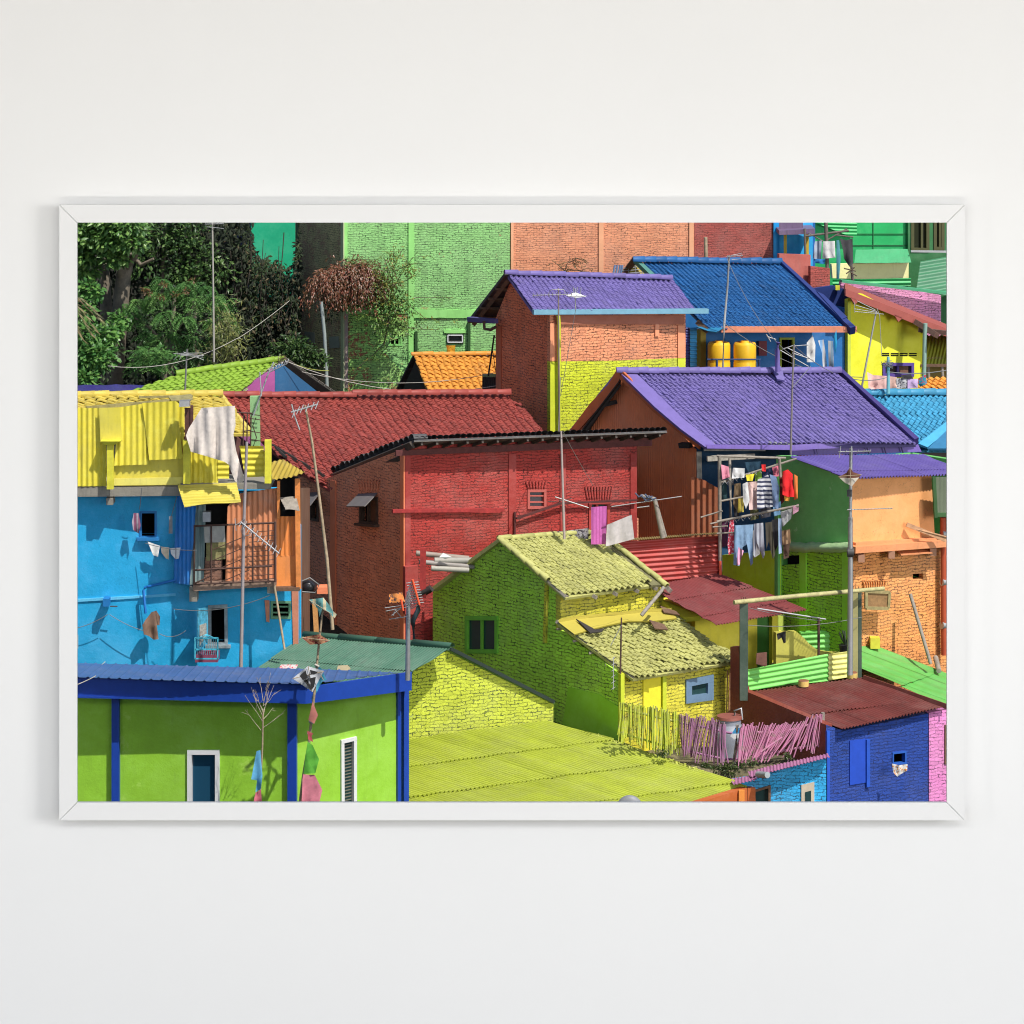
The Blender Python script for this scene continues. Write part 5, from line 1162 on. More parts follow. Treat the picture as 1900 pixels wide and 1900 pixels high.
for i in range(10): x = 1604 + 4 * i; mb.beam(pjf.off(-.03).at(x, 1090), pjf.off(-.03).at(x + (i - 4.5) * .6, 1078), .03, .05, pjf.n)
t.add('brick_arch', mb, bJ)
rj = rplane((1470, 846, 61.8), (1572, 886, 60.5), (1757, 881, 61.72))
vS = sheetm('purple_sheet', S(112, 96, 172, 1.12), .12, .06, .5, S(122, 108, 178, 1.12))
t.add('roof', sheet(rj, [(1466, 846), (1712, 843), (1800, 880), (1572, 888)], ((1470, 846), (1712, 843)), ((1470, 846), (1572, 886)), .075, .016, 1.2, .012, pw=.62, seg=8), vS)
back(t, (1576, 61), (1440, 62.4), (1830, 62.4), 5.0, gJ)
mb = MB(); mb.beam(pjf.off(.1).at(1682, 973), pjf.off(.45).at(1755, 1002), .08, .05, pjf.n); mb.tube(pjf.off(.2).at(1700, 982), pjf.off(.5).at(1762, 998), .02, 5); single('plank', 'orange plank slanting off the peach wall near the right edge', 'plank', mb, wood('peach_plank', (.5, .28, .15)))
mb = MB(); mb.tube(pjf.off(.1).at(1750, 960), pjf.off(.1).at(1752, 1215), .06, 8); T = Thing('drain_pipe', 'rust red drain pipe at the right end of the orange brick wall', 'pipe'); T.add('pipe', mb, plain('rust_red_pipe', S(165, 70, 40))); mb = MB()
for y in (990, 1080, 1160): mb.tube(pjf.off(.1).at(1747, y), pjf.off(.1).at(1755, y), .075, 8)
T.add('clamp', mb, STEEL)
T = Thing('shed', 'green tin hut at the far right under the purple lean-to', 'shed')
hp = vplane(1733, 61.4, 1830, 61.9)
T.add('tin_wall', sheet(hp, [(1731, 885), (1830, 884), (1830, 962), (1735, 958)], ((1731, 885), (1830, 885)), ((1731, 885), (1731, 950)), .09, .01, 3, 0), sheetm('grey_green_tin', S(95, 105, 85, .8), .5, .2))
mb = MB(); mb.beam(hp.off(.03).at(1736, 955), hp.off(.03).at(1830, 955), .07, .06); mb.beam(hp.off(.03).at(1733, 885), hp.off(.03).at(1737, 960), .06, .06); T.add('frame', mb, plain('dark_green_frame', S(55, 90, 50)))
for x0, y0, x1, y1, lb, r in ((1689, 1102, 1727, 1232, 'long grey pole leaning on the orange brick wall', .035), (1736, 1220, 1742, 1245, 'short grey stub pole at the foot of the orange brick wall', .05)):
    mb = MB(); mb.tube(pjf.off(.35).at(x0, y0), pjf.off(.9).at(x1, y1), r, 7); single('pole', lb, 'pole', mb, GREYW)
T = Thing('utility_pole', 'tall steel pipe pole in front of the orange corner', 'pole')
mb = MB(); mb.path([P(1577, 1252, 59.3), P(1578, 1060, 59.3), P(1578, 960, 59.3)], .055, 10, .042); mb.path([P(1578, 962, 59.3), P(1579, 832, 59.3)], .03, 8); T.add('pipe', mb, STEEL)
mb = MB(); mb.box(P(1576, 915, 59.25), V((.04, 0, 0)), V((0, .04, 0)), V((0, 0, .06))); mb.tube(P(1572, 1025, 59.3), P(1584, 1025, 59.3), .09); T.add('junction_box', mb, plain('dark_box', (.05, .05, .05)))
antenna('flat yagi high on the steel pole above the purple lean-to', [(1579, 850), (1580, 828)], 59.25, (1556, 838, 1616, 837), 6, (0, 4), .02, extra=([(1560, 828), (1557, 850)],))
antenna('horizontal yagi halfway up the steel pole before the peach wall', [(1578, 960), (1578, 930)], 59.2, (1572, 946, 1656, 943), 14, (0, 3), .03)
kite('brown diamond kite caught on the steel pole', [(1556, 885), (1571, 877), (1577, 867), (1583, 876), (1598, 881), (1590, 891), (1581, 902), (1568, 896)], 59.1, cloth('brown_white_kite', S(95, 60, 45), (.55, .5, .42), 2, 3, .45), [((1556, 884), (1599, 881)), ((1577, 868), (1579, 900))])

# laundry rack in front of the green wall
T = Thing('drying_rack', 'grey pole drying rack loaded with laundry beside the green wall', 'drying rack')
mb = MB(); Yk = 61.45
for x0, y0, x1, y1, r in ((1335, 845, 1336, 1040, .035), (1354, 850, 1356, 960, .028), (1446, 850, 1448, 885, .03), (1330, 846, 1458, 850, .025), (1338, 895, 1478, 851, .022), (1336, 930, 1445, 910, .02), (1330, 968, 1482, 938, .025), (1300, 960, 1340, 948, .016), (1318, 972, 1365, 961, .016), (1322, 978, 1350, 976, .014), (1330, 990, 1362, 988, .018)):
    mb.path([P(x0, y0, Yk + U(-.15, .15)), P((x0 + x1) / 2, (y0 + y1) / 2, Yk), P(x1, y1, Yk + U(-.15, .15))], r, 6)
T.add('poles', mb, GREYW)
mb = MB()
for i in range(14):
    x, y = (1345 + 9 * i, 893 - 3 * i) if i < 8 else (1350 + 12 * (i - 8), 966 - 3 * (i - 8))
    mb.path([P(x - 5, y + 6, Yk), P(x, y, Yk), P(x + 5, y + 6, Yk)], .006, 4)
T.add('hangers', mb, LGREY)
L_ = [([(1338, 862), (1352, 866), (1354, 885), (1340, 890)], 'pink crumpled top at the upper left of the rack', S(205, 130, 150), None, 0),
      ([(1360, 868), (1382, 869), (1381, 886), (1358, 888)], 'small white cloth on the upper left rail of the rack', (.7, .7, .7), None, 0),
      ([(1382, 858), (1412, 856), (1408, 875), (1388, 880)], 'dark teal cap like cloth at the top of the rack', S(30, 60, 80), None, .3),
      ([(1413, 862), (1421, 862), (1421, 875), (1414, 874)], 'small bright red cloth at the top of the rack', S(215, 45, 45), None, 0),
      ([(1384, 881), (1400, 879), (1396, 893), (1386, 892)], 'yellow cloth tucked under the upper rail of the rack', S(215, 200, 50), None, 0),
      ([(1363, 898), (1374, 896), (1377, 950), (1368, 950), (1360, 935)], 'khaki brown shirt at the left of the middle row', S(120, 100, 75), None, .2),
      ([(1370, 925), (1380, 925), (1380, 950), (1368, 951)], 'yellow checked cloth low in the middle row', S(190, 170, 70), S(120, 110, 50), .1),
      ([(1378, 898), (1387, 894), (1391, 928), (1384, 945), (1379, 930)], 'plain white shirt in the middle row', (.68, .68, .68), None, -.1),
      ([(1388, 895), (1405, 893), (1411, 908), (1405, 915), (1406, 945), (1390, 946)], 'pale pink t-shirt in the middle row', S(215, 185, 180), None, .1),
      ([(1406, 890), (1425, 881), (1433, 895), (1434, 940), (1405, 945), (1404, 915)], 'white and navy striped shirt in the middle row', (.7, .7, .74), (.05, .06, .12), .0),
      ([(1428, 880), (1440, 884), (1446, 905), (1444, 945), (1434, 940), (1432, 900)], 'faded denim blue shirt behind the striped one', S(110, 130, 165), None, -.15),
      ([(1452, 875), (1462, 871), (1471, 880), (1474, 922), (1462, 922), (1452, 918)], 'bright red jacket at the right end of the rack', S(215, 35, 40), None, .15),
      ([(1446, 885), (1453, 882), (1455, 930), (1448, 938)], 'dark maroon sleeve hanging beside the red jacket', S(110, 40, 35), None, .3),
      ([(1455, 918), (1466, 920), (1464, 930), (1456, 929)], 'mustard cloth under the red jacket', S(215, 150, 60), None, .2),
      ([(1448, 950), (1470, 943), (1468, 962), (1452, 978)], 'grey printed t-shirt at the right of the lower row', (.42, .42, .43), None, .1),
      ([(1471, 940), (1482, 935), (1482, 948), (1471, 955)], 'small mauve print cloth at the far right of the lower row', S(165, 120, 140), None, 0),
      ([(1354, 966), (1362, 964), (1362, 1025), (1352, 1030), (1350, 1010)], 'red floral trousers at the left of the lower row', S(190, 60, 80), S(220, 170, 180), .1),
      ([(1363, 975), (1398, 973), (1396, 1000), (1397, 1045), (1393, 1050), (1386, 1010), (1378, 1015), (1372, 1050), (1361, 1048)], 'pale blue jeans in the lower row', S(120, 150, 180), None, .0),
      ([(1370, 1015), (1380, 1022), (1372, 1048), (1366, 1050)], 'pink floral scrap below the pale jeans', S(225, 160, 190), S(90, 60, 70), -.1),
      ([(1399, 972), (1416, 970), (1419, 1030), (1416, 1037), (1404, 1005), (1401, 1035), (1398, 1030)], 'grey patterned trousers next to the pale jeans', (.4, .42, .48), (.2, .2, .25), .0),
      ([(1420, 970), (1432, 968), (1438, 1030), (1434, 1038), (1426, 1005), (1422, 1020)], 'dark olive trousers in the lower row', S(70, 65, 55), None, .15),
      ([(1432, 965), (1444, 962), (1444, 1010), (1436, 1028)], 'black trousers in the lower row', (.02, .02, .025), None, .3),
      ([(1444, 962), (1450, 962), (1451, 1026), (1445, 1028)], 'long pale blue scarf hanging lowest on the rack', S(140, 160, 190), None, .0),
      ([(1450, 985), (1466, 982), (1467, 1008), (1450, 1012)], 'brown batik cloth at the lower right of the rack', S(100, 75, 55), S(160, 130, 100), .2)]
L_ += [([(1337, 890), (1349, 888), (1350, 925), (1338, 930)], 'dark teal shirt behind the left pole of the rack', S(40, 70, 75), None, .35),
      ([(1350, 885), (1362, 884), (1361, 900), (1352, 902)], 'grey vest under the upper rail at the left', S(120, 120, 125), None, .3),
      ([(1400, 877), (1413, 872), (1414, 893), (1402, 897)], 'lime green cloth below the teal cap', S(120, 160, 60), None, .3),
      ([(1416, 872), (1430, 868), (1432, 884), (1417, 886)], 'navy cloth under the small red one', S(35, 45, 80), None, .3),
      ([(1432, 864), (1447, 858), (1449, 882), (1436, 886)], 'rose pink blouse below the right end of the upper rail', S(205, 110, 130), None, .3),
      ([(1361, 925), (1372, 924), (1372, 962), (1362, 964)], 'black t-shirt low at the left of the middle row', (.03, .03, .035), None, .35),
      ([(1391, 938), (1407, 936), (1408, 962), (1393, 966)], 'olive shorts behind the pink t-shirt', S(95, 95, 60), None, .35),
      ([(1410, 938), (1430, 935), (1431, 958), (1412, 962)], 'charcoal skirt behind the striped shirt', S(60, 60, 68), None, .35),
      ([(1434, 935), (1449, 930), (1450, 954), (1436, 958)], 'sky blue shorts behind the denim shirt', S(120, 165, 205), None, .3),
      ([(1338, 970), (1351, 966), (1350, 1012), (1340, 1016)], 'plum trousers hidden at the left pole', S(95, 50, 80), None, .35),
      ([(1396, 985), (1406, 982), (1410, 1028), (1398, 1036)], 'white lace cloth between jeans and patterned trousers', (.6, .6, .6), (.4, .4, .42), .2),
      ([(1453, 1008), (1466, 1005), (1464, 1034), (1454, 1038)], 'dark brown rag below the batik cloth', S(70, 50, 40), None, .2),
      ([(1474, 880), (1480, 884), (1480, 925), (1473, 928)], 'orange sleeve at the far right of the red jacket', S(220, 120, 60), None, .1)]
for i, (poly, lb, c, c2, dy) in enumerate(L_):
    c = tuple(c); single('laundry', lb, 'laundry', fabric(poly, Yk - .12 + dy, .06, 16, step=4), cloth('laundry_cloth%d' % i, c, c2, 2 if i == 9 else 0, 12, .45) if i != 16 else cloth('laundry_cloth16', c, None, spots=c2), 'laundry')

# ================================================================== K  red tin wall and maroon sheet roof
t = Thing('house', 'yellow house with red tin parapet and maroon sheet roof right of centre', 'house', 'houses')
rS = sheetm('red_sheet', S(186, 66, 60, 1.15), .12, .1, .5)
pk_ = vplane(1160, 61.4, 1336, 62.3)
t.add('parapet', sheet(pk_, [(1140, 1006), (1333, 994), (1336, 1068), (1240, 1082), (1140, 1085)], ((1336, 994), (1336, 1068)), ((1160, 1010), (1333, 997)), .095, .018, 9, 0), rS)
rk0 = rplane((1150, 1003, 61.22), (1362, 989, 62.3), (1150, 999, 61.9))
t.add('parapet_cap', sheet(rk0, [(1140, 1003.9), (1364, 989), (1362, 986), (1140, 1000)], ((1150, 1003), (1362, 989)), ((1150, 999), (1150, 1003)), .05, .009, 4, 0, seg=6), sheetm('mossy_red_cap', S(150, 130, 70, 1.2), .4))
mb = MB(); mb.beam(pk_.off(.05).at(1335, 996), pk_.off(.05).at(1337, 1070), .05, .05); t.add('post', mb, plain('red_post_paint', S(200, 80, 50)))
rk = rplane((1241, 1080, 61.3), (1334, 1065, 62.3), (1495, 1132, 60.85))
t.add('roof', sheet(rk, [(1240, 1081), (1334, 1064), (1497, 1133), (1412, 1141), (1225, 1100)][:3] + [(1330, 1160), (1222, 1102)], ((1241, 1080), (1334, 1065)), ((1334, 1065), (1495, 1132)), .078, .017, .85, .02, pw=.6, seg=8), sheetm('maroon_sheet_old', S(142, 66, 66, 1.2), .3, .12, .6, S(120, 60, 58, 1.2)))
yK = plaster('chrome_yellow_plaster', S(232, 200, 58, .76), .25)
wall(t, vplane(1300, 60.55, 1445, 61.2), [(1290, 1120), (1405, 1125), (1405, 1290), (1290, 1290)], yK)
wall(t, vplane(1300, 60.55, 1445, 61.2), [(1433, 1112), (1443, 1111), (1443, 1290), (1433, 1290)], yK)
t.add('door', slab3(vplane(1300, 60.7, 1445, 61.35), [(1402, 1125), (1436, 1118), (1436, 1290), (1402, 1290)], .05), plaster('bottle_green_door', S(60, 120, 45, .7)))
wall(t, vplane(1300, 60.55, 1225, 61.6), [(1300, 1150), (1225, 1110), (1225, 1290), (1300, 1290)], yK)
mb = MB(); mb.slab([[P(1225, 1112, 60.6), P(1240, 1115, 60.6), P(1300, 1143, 60.0), P(1270, 1146, 60.0)]], V((.2, -.4, 1)).normalized(), .1); t.add('roof_edge', mb, plain('lime_yellow_edge', S(200, 195, 60)))
back(t, (1300, 60.8), (1225, 61.7), (1445, 61.4), 2.0, yK)
wall(t, vplane(1443, 61.25, 1455, 62.0), [(1443, 1110), (1455, 1110), (1455, 1290), (1443, 1290)], plaster('pale_lime_plaster', S(190, 200, 90)))

# ================================================================== L  roof terrace with green tin parapet
t = Thing('terrace_parapet', 'terrace with bright green tin parapet, yellow end sheet and dark posts', 'terrace')
gL = sheetm('bright_green_sheet', S(112, 192, 88, .85), .15, .1, .5); yL = sheetm('pale_yellow_sheet', S(238, 222, 130, .85), .2, .1)
pL1 = vplane(1386, 58.75, 1592, 60.0)
t.add('tin_parapet', sheet(pL1, [(1387, 1242), (1537, 1213), (1537, 1263), (1388, 1281)], ((1387, 1242), (1387, 1283)), ((1387, 1244), (1537, 1218)), .095, .015, 6, 0), gL)
t.add('tin_parapet', sheet(pL1.off(.01), [(1537, 1213), (1592, 1206), (1590, 1253), (1537, 1263)], ((1537, 1213), (1537, 1263)), ((1537, 1214), (1590, 1208)), .095, .015, 6, 0), yL)
dp = plaster('dark_green_pillar', S(50, 65, 55, .6), .5); op = plaster('olive_white_pillar', S(150, 145, 95, .8), .5, (.3, .3, .25))
def pillar(x0, x1, xs, y0, y1, Y, m1, m2):
    mb = MB(); a = vplane(x0, Y, xs, Y - .02); mb.slab([[P(x0, y0, Y), P(x1, y0 + 1, Y), P(x1, y1, Y), P(x0, y1, Y)]], V((0, -1, 0)), .14); t.add('pillar', mb, m1)
pillar(1373, 1388, 1372, 1120, 1300, 58.6, dp, dp); pillar(1580, 1592, 0, 1100, 1264, 59.9, op, op); pillar(1592.5, 1599, 0, 1098, 1262, 59.95, dp, dp)
mb = MB()
for x in (1376, 1380, 1384): mb.tube(P(x, 1122, 58.65), P(x + U(-1, 1), 1108, 58.65), .006, 4)
for x in (1583, 1587, 1593): mb.tube(P(x, 1102, 59.95), P(x, 1088, 59.95), .006, 4)
t.add('rebar', mb, RUSTY)
wall(t, vplane(1490, 61.3, 1620, 61.5), [(1486, 1174), (1617, 1166), (1617, 1215), (1486, 1225)], gL)
t.add('tin_parapet', sheet(vplane(1490, 61.25, 1620, 61.4), [(1486, 1176), (1616, 1167), (1616, 1200), (1500, 1222)], ((1490, 1174), (1490, 1220)), ((1490, 1176), (1617, 1168)), .1, .015, 6, 0), gL)
ol = plaster('olive_plaster', S(165, 160, 70, .76), .2)
wall(t, vplane(1440, 60.3, 1560, 60.7), [(1440, 1174), (1478, 1172), (1490, 1182), (1502, 1195), (1518, 1207), (1540, 1211), (1575, 1212), (1575, 1300), (1440, 1300)], ol)
mb = MB(); mb.slab([[P(1388, 1262, 58.9), P(1590, 1245, 60.0), P(1590, 1225, 61.4), P(1440, 1225, 61.2)]], V((0, 0, 1)), .1); t.add('terrace_floor', mb, CONC)
mb = MB(); mb.path([P(1362, 1118, 58.5), P(1480, 1106, 59.1), P(1640, 1092, 60.0)], .045, 7, .04); single('bamboo_pole', 'long yellowish bamboo pole lying across the terrace pillars', 'pole', mb, wood('yellow_bamboo', (.45, .42, .2)))
T = Thing('clothes_stand', 'thin metal clothes stand behind the green parapet', 'clothes stand'); mb = MB(); mb.tube(P(1405, 1129, 59.6), P(1532, 1149, 60.1), .015, 6); T.add('rail', mb, LGREY); mb = MB(); mb.tube(P(1519, 1147, 60.05), P(1519, 1225, 60.05), .028, 6); T.add('post', mb, RUSTY)
single('laundry', 'black cloth slung over the curved olive wall', 'laundry', fabric([(1441, 1176), (1458, 1171), (1458, 1192), (1454, 1194), (1450, 1183), (1443, 1188)], 60.05, .05, 14, step=4), cloth('black_cloth', (.02, .018, .02)), 'laundry')
mb = MB(); mb.slab([[P(1404, 1213, 58.65), P(1423, 1211, 58.7), P(1423, 1235, 58.7), P(1419, 1237, 58.7), P(1403, 1232, 58.65)]], V((0, -1, 0)), .05); single('chair_back', 'brown board hung over the green tin parapet', 'board', mb, wood('brown_board', (.16, .07, .05)))
T = Thing('plant_pot', 'dark cactus like plant in a black pot behind the yellow parapet', 'potted plant'); mb = MB(); rows = []
for y, r in ((1196, .13), (1215, .1)): rows.append([P(1569, y, 60.6) + V((r * math.cos(a), r * math.sin(a), 0)) for a in [k * .5236 for k in range(12)]])
mb.grid(rows, close=True); mb.face(rows[0]); T.add('pot', mb, plain('black_pot', (.02, .02, .022))); mb = MB()
for _ in range(14): p = P(1569, 1196, 60.6); d = (V((0, 0, 1)) + rv() * .7).normalized(); mb.path([p, p + d * .12 + V((0, 0, .02)), p + d * .2 + V((0, 0, .08))], .018, 5, .008)
T.add('stems', mb, plain('dull_green_stem', (.03, .05, .025)))
for x, y, lb, Y in ((1491, 1270, 'squat round can with yellow top on the maroon roof', 58.9), (1581, 1255, 'squat round can at the foot of the steel pole', 59.55)):
    T = Thing('round_can', lb, 'can'); k_ = Y / F
    for nm, y0, y1, r0, r1, m_ in (('base', y + 3, y + 13, 9, 8, plain('maroon_can', S(80, 40, 35))), ('band', y - 7, y + 3, 10, 9.5, plain('yellow_band', S(205, 175, 100))), ('lid', y - 8, y - 7, 9.5, 10, plain('brown_lid', S(130, 80, 60)))):
        mb = MB(); rows = [[P(x, yy_, Y) + V((r * k_ * math.cos(a), r * k_ * math.sin(a), 0)) for a in [k * .3927 for k in range(16)]] for yy_, r in ((y0, r0), (y1, r1))]
        mb.grid(rows, close=True); mb.face(rows[0]); T.add(nm, mb, m_)
t = Thing('shed', 'shed with a bright green flat-seamed sheet roof at the right', 'shed')
rL = rplane((1600, 1198, 61.0), (1600, 1256, 59.6), (1757, 1250, 61.0))
t.add('roof', sheet(rL, [(1598, 1200), (1617, 1196), (1830, 1278), (1830, 1345), (1757, 1312), (1605, 1257), (1598, 1253)], ((1600, 1256), (1680, 1228)), ((1617, 1197), (1757, 1252)), .3, .008, 1.4, .016, pw=.4, seg=6), sheetm('grass_green_sheet', S(100, 184, 84, 1.2), .2, .05, .5))
wall(t, vplane(1757, 59.2, 1830, 59.4), [(1745, 1312), (1830, 1345), (1830, 1420), (1745, 1420)], pk)
wall(t, vplane(1598, 60.0, 1598.5, 61.5), [(1598, 1255), (1598.5, 1200), (1598.5, 1330), (1598, 1330)], gL)
mb = MB(); mb.box(P(1623, 1192, 61.0), V((.09, 0, 0)), V((0, .1, 0)), V((0, 0, .1))); t.add('block', mb, plain('yellow_green_block', S(200, 190, 60)))
# ================================================================== H  small tower house, purple roof
t = Thing('house', 'narrow tower house, peach above lime brick, with a small purple tile roof', 'house', 'houses')
pH = brick('peach_tower_brick', S(218, 134, 96, .74), S(75, 40, 30), .062, .17, .8, .15, 0, (.25, .12, .08), seed=51, bump=1.0)
lH = brick('lime_tower_brick', S(186, 196, 42, .74), S(70, 75, 25), .062, .17, .75, .2, 0, (.15, .17, .05), seed=53, bump=1.0)
oH = brick('brown_orange_tower_brick', S(176, 98, 66, .5), S(45, 24, 16), .06, .165, .75, .3, 0, (.12, .06, .04), seed=55, bump=1.0)
ph = vplane(1022, 69.5, 1272, 70.7); phl = vplane(1022, 69.5, 918, 71.8)
wall(t, ph, [(1020, 582), (1272, 578), (1272, 664), (1140, 669), (1020, 671)], pH)
wall(t, ph, [(1020, 671), (1140, 669), (1272, 664), (1272, 900), (1020, 900)], lH)
wall(t, phl, [(1022, 582), (1004, 577), (950, 515), (920, 590), (920, 900), (1022, 900)], oH)
sp = plaster('smooth_peach', S(224, 142, 104, .76), .3); sl = plaster('smooth_lime', S(190, 200, 45, .76), .3)
for x0, x1, y0, y1, m_, k in ((1021, 1034, 600, 670, sp, .03), (1021, 1034, 671, 900, sl, .03), (1258, 1271, 604, 664, sp, .03), (1258, 1271, 665, 900, sl, .03), (1216, 1223, 602, 624, sp, .04), (1030, 1270, 585, 602, plaster('painted_gutter_shade', S(165, 100, 75), .4), .04)):  # last strip is darker, painting the gutter's shadow on the wall
    t.add('pilaster', slab3(ph.off(k), [(x0, y0), (x1, y0), (x1, y1), (x0, y1)], k - .004), m_)
t.add('pilaster', slab3(phl.off(.03), [(920, 606), (929, 604), (929, 900), (920, 900)], .026), plaster('tower_side_plaster', S(160, 90, 60, .62), .4))
rh = rplane((938, 504, 70.8), (990, 577, 69.3), (1296, 575, 70.55))
t.add('roof', tiles(rh, [(943, 509), (1243, 517), (1296, 575), (991, 577)], ((943, 509), (1243, 517)), ((943, 509), (991, 577)), .115, .135, .024, .013, .003), vT)
t.add('ridge_cap', caps(rh.off(.05).at(937, 506), rh.off(.05).at(1246, 515), 14, .08), vT)
mb = MB(); r1, r2, e1 = rh.off(-.02).at(936, 506), rh.off(-.02).at(1244, 514), P(868, 594, 72.8); n = (e1 - r1).cross(r2 - r1).normalized(); n = n if n.z > 0 else -n
mb.slab([[r1, e1, e1 + (r2 - r1), r2]], n, .07); t.add('roof', mb, kT)
mb = MB(); dn = n * .12; mb.beam(r1.lerp(e1, .05) - dn + V((.12, .1, 0)), e1 - dn + V((.12, .1, 0)), .09, .05)
for k in (.25, .45, .65, .85): p = r1.lerp(e1, k) - n * .1; mb.beam(p, p + (r2 - r1).normalized() * .6, .05, .05)
t.add('rafters', mb, wood('old_brown_rafter', (.17, .12, .08)))
bg = plain('pale_blue_gutter', S(110, 160, 180, .85), .5); mb = MB(); mb.beam(rh.off(-.02).at(989, 579), rh.off(-.02).at(1313, 577), .1, .12, V((0, -1, 0))); t.add('gutter', mb, bg)
mb = MB(); mb.beam(P(870, 592, 72.2), P(921, 596, 71.2), .1, .1); t.add('gutter', mb, plain('purple_gutter', S(80, 75, 125)))
mb = MB(); mb.path([P(898, 596, 71.4), P(899, 610, 71.4), P(910, 612, 71.3), P(921, 606, 71.3)], .035, 7); t.add('bracket', mb, RUSTY)
mb = MB(); mb.path([ph.off(.12).at(1036, 586), ph.off(.12).at(1037, 600), ph.off(.08).at(1038, 900)], .04, 7); t.add('drain_pipe', mb, sl)
back(t, (1022, 69.7), (922, 71.7), (1268, 70.8), 6.7, oH)
T = antenna('rod antenna with long comb yagi on the peach tower', [(1038, 815), (1037, 680), (1036, 535)], 68.8, (988, 548, 1062, 546), 11, (0, 5), .022, mm=plain('rust_grey_rod', (.25, .2, .18)), extra=([(1020, 552), (1020, 540), (1025, 537), (1046, 537), (1050, 545)], [(1054, 550), (1088, 549)], [(1058, 546), (1085, 551)]))
T = Thing('tv_antenna', 'tilted flat plate antenna beside the comb yagi on the tower', 'antenna', 'television antennas on poles')
mb = MB(); mb.tube(P(1068, 575, 68.9), P(1067, 535, 68.9), .013, 5)
for x in (1063, 1070, 1077): mb.tube(P(x, 550, 68.9), P(x + 1, 533, 68.9), .008, 4)
T.add('rods', mb, LGREY); mb = MB(); mb.slab([[P(1050, 548, 68.8), P(1068, 543, 68.9), P(1088, 550, 68.9), P(1070, 553, 68.8)]], V((0, -1, 0)), .03); T.add('plate', mb, LGREY)
wire('thin stay wire down the lime wall of the tower', (1068, 575, 68.9), (1040, 735, 69.0), 0)
T = Thing('water_tank', 'black ribbed water box standing left of the tower house', 'water tank'); mb = MB(); mb.box(P(909, 718, 72.5), V((.17, 0, 0)), V((0, .3, 0)), V((0, 0, .26))); T.add('body', mb, plain('black_box', (.04, .04, .042)))
mb = MB()
for x in range(896, 924, 4): mb.tube(P(x, 699, 72.18), P(x, 740, 72.18), .012, 4)
T.add('ribs', mb, plain('black_box_rib', (.05, .05, .05)))
mb = MB(); mb.tube(P(906, 698, 72), P(917, 622, 72), .02, 5); mb.tube(P(920, 690, 72), P(914, 650, 72), .008, 4); single('pole', 'dark leaning rod above the black water box', 'pole', mb, BLACKW)

# ================================================================== M  tall painted blocks at the back
t = Thing('apartment_building', 'tall light green brick building with dark stained side wall', 'building')
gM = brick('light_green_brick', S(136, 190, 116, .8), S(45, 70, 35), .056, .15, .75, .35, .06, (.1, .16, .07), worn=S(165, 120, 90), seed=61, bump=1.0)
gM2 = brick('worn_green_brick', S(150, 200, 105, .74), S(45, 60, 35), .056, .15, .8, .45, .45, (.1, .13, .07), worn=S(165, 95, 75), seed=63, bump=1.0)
sM = brick('brown_worn_brick', S(118, 112, 80, .38), S(60, 50, 35), .056, .15, .8, .4, .6, (.16, .12, .08), worn=(.36, .22, .15), seed=65, bump=1.0)  # brown worn brick of the side wall
pm = vplane(637, 78.0, 1435, 79.2); pml = vplane(637, 78.0, 548, 80.6)
hm = rect(829, 620, 860, 637); hv = rect(719, 624, 746, 642)
wall(t, pm, [(637, 300), (947, 300), (947, 800), (637, 800)], gM, [hm, hv])
t.add('wall', slab3(pm.off(.01), [(645, 585), (757, 575), (757, 622), (700, 640), (757, 700), (757, 800), (645, 800)], .012), gM2)
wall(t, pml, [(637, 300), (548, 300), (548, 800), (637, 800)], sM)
window(t, pm, hm, plain('black_frame', (.02, .02, .02)), glassm('slate_glass', (.05, .07, .09)), .07, .03); 
mb = MB(); q = pts(pm.off(.045), rect(831, 622, 858, 635))
for i in range(4): mb.beam(q[i], q[(i + 1) % 4], .025, .02, pm.n)
t.add('window_frame', mb, whiteP)
w = window(t, pm, hv, plain('green_vent', S(130, 195, 110)), None, .04, .01, bars=(.2, .5, .8))
sg = plaster('smooth_light_green', S(140, 205, 115, .76), .4, (.15, .2, .1)); 
for x0, x1, y0, y1 in ((637, 645, 300, 480), (758, 768, 300, 800), (642, 760, 570, 582), (768, 945, 575, 590), (824, 864, 612, 618)):
    t.add('pilaster', slab3(pm.off(.035), rect(x0, y0, x1, y1), .03), sg)
t.add('pilaster', slab3(pm.off(.035), rect(639, 575, 646, 720), .03), plaster('pinkish_bare_cement', (.42, .33, .29), .6, bump=1))
t.add('pilaster', slab3(pml.off(.03), [(549, 300), (553, 300), (553, 800), (549, 800)], .03), plaster('grey_green', S(60, 85, 60), .3)); t.add('pilaster', slab3(pml.off(.03), [(632, 300), (637, 300), (637, 800), (632, 800)], .03), plaster('grey_green_corner', S(135, 145, 110, .5), .4))
for q in ([(565, 615), (583, 617), (583, 637), (565, 634)], [(610, 625), (628, 624), (629, 645), (611, 647)]): t.add('vent_block', slab3(pml.off(.02), q, .03), plaster('pale_vent_block', (.3, .33, .26), .4))
for x, y0, y1 in ((770, 615, 660), (868, 597, 660)): t.add('drain_pipe', slab3(pm.off(.08), rect(x, y0, x + 5, y1), .07), plain('dark_green_pipe', S(40, 75, 35)))
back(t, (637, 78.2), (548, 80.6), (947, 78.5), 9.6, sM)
single('bag', 'orange bag hanging under the small window of the green building', 'bag', fabric([(828, 641), (845, 641), (844, 657), (830, 657)], 77.7, .05, 14, step=4), cloth('orange_bag', S(235, 165, 40), None, spots=S(200, 110, 30)))
t = Thing('apartment_building', 'tall peach brick building behind the tower roof', 'building')
pM_ = brick('peach_brick', S(226, 146, 110, .84), S(95, 55, 40), .056, .16, .6, .2, 0, (.3, .16, .11), seed=67, bump=1.0)
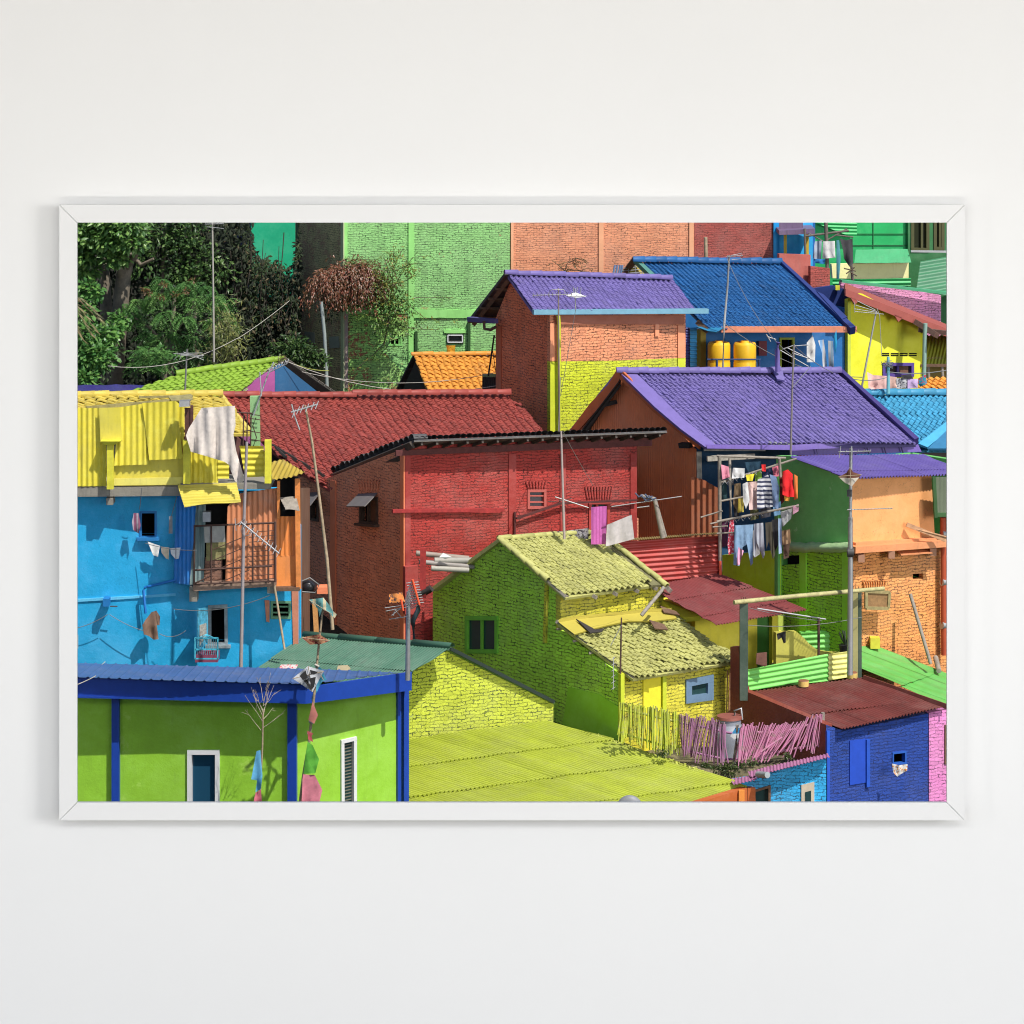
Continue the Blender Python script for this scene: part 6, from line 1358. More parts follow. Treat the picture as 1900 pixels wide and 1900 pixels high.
wall(t, pm, [(947.5, 300), (1288, 300), (1288, 800), (947.5, 800)], pM_)
spM = plaster('smooth_peach_column', S(232, 156, 118, .78), .2)
for x0, x1 in ((948, 953), (1111, 1120), (1279, 1287)): t.add('pilaster', slab3(pm.off(.035), rect(x0, 300, x1, 800), .03), spM)
back(t, (947.5, 78.4), (947, 82), (1288, 79.1), 9.6, pM_)
t = Thing('apartment_building', 'tall dusky red brick building beside the blue column', 'building')
rM = brick('dusky_red_brick', S(152, 72, 64, .74), S(65, 28, 24), .056, .15, .55, .15, 0, (.15, .06, .05), seed=69, bump=1.0)
wall(t, pm, [(1288.5, 300), (1435, 300), (1435, 800), (1288.5, 800)], rM)
back(t, (1288.5, 79), (1288, 82), (1435, 79.3), 9.6, rM)
mb = MB(); mb.slab([pts(pm.off(.06), rect(1435.5, 300, 1446, 480))], pm.n, .2); t.add('column', mb, plain('azure_column', S(30, 150, 215, .78)))
# plants growing on the green building
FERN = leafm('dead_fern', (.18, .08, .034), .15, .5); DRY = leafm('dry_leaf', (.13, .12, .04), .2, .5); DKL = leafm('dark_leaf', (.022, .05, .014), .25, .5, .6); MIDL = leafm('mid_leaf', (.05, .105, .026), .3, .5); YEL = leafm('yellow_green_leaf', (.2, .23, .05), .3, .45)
TWIG = wood('thin_twig', (.12, .09, .06))
T = Thing('hanging_fern', 'brown dead fern clump hanging on the corner of the green building', 'plant')
mb = MB()
for cx, cy, r in ((610, 512, .33), (632, 506, .33), (664, 500, .38), (680, 510, .3)):
    for _ in range(130):
        c = P(cx + U(-16, 16), cy + U(-14, 10), 77.7 + U(-.3, .2)); d = (V((U(-1, 1), U(-1, .3), U(-.2, .8)))).normalized(); p = c; dd = d; pts_ = [p]; ln = random.choice((.4, .6, .8, 1.0, 1.15))
        for k in range(6): dd = (dd + V((U(-.15, .15), 0, -.55))).normalized(); p = p + dd * .14 * r / .3 * ln; pts_.append(p)
        for a, b in zip(pts_, pts_[1:]):
            for _k in range(2): leaf(mb, a.lerp(b, R()), ((b - a).normalized() + rv() * .5).normalized(), V((0, -1, .5)), .09, .028, R())
T.add('dead_fronds', mb, FERN); mb = MB(); blob(mb, P(660, 487, 77.6), (.4, .3, .12), 160, .09, .035, .2); blob(mb, P(692, 500, 77.6), (.3, .3, .3), 150, .08, .03, .2); blob(mb, P(680, 562, 77.6), (.7, .2, .12), 260, .08, .03, .1); T.add('dry_leaves', mb, DRY)
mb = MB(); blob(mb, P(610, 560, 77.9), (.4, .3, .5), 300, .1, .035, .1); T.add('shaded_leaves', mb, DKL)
T = Thing('sapling', 'young wild sapling with feathery leaves against the light green wall', 'tree')
mb = MB(); br = [[(712, 640), (722, 590), (728, 520), (731, 452)], [(722, 600), (745, 560), (775, 552), (838, 552)], [(724, 580), (760, 568), (790, 592), (845, 594)], [(726, 540), (750, 500), (765, 478), (800, 474)], [(728, 520), (715, 485), (708, 470)], [(728, 500), (745, 466), (752, 455)], [(724, 570), (700, 540), (690, 520)], [(727, 530), (755, 520), (775, 508)], [(722, 600), (690, 585), (672, 590)], [(722, 600), (770, 610), (812, 612)], [(712, 640), (690, 660), (655, 690)], [(722, 610), (735, 620), (705, 660)], [(728, 505), (760, 490), (780, 488)]]
for b in br: mb.path([P(x, y, 77.4 + U(-.2, .2)) for x, y in b], .022 if b is br[0] else .012, 5, .004)
T.add('branches', mb, TWIG); lf = MB(); ly = MB()
for b in br:
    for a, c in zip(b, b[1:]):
        for _ in range(int(math.hypot(c[0] - a[0], c[1] - a[1]) / 5)):
            k = R(); p = P(a[0] + (c[0] - a[0]) * k, a[1] + (c[1] - a[1]) * k, 77.35 + U(-.2, .2)); d = (V((U(-1, 1), U(-.7, .3), U(-.3, .6)))).normalized()
            if R() < .6: frond(lf, p, d, .25, 5, .065, .03, .4, R())
            else: leaf(ly, p, d, V((0, -.5, 1)), .1, .045, R())
for x, y, r, n_ in ((735, 560, .45, 420), (715, 520, .35, 260), (745, 600, .4, 260), (760, 500, .2, 90), (700, 590, .4, 220), (730, 480, .25, 100)): blob(lf if R() < .7 else ly, P(x, y, 77.4), (r * 1.3, .25, r), n_, .085, .038, .1)
blob(ly, P(718, 555, 77.3), (.5, .25, .6), 300, .08, .035, .1)
T.add('leaves', lf, leafm('sapling_leaf', (.1, .19, .04), .35, .6)); T.add('young_leaves', ly, YEL)
T = Thing('shrub', 'small dark sprig growing before the peach wall above the tower roof', 'plant')
mb = MB(); lf = MB()
for b in ([(1047, 505), (1052, 490), (1060, 478)], [(1048, 503), (1036, 492), (1030, 488)], [(1052, 500), (1075, 502), (1092, 498)], [(1055, 488), (1070, 480), (1078, 478)]):
    mb.path([P(x, y, 76.5) for x, y in b], .014, 5, .005)
    for a, c in zip(b, b[1:]):
        for _ in range(5): k = R(); frond(lf, P(a[0] + (c[0] - a[0]) * k, a[1] + (c[1] - a[1]) * k, 76.45), V((U(-.3, 1), -.2, U(-.2, .4))).normalized(), .22, 5, .06, .03, .4, R())
T.add('stem', mb, TWIG); T.add('leaves', lf, leafm('sprig_leaf', (.06, .07, .025), .2, .5))
mb = MB(); mb.path([P(596, 560, 77.2), P(602, 620, 77.2), P(606, 700, 77.2), P(607, 730, 77.2)], .045, 7); single('pole', 'pale grey pole standing against the dark side of the green building', 'pole', mb, plain('blue_grey_pole', (.33, .38, .37)))

# ================================================================== N  blue tile roof house
t = Thing('house', 'house with a large blue tile roof and yellow water tanks at the back', 'house', 'houses')
bT_ = tilem('blue_tile', S(32, 98, 158, 1.4), .22, .2, (.015, .04, .08), .6, S(40, 110, 175, 1.22))
rn_ = rplane((1180, 479, 75.0), (1312, 608, 72.8), (1445, 482, 75.3))
t.add('roof', tiles(rn_, [(1188, 485), (1446, 489), (1578, 606), (1313, 608)], ((1188, 485), (1446, 489)), ((1446, 489), (1576, 606)), .108, .112, .023, .011, .003), bT_)
t.add('ridge_cap', caps(rn_.off(.05).at(1176, 482), rn_.off(.05).at(1450, 485), 14, .1), bT_)
db = plain('dark_navy_edge', S(20, 45, 105), .6)
mb = MB(); mb.slab([[rn_.off(.1).at(1443, 480), rn_.off(.1).at(1450, 481), rn_.off(.1).at(1588, 606), rn_.off(.1).at(1578, 608)]], rn_.n, .2); mb.slab([[rn_.off(.12).at(1515, 540), rn_.off(.12).at(1528, 546), rn_.off(.12).at(1572, 588), rn_.off(.12).at(1562, 592)]], rn_.n, .08); t.add('verge_strip', mb, db)
mb = MB(); mb.slab([[rn_.off(.02).at(1176, 480), rn_.off(.02).at(1188, 483), rn_.off(.02).at(1232, 524), rn_.off(.02).at(1226, 528)]], rn_.n, .12); t.add('verge_strip', mb, plain('teal_edge', S(70, 120, 110)))
oly = plaster('olive_gable_plaster', S(140, 125, 45, .7), .5)
wall(t, vplane(1300, 73.4, 1165, 76.5), [(1240, 605), (1176, 486), (1160, 515), (1160, 800), (1300, 800), (1300, 612)], oly)
mb = MB(); mb.beam(P(1180, 479, 75.0), P(1160, 505, 76.2), .14, .06); t.add('barge_board', mb, BROWNW); mb = MB(); mb.beam(P(1295, 598, 73.1), P(1312, 614, 72.7), .12, .08); t.add('barge_board', mb, BROWNW)
mb = MB(); mb.beam(rn_.off(-.05).at(1338, 611), rn_.off(-.05).at(1589, 611), .13, .1, V((0, -1, 0))); t.add('fascia', mb, plain('salmon_fascia', S(205, 130, 100, .8), .6, 0, .2))
mb = MB(); mb.slab([[rn_.off(-.02).at(1292, 606), rn_.off(-.02).at(1345, 606), P(1330, 616, 72.4), P(1314, 614, 72.5)]], V((0, -1, 1)).normalized(), .03); t.add('flashing', mb, plain('teal_blue_flashing', S(40, 120, 160)))
pn = vplane(1292, 73.7, 1600, 74.5); uN = plaster('deep_blue_plaster', S(24, 92, 150, .62), .3, (.02, .06, .12))
hN = [(1446, 626), (1474, 626), (1474, 760), (1446, 760)]
wall(t, pn, [(1285, 612), (1600, 608), (1600, 800), (1285, 800)], uN, [hN])
window(t, pn, hN, plain('lime_door_frame', S(150, 165, 50)), None, .05, .03, name='door_frame')
t.add('tin_strip', sheet(pn.off(.3), [(1272, 606), (1280, 610), (1280, 800), (1270, 800)], ((1272, 610), (1272, 700)), ((1268, 612), (1292, 612)), .06, .01, 3, 0), plain('violet_tin', S(60, 60, 120)))
t.add('tin_strip', sheet(pn.off(.35), [(1280.5, 608), (1293, 608), (1293, 800), (1280.5, 800)], ((1281, 612), (1281, 700)), ((1270, 612), (1292, 612)), .09, .02, 3, 0), sheetm('sky_blue_tin', S(70, 160, 210, .8)))
back(t, (1292, 73.8), (1165, 76.5), (1600, 74.5), 6.6, uN)
for x0, x1, lb in ((1313, 1355, 'yellow round water tank, left of two on the blue balcony'), (1361, 1403, 'yellow round water tank, right of two on the blue balcony')):
    T = Thing('water_tank', lb, 'water tank', 'yellow water tanks'); Yt_ = 73.0; k_ = Yt_ / F; r = (x1 - x0) / 2 * k_; c = (x0 + x1) / 2
    mb = MB(); rows = [[P(c, y, Yt_) + V((q * r * math.cos(a), q * r * math.sin(a), 0)) for a in [k * .2618 for k in range(24)]] for y, q in ((635, .9), (638, .98), (640, 1), (668, 1), (670, .97), (672, 1), (720, 1.02))]
    mb.grid(rows, close=True); T.add('body', mb, plain('yellow_tank_plastic', S(238, 178, 38, .85), .4, 0, .08))
    mb = MB(); rows2 = [[P(c, y, Yt_) + V((q * r * math.cos(a), q * r * math.sin(a), 0)) for a in [k * .2618 for k in range(24)]] for y, q in ((632, .35), (636, .4))]; mb.grid(rows2, close=True); mb.face(rows2[0]); mb.grid([rows2[1], rows[0]], close=True); T.add('lid', mb, plain('yellow_lid', S(230, 170, 40, .85)))
mb = MB(); Yb = 72.6; mb.tube(P(1312, 667, Yb), P(1412, 667, Yb), .02, 6)
for x in (1330, 1409): mb.tube(P(x, 667, Yb), P(x, 720, Yb), .03, 6)
single('railing', 'dark blue tube railing before the two yellow tanks', 'railing', mb, plain('navy_tube', S(25, 55, 100)))
mb = MB(); mb.slab([pts(pn.off(.12), rect(1408, 633, 1423, 660))], pn.n, .05); single('board', 'maroon board on the blue wall right of the yellow tanks', 'board', mb, plain('maroon_board_paint', S(110, 35, 50)))
for poly, lb, m_ in (([(1497, 636), (1508, 622), (1513, 640), (1512, 672), (1497, 672)], 'white shirt on the line under the blue tile roof', wht), ([(1518, 632), (1528, 630), (1532, 655), (1535, 682), (1527, 682), (1525, 655)], 'blue and white shirt right of the white one', cloth('blue_white_shirt', S(120, 160, 200), (.6, .6, .62), 0, 8, .5)), ([(1536, 632), (1546, 633), (1547, 684), (1538, 684)], 'pale striped trousers at the right end of the line', cloth('pale_stripe', (.45, .47, .5), (.2, .3, .4), 0, 9, .5)), ([(1547, 625), (1552, 612), (1553, 640), (1549, 660)], 'bright azure cloth by the blue house corner', cloth('azure_cloth', S(40, 150, 195)))):
    single('laundry', lb, 'laundry', fabric(poly, 73.1, .06, 12, step=4), m_, 'laundry')
mb = MB()
for a, b in (((1452, 648), (1475, 640)), ((1448, 650), (1500, 680)), ((1475, 642), (1500, 640)), ((1470, 655), (1510, 668)), ((1460, 645), (1490, 660)), ((1425, 625), (1440, 630)), ((1422, 620), (1430, 634))): mb.tube(P(*a, 72.6), P(*b, 72.6), .012, 4)
single('tv_antenna', 'tangle of thin grey antenna rods under the blue roof', 'antenna', mb, LGREY, 'television antennas on poles')
antenna('grey pole with little loop antenna before the blue tile roof', [(1341, 690), (1344, 600), (1350, 530), (1353, 474)], 72.3, (1348, 476, 1378, 474), 4, (0, 3), .028, mm=plain('mid_grey_pole', (.28, .29, .3)), extra=([(1356, 474), (1376, 470), (1377, 480), (1358, 482)],))
mb = MB(); mb.tube(P(1310, 482, 76.5), P(1309, 440, 76.5), .045, 7); single('pole', 'short wooden stake rising behind the blue ridge', 'pole', mb, BAMBOO)
T = Thing('tv_antenna', 'blue rimmed dish like antenna behind the purple tower ridge', 'antenna', 'television antennas on poles'); mb = MB()
for x in (1138, 1143, 1148, 1152): mb.tube(P(x, 508, 75.8), P(x + 3, 492, 75.8), .025, 5)
T.add('rods', mb, plain('blue_white_plastic', S(110, 140, 180))); mb = MB()
for y in (494, 499, 504): mb.tube(P(1155, y + 4, 75.8), P(1200, y, 75.8), .01, 4)
for x in (1165, 1178, 1190): mb.tube(P(x, 492, 75.8), P(x + 2, 508, 75.8), .01, 4)
T.add('elements', mb, LGREY)

# ================================================================== O  yellow-green house on the right and neighbours
t = Thing('house', 'yellow green plastered house under a dusky red barge board at the upper right', 'house', 'houses')
yO = plaster('acid_yellow_plaster', S(208, 208, 40, .74), .15, (.2, .2, .04)); 
po2 = vplane(1573, 74.3, 1708, 75.1); hO = rect(1637, 673, 1695, 699)
hv = [rect(x, 655, x + 14, 659) for x in (1636, 1653, 1670, 1687)]
wall(t, po2, [(1573, 556), (1600, 545), (1708, 604), (1708, 780), (1573, 780)], yO, [hO])
for q in hv:
    for dy in (0, 3.4): t.add('vent', slab3(po2.off(.006), [(q[0][0], q[0][1] + dy), (q[1][0], q[1][1] + dy), (q[1][0], q[1][1] + dy + 2.2), (q[0][0], q[0][1] + dy + 2.2)], .01), DARK)
w = window(t, po2, hO, plain('purple_window_frame', S(85, 65, 140)), glassm('brown_glass', (.05, .035, .03)), .07, .03, bars=(.5,))
mb = MB(); mb.slab([pts(po2.off(-.03), rect(1666, 678, 1685, 695))], po2.n, .01); t.add('curtain', mb, cloth('brown_dotted', S(105, 75, 60)), w)
lO = brick('shaded_lime_strip', S(150, 160, 40, .7), None, .05, .14, .6, .2, seed=71)
t.add('wall', slab3(po2.off(.02), [(1573, 560), (1579, 557), (1579, 780), (1573, 780)], .05), plaster('lime_corner', S(195, 205, 70), .2))
q1, q2, q3 = P(1568, 540, 73.95), P(1800, 634, 75.2), P(1568, 525, 76.2); n = (q2 - q1).cross(q3 - q1).normalized(); n = n if n.z > 0 else -n
mb = MB(); mb.slab([[q1, q2, q2 + (q3 - q1), q3]], n, .06); t.add('roof', mb, plain('dusky_red_sheet', S(150, 75, 70)))
mb = MB(); pbb = vplane(1568, 73.85, 1800, 75.1); mb.slab([pts(pbb, [(1569, 536), (1800, 627), (1800, 642), (1620, 570), (1569, 549)])], pbb.n, .05)
for x in (1585, 1666): y = 536 + (x - 1569) * .394 + 13; mb.slab([pts(pbb, [(x - 7, y - 4), (x + 9, y + 3), (x + 1, y + 10)])], pbb.n, .05)
t.add('barge_board', mb, plain('dusky_red_board', S(150, 78, 70, .8), .6, 0, .12))
mb = MB(); mb.beam(P(1700, 598, 74.5), P(1738, 622, 73.8), .12, .14); mb.beam(P(1705, 612, 74.3), P(1760, 618, 74.0), .1, .1); t.add('purlin', mb, wood('brown_purlin', (.16, .09, .07)))
back(t, (1573, 74.5), (1573, 77), (1708, 75.2), 6.0, yO)
mb = MB(); mb.path([P(1717, 600, 74.0), P(1716, 622, 74.0), P(1714, 720, 74.0)], .05, 8); single('drain_pipe', 'pale grey green pipe at the right edge of the yellow green house', 'pipe', mb, plain('pale_green_pipe', S(130, 160, 150)))
T = Thing('shed', 'lime corrugated lean-to with shaded porch at the right edge', 'shed')
rlo = rplane((1708, 624, 76.5), (1800, 624, 76.8), (1708, 676, 75.2)); T.add('roof', sheet(rlo, [(1708, 622), (1830, 622), (1830, 676), (1708, 676)], ((1708, 624), (1800, 624)), ((1720, 624), (1708, 676)), .085, .014, 1.2, .02, seg=6), lB)
mb = MB(); mb.beam(P(1708, 678, 75.1), P(1830, 678, 75.3), .06, .06); T.add('eave_board', mb, BROWNW); T.add('wall', slab3(vplane(1708, 75.9, 1830, 76.1), rect(1708, 676, 1830, 800), .1), plaster('ochre_shade_plaster', S(120, 100, 30), .4))
for x in (1722, 1748): mb = MB(); mb.tube(P(x, 680, 75.2), P(x + 4, 760, 75.2), .04, 6); T.add('post', mb, GREYW)
antenna('slanted pole with a fan of long rods before the yellow green wall', [(1598, 724), (1612, 650), (1626, 578)], 72.9, None, r=.024, mm=LGREY, extra=([(1587, 566), (1627, 578)], [(1585, 573), (1628, 580)], [(1586, 578), (1640, 583)], [(1590, 558), (1624, 575)], [(1585, 560), (1586, 580)], [(1627, 572), (1632, 586)], [(1632, 583), (1636, 660)]))
T = Thing('utility_pole', 'teal post with knotted cables behind the light blue ridge', 'pole'); mb = MB(); mb.path([P(1648, 730, 69.2), P(1648, 662, 69.2)], .04, 7, .03); T.add('post', mb, plain('teal_post', S(110, 170, 180)))
mb = MB()
for _ in range(9): mb.path([P(1648 + U(-14, 10), 672 + U(-3, 12), 69.1 + U(-.1, .1)) for _k in range(4)], .008, 4)
T.add('cable_knot', mb, WIRE)
for poly, lb, m_ in (([(1609, 690), (1620, 696), (1650, 698), (1650, 724), (1612, 724)], 'big pale pink bedsheet on the line at the yellow green house', cloth('pale_pink_sheet', S(225, 180, 172))), ([(1650, 698), (1664, 700), (1664, 720), (1651, 722)], 'pink towel next to the pale bedsheet', cloth('salmon_towel', S(230, 185, 170))), ([(1663, 702), (1684, 701), (1684, 721), (1664, 721)], 'white cloth with dark scribble print on the line', cloth('scribble_cloth', (.5, .5, .52), None, spots=(.08, .08, .1))), ([(1684, 703), (1703, 703), (1703, 720), (1684, 721)], 'lilac cloth near the right end of the line', cloth('lilac_cloth', S(190, 165, 205))), ([(1704, 702), (1718, 695), (1720, 712), (1708, 718), (1703, 712)], 'teal and red cloth bunched at the right end of the line', cloth('teal_cloth', S(30, 140, 160), None, spots=S(190, 40, 70))), ([(1672, 696), (1690, 694), (1694, 703), (1674, 703)], 'black crumpled shirt lying above the scribble cloth', cloth('black_shirt', (.03, .03, .035))), ([(1571, 700), (1583, 703), (1598, 722), (1580, 718)], 'white bundle of cloth at the purple verge', wht)):
    single('laundry', lb, 'laundry', fabric(poly, 71.5, .08, 10, step=5), m_, 'laundry')
T = Thing('house', 'low house with orange tile roof behind the light blue ridge', 'house', 'houses'); ro = rplane((1700, 702, 73.2), (1830, 702, 73.3), (1700, 730, 72.4)); T.add('roof', tiles(ro, [(1712, 702), (1830, 702), (1830, 735), (1700, 735)], ((1712, 702), (1830, 702)), ((1735, 702), (1715, 735)), .14, .16, .028, .03), tilem('orange_tile2', S(225, 150, 60, 1.2), .2, .4)); T.add('wall', slab3(vplane(1700, 73.0, 1830, 73.1), rect(1705, 722, 1830, 860), .1), oB)
# light blue tile roof
t = Thing('house', 'house under a light blue tile roof at the right edge', 'house', 'houses')
cT = tilem('light_blue_tile', S(72, 164, 206, 1.6), .2, .25, (.03, .1, .15), .55)
rq = rplane((1605, 726, 69.5), (1800, 724, 69.9), (1680, 822, 67.6))
t.add('roof', tiles(rq, [(1560, 732), (1830, 730), (1830, 832), (1600, 832)], ((1605, 732), (1800, 730)), ((1757, 738), (1690, 830)), .125, .115, .026, .014, .003), cT)
t.add('ridge_cap', caps(rq.off(.05).at(1590, 729), rq.off(.05).at(1830, 727), 10, .1), cT)
mb = MB(); mb.beam(rq.off(.08).at(1800, 760), rq.off(.08).at(1712, 828), .22, .05, rq.n); t.add('valley_board', mb, plain('light_blue_board', S(75, 165, 210, 1.0)))
mb = MB(); mb.slab([pts(rq.off(.12), [(1757, 798), (1800, 790), (1800, 832), (1722, 832)])], rq.n, .05); t.add('roof_patch', mb, plain('blue_patch', S(45, 110, 150, .9)))
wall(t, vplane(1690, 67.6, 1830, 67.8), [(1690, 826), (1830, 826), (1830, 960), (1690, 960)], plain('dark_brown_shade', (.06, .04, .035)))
back(t, (1600, 67.8), (1590, 71), (1830, 68), 4.2, uN)

# pink, red, cream, green neighbours at the top right
t = Thing('house', 'pink brick wall house behind the dusky red barge board', 'house', 'houses')
pk2 = brick('pink_brick_far', S(215, 135, 180, .74), S(90, 50, 70), .06, .17, .6, .2, seed=73, bump=1.0)
wall(t, vplane(1565, 77.5, 1760, 78.1), [(1560, 522), (1700, 540), (1746, 548), (1746, 800), (1560, 800)], pk2)
mb = MB(); mb.beam(P(1560, 521, 77.3), P(1830, 552, 78), .06, .2); t.add('coping', mb, plain('green_coping', S(70, 150, 110)))
back(t, (1565, 77.7), (1560, 80), (1746, 78), 5.5, pk2)
t = Thing('retaining_wall', 'rough red block with a red brick panel below the clothes line', 'wall')
wall(t, vplane(1446, 77.6, 1500, 77.8), [(1446, 471), (1504, 473), (1504, 640), (1446, 640)], plaster('rough_red_plaster', S(165, 85, 75, .76), .4))
wall(t, vplane(1500, 77.5, 1545, 77.7), [(1504, 494), (1540, 498), (1540, 640), (1504, 640)], rM)
t = Thing('garden_wall', 'navy block wall between the blue roof and the yellow green house', 'wall')
wall(t, vplane(1515, 75.6, 1580, 75.6), [(1510, 535), (1545, 530), (1574, 540), (1574, 720), (1510, 720)], plaster('navy_plaster', S(20, 45, 105, .74), .2)); mb = MB(); mb.box(P(1554, 534, 75.5), V((.05, 0, 0)), V((0, .05, 0)), V((0, 0, .05))); t.add('block', mb, eYp)
t = Thing('house', 'azure house with yellow posts and a clothes porch at the top right', 'house', 'houses')
pa = vplane(1446, 79.2, 1510, 79.4)
wall(t, pa, rect(1446, 300, 1508, 660), plaster('azure_wall', S(40, 155, 220, .76), .15)); 
for x in (1457, 1498): mb = MB(); mb.beam(pa.off(.35).at(x, 430), pa.off(.35).at(x, 478), .07, .07); t.add('post', mb, plain('ochre_post', S(205, 175, 60)))
mb = MB(); mb.slab([[P(1446, 428, 78.2), P(1512, 424, 78.2), P(1512, 434, 78.2), P(1446, 436, 78.2)]], V((0, -1, 0)), 1.0); mb.slab([[P(1446, 413, 78.6), P(1490, 413, 78.6), P(1490, 425, 78.6), P(1446, 425, 78.6)]], V((0, -1, 0)), .1); t.add('porch_roof', mb, sheetm('mauve_porch', S(110, 90, 120), .5))
back(t, (1446, 79.3), (1446, 82), (1508, 79.5), 9, uN)
gT_ = sheetm('emerald_sheet', S(28, 158, 82, .76), .15, .05, .5)
t = Thing('house', 'emerald green panelled house with cream base at the top right', 'house', 'houses')
pgn = vplane(1500, 80.0, 1700, 80.6)
wall(t, pgn, rect(1500, 300, 1685, 660), plaster('emerald_panel', S(26, 155, 85, .76), .1))
mb = MB()
for y in (434, 455): mb.beam(pgn.off(.01).at(1575, y), pgn.off(.01).at(1685, y), .015, .03, pgn.n)
mb.beam(pgn.off(.01).at(1620, 300), pgn.off(.01).at(1620, 470), .015, .03, pgn.n); t.add('panel_joint', mb, plain('dark_emerald', S(15, 90, 50)))
t.add('tin_sheet', sheet(pgn.off(.2), [(1500, 380), (1590, 380), (1590, 444), (1575, 438), (1500, 434)], ((1500, 400), (1500, 430)), ((1500, 420), (1590, 423)), .085, .014, 4, 0), gT_)
rgn = rplane((1590, 464, 79.9), (1684, 463, 80.2), (1590, 488, 79.2)); t.add('awning', sheet(rgn, [(1588, 463), (1684, 462), (1691, 487), (1585, 488)], ((1590, 464), (1684, 463)), ((1590, 464), (1590, 488)), .5, .004, 4, 0), sheetm('mint_sheet', S(85, 180, 125, 1.15), .2))
wall(t, vplane(1545, 79.3, 1690, 79.8), [(1543, 490), (1686, 486), (1686, 516), (1600, 518), (1545, 516)], plaster('cream_plaster', S(228, 210, 150, .76), .3))
t.add('tin_sheet', sheet(vplane(1545, 79.0, 1690, 79.4), [(1545, 519), (1690, 516), (1690, 530), (1545, 530)], ((1545, 519), (1545, 530)), ((1545, 520), (1690, 518)), .1, .014, 4, 0), gT_)
back(t, (1500, 80.2), (1500, 83), (1685, 80.6), 9, gM)
t = Thing('house', 'dark windowed green house at the upper right corner', 'house', 'houses')
pdk = vplane(1685, 80.4, 1830, 80.8); hd = [rect(1690, 380, 1724, 466), rect(1732, 380, 1752, 464)]
wall(t, pdk, rect(1685, 300, 1830, 660), plaster('forest_plaster', S(45, 105, 60, .72), .3), hd)
for h in hd: window(t, pdk, h, plain('olive_frame', S(75, 75, 40)), glassm('dark_green_glass', (.025, .03, .015)), .08, .03, bars=(.6,))
mb = MB(); mb.beam(P(1690, 466, 79.8), P(1830, 468, 79.9), .05, .05); t.add('rail', mb, LGREY)
rdk = rplane((1705, 488, 79.6), (1800, 474, 80), (1705, 545, 79.0)); t.add('tin_sheet', sheet(rdk, [(1708, 485), (1830, 462), (1830, 556), (1700, 540)], ((1708, 488), (1712, 540)), ((1705, 490), (1800, 474)), .19, .02, 4, 0), sheetm('bottle_green_tin', S(60, 125, 88, 1.0), .4))
back(t, (1685, 80.6), (1685, 83), (1830, 81), 9, gM)
for poly, lb, m_ in (([(1512, 448), (1525, 446), (1523, 487), (1508, 478)], 'grey striped cloth at the left of the porch clothes line', cloth('grey_blue_cloth', S(150, 160, 175), S(70, 80, 100), 0, 8, .4)), ([(1527, 448), (1549, 447), (1550, 478), (1526, 480)], 'white towel in the middle of the porch clothes line', wht), ([(1510, 480), (1532, 481), (1530, 490), (1510, 488)], 'blue cloth below the grey one on the porch line', cloth('royal_cloth', S(40, 110, 170))), ([(1552, 446), (1557, 445), (1560, 480), (1557, 518), (1552, 518)], 'long teal scarf on the porch clothes line', cloth('teal_scarf', S(70, 130, 140))), ([(1558, 442), (1570, 446), (1582, 442), (1583, 490), (1576, 495), (1566, 480), (1564, 462)], 'dark grey jacket at the right of the porch clothes line', cloth('charcoal_cloth', (.06, .06, .065)))):
    single('laundry', lb, 'laundry', fabric(poly, 78.0, .08, 10, step=4), m_, 'laundry')
T = Thing('clothes_rack', 'rough pole rack carrying the porch clothes line', 'drying rack'); mb = MB()
for a, b, r in (((1532, 400), (1536, 530), .05), ((1495, 438), (1575, 428), .03), ((1493, 424), (1495, 500), .03), ((1536, 445), (1572, 424), .02), ((1500, 432), (1540, 455), .015), ((1580, 492), (1583, 535), .04), ((1550, 436), (1583, 440), .02)): mb.tube(P(*a, 78.1), P(*b, 78.1), r, 6)
T.add('poles', mb, wood('dark_grey_pole', (.16, .14, .12))); mb = MB()
for a, b in (((1566, 498), (1588, 503)), ((1570, 508), (1586, 496)), ((1578, 505), (1590, 512))): mb.tube(P(*a, 78.0), P(*b, 78.0), .015, 4)
T.add('twigs', mb, TWIG)

# ================================================================== S  orange tile roof, R lime tile roof
t = Thing('house', 'house with a small bright orange tile roof below the green building', 'house', 'houses')
oT_ = tilem('orange_tile', S(236, 162, 66, 1.55), .12, .15, (.2, .1, .03), .6)
rs = rplane((768, 656, 75.2), (812, 750, 73.5), (925, 656, 75.4))
t.add('roof', tiles(rs, [(769, 659), (960, 659), (995, 740), (800, 740)], ((769, 659), (960, 659)), ((769, 659), (803, 740)), .16, .155, .028, .016, .003), oT_)
t.add('ridge_cap', caps(rs.off(.04).at(764, 657), rs.off(.04).at(960, 656), 10, .07), oT_)
mb = MB(); r1, r2, e1 = P(767, 656, 75.3), P(930, 656, 75.5), P(728, 735, 77.2); n = (e1 - r1).cross(r2 - r1).normalized(); n = n if n.z > 0 else -n
mb.slab([[r1, e1, e1 + (r2 - r1), r2]], n, .06); t.add('roof', mb, kT)
ps = vplane(805, 74.2, 735, 76.4); wall(t, ps, [(805, 735), (771, 670), (742, 735), (742, 800), (805, 800)], plain('dark_gable', (.035, .032, .028))); mb = MB(); mb.beam(rs.off(-.03).at(769, 660), rs.off(-.03).at(803, 740), .06, .06); t.add('barge_board', mb, BLACKW)  # gable wall in one near-black tone
wall(t, vplane(805, 74.2, 990, 74.6), rect(805, 720, 990, 860), oB)
back(t, (805, 74.3), (742, 76.2), (990, 74.8), 4.5, oB)
t = Thing('house', 'house with a lime tile roof and purple and teal gable at the left', 'house', 'houses')
lT = tilem('bright_lime_tile', S(150, 188, 58, 1.7), .14, .2, (.05, .07, .02), .6)
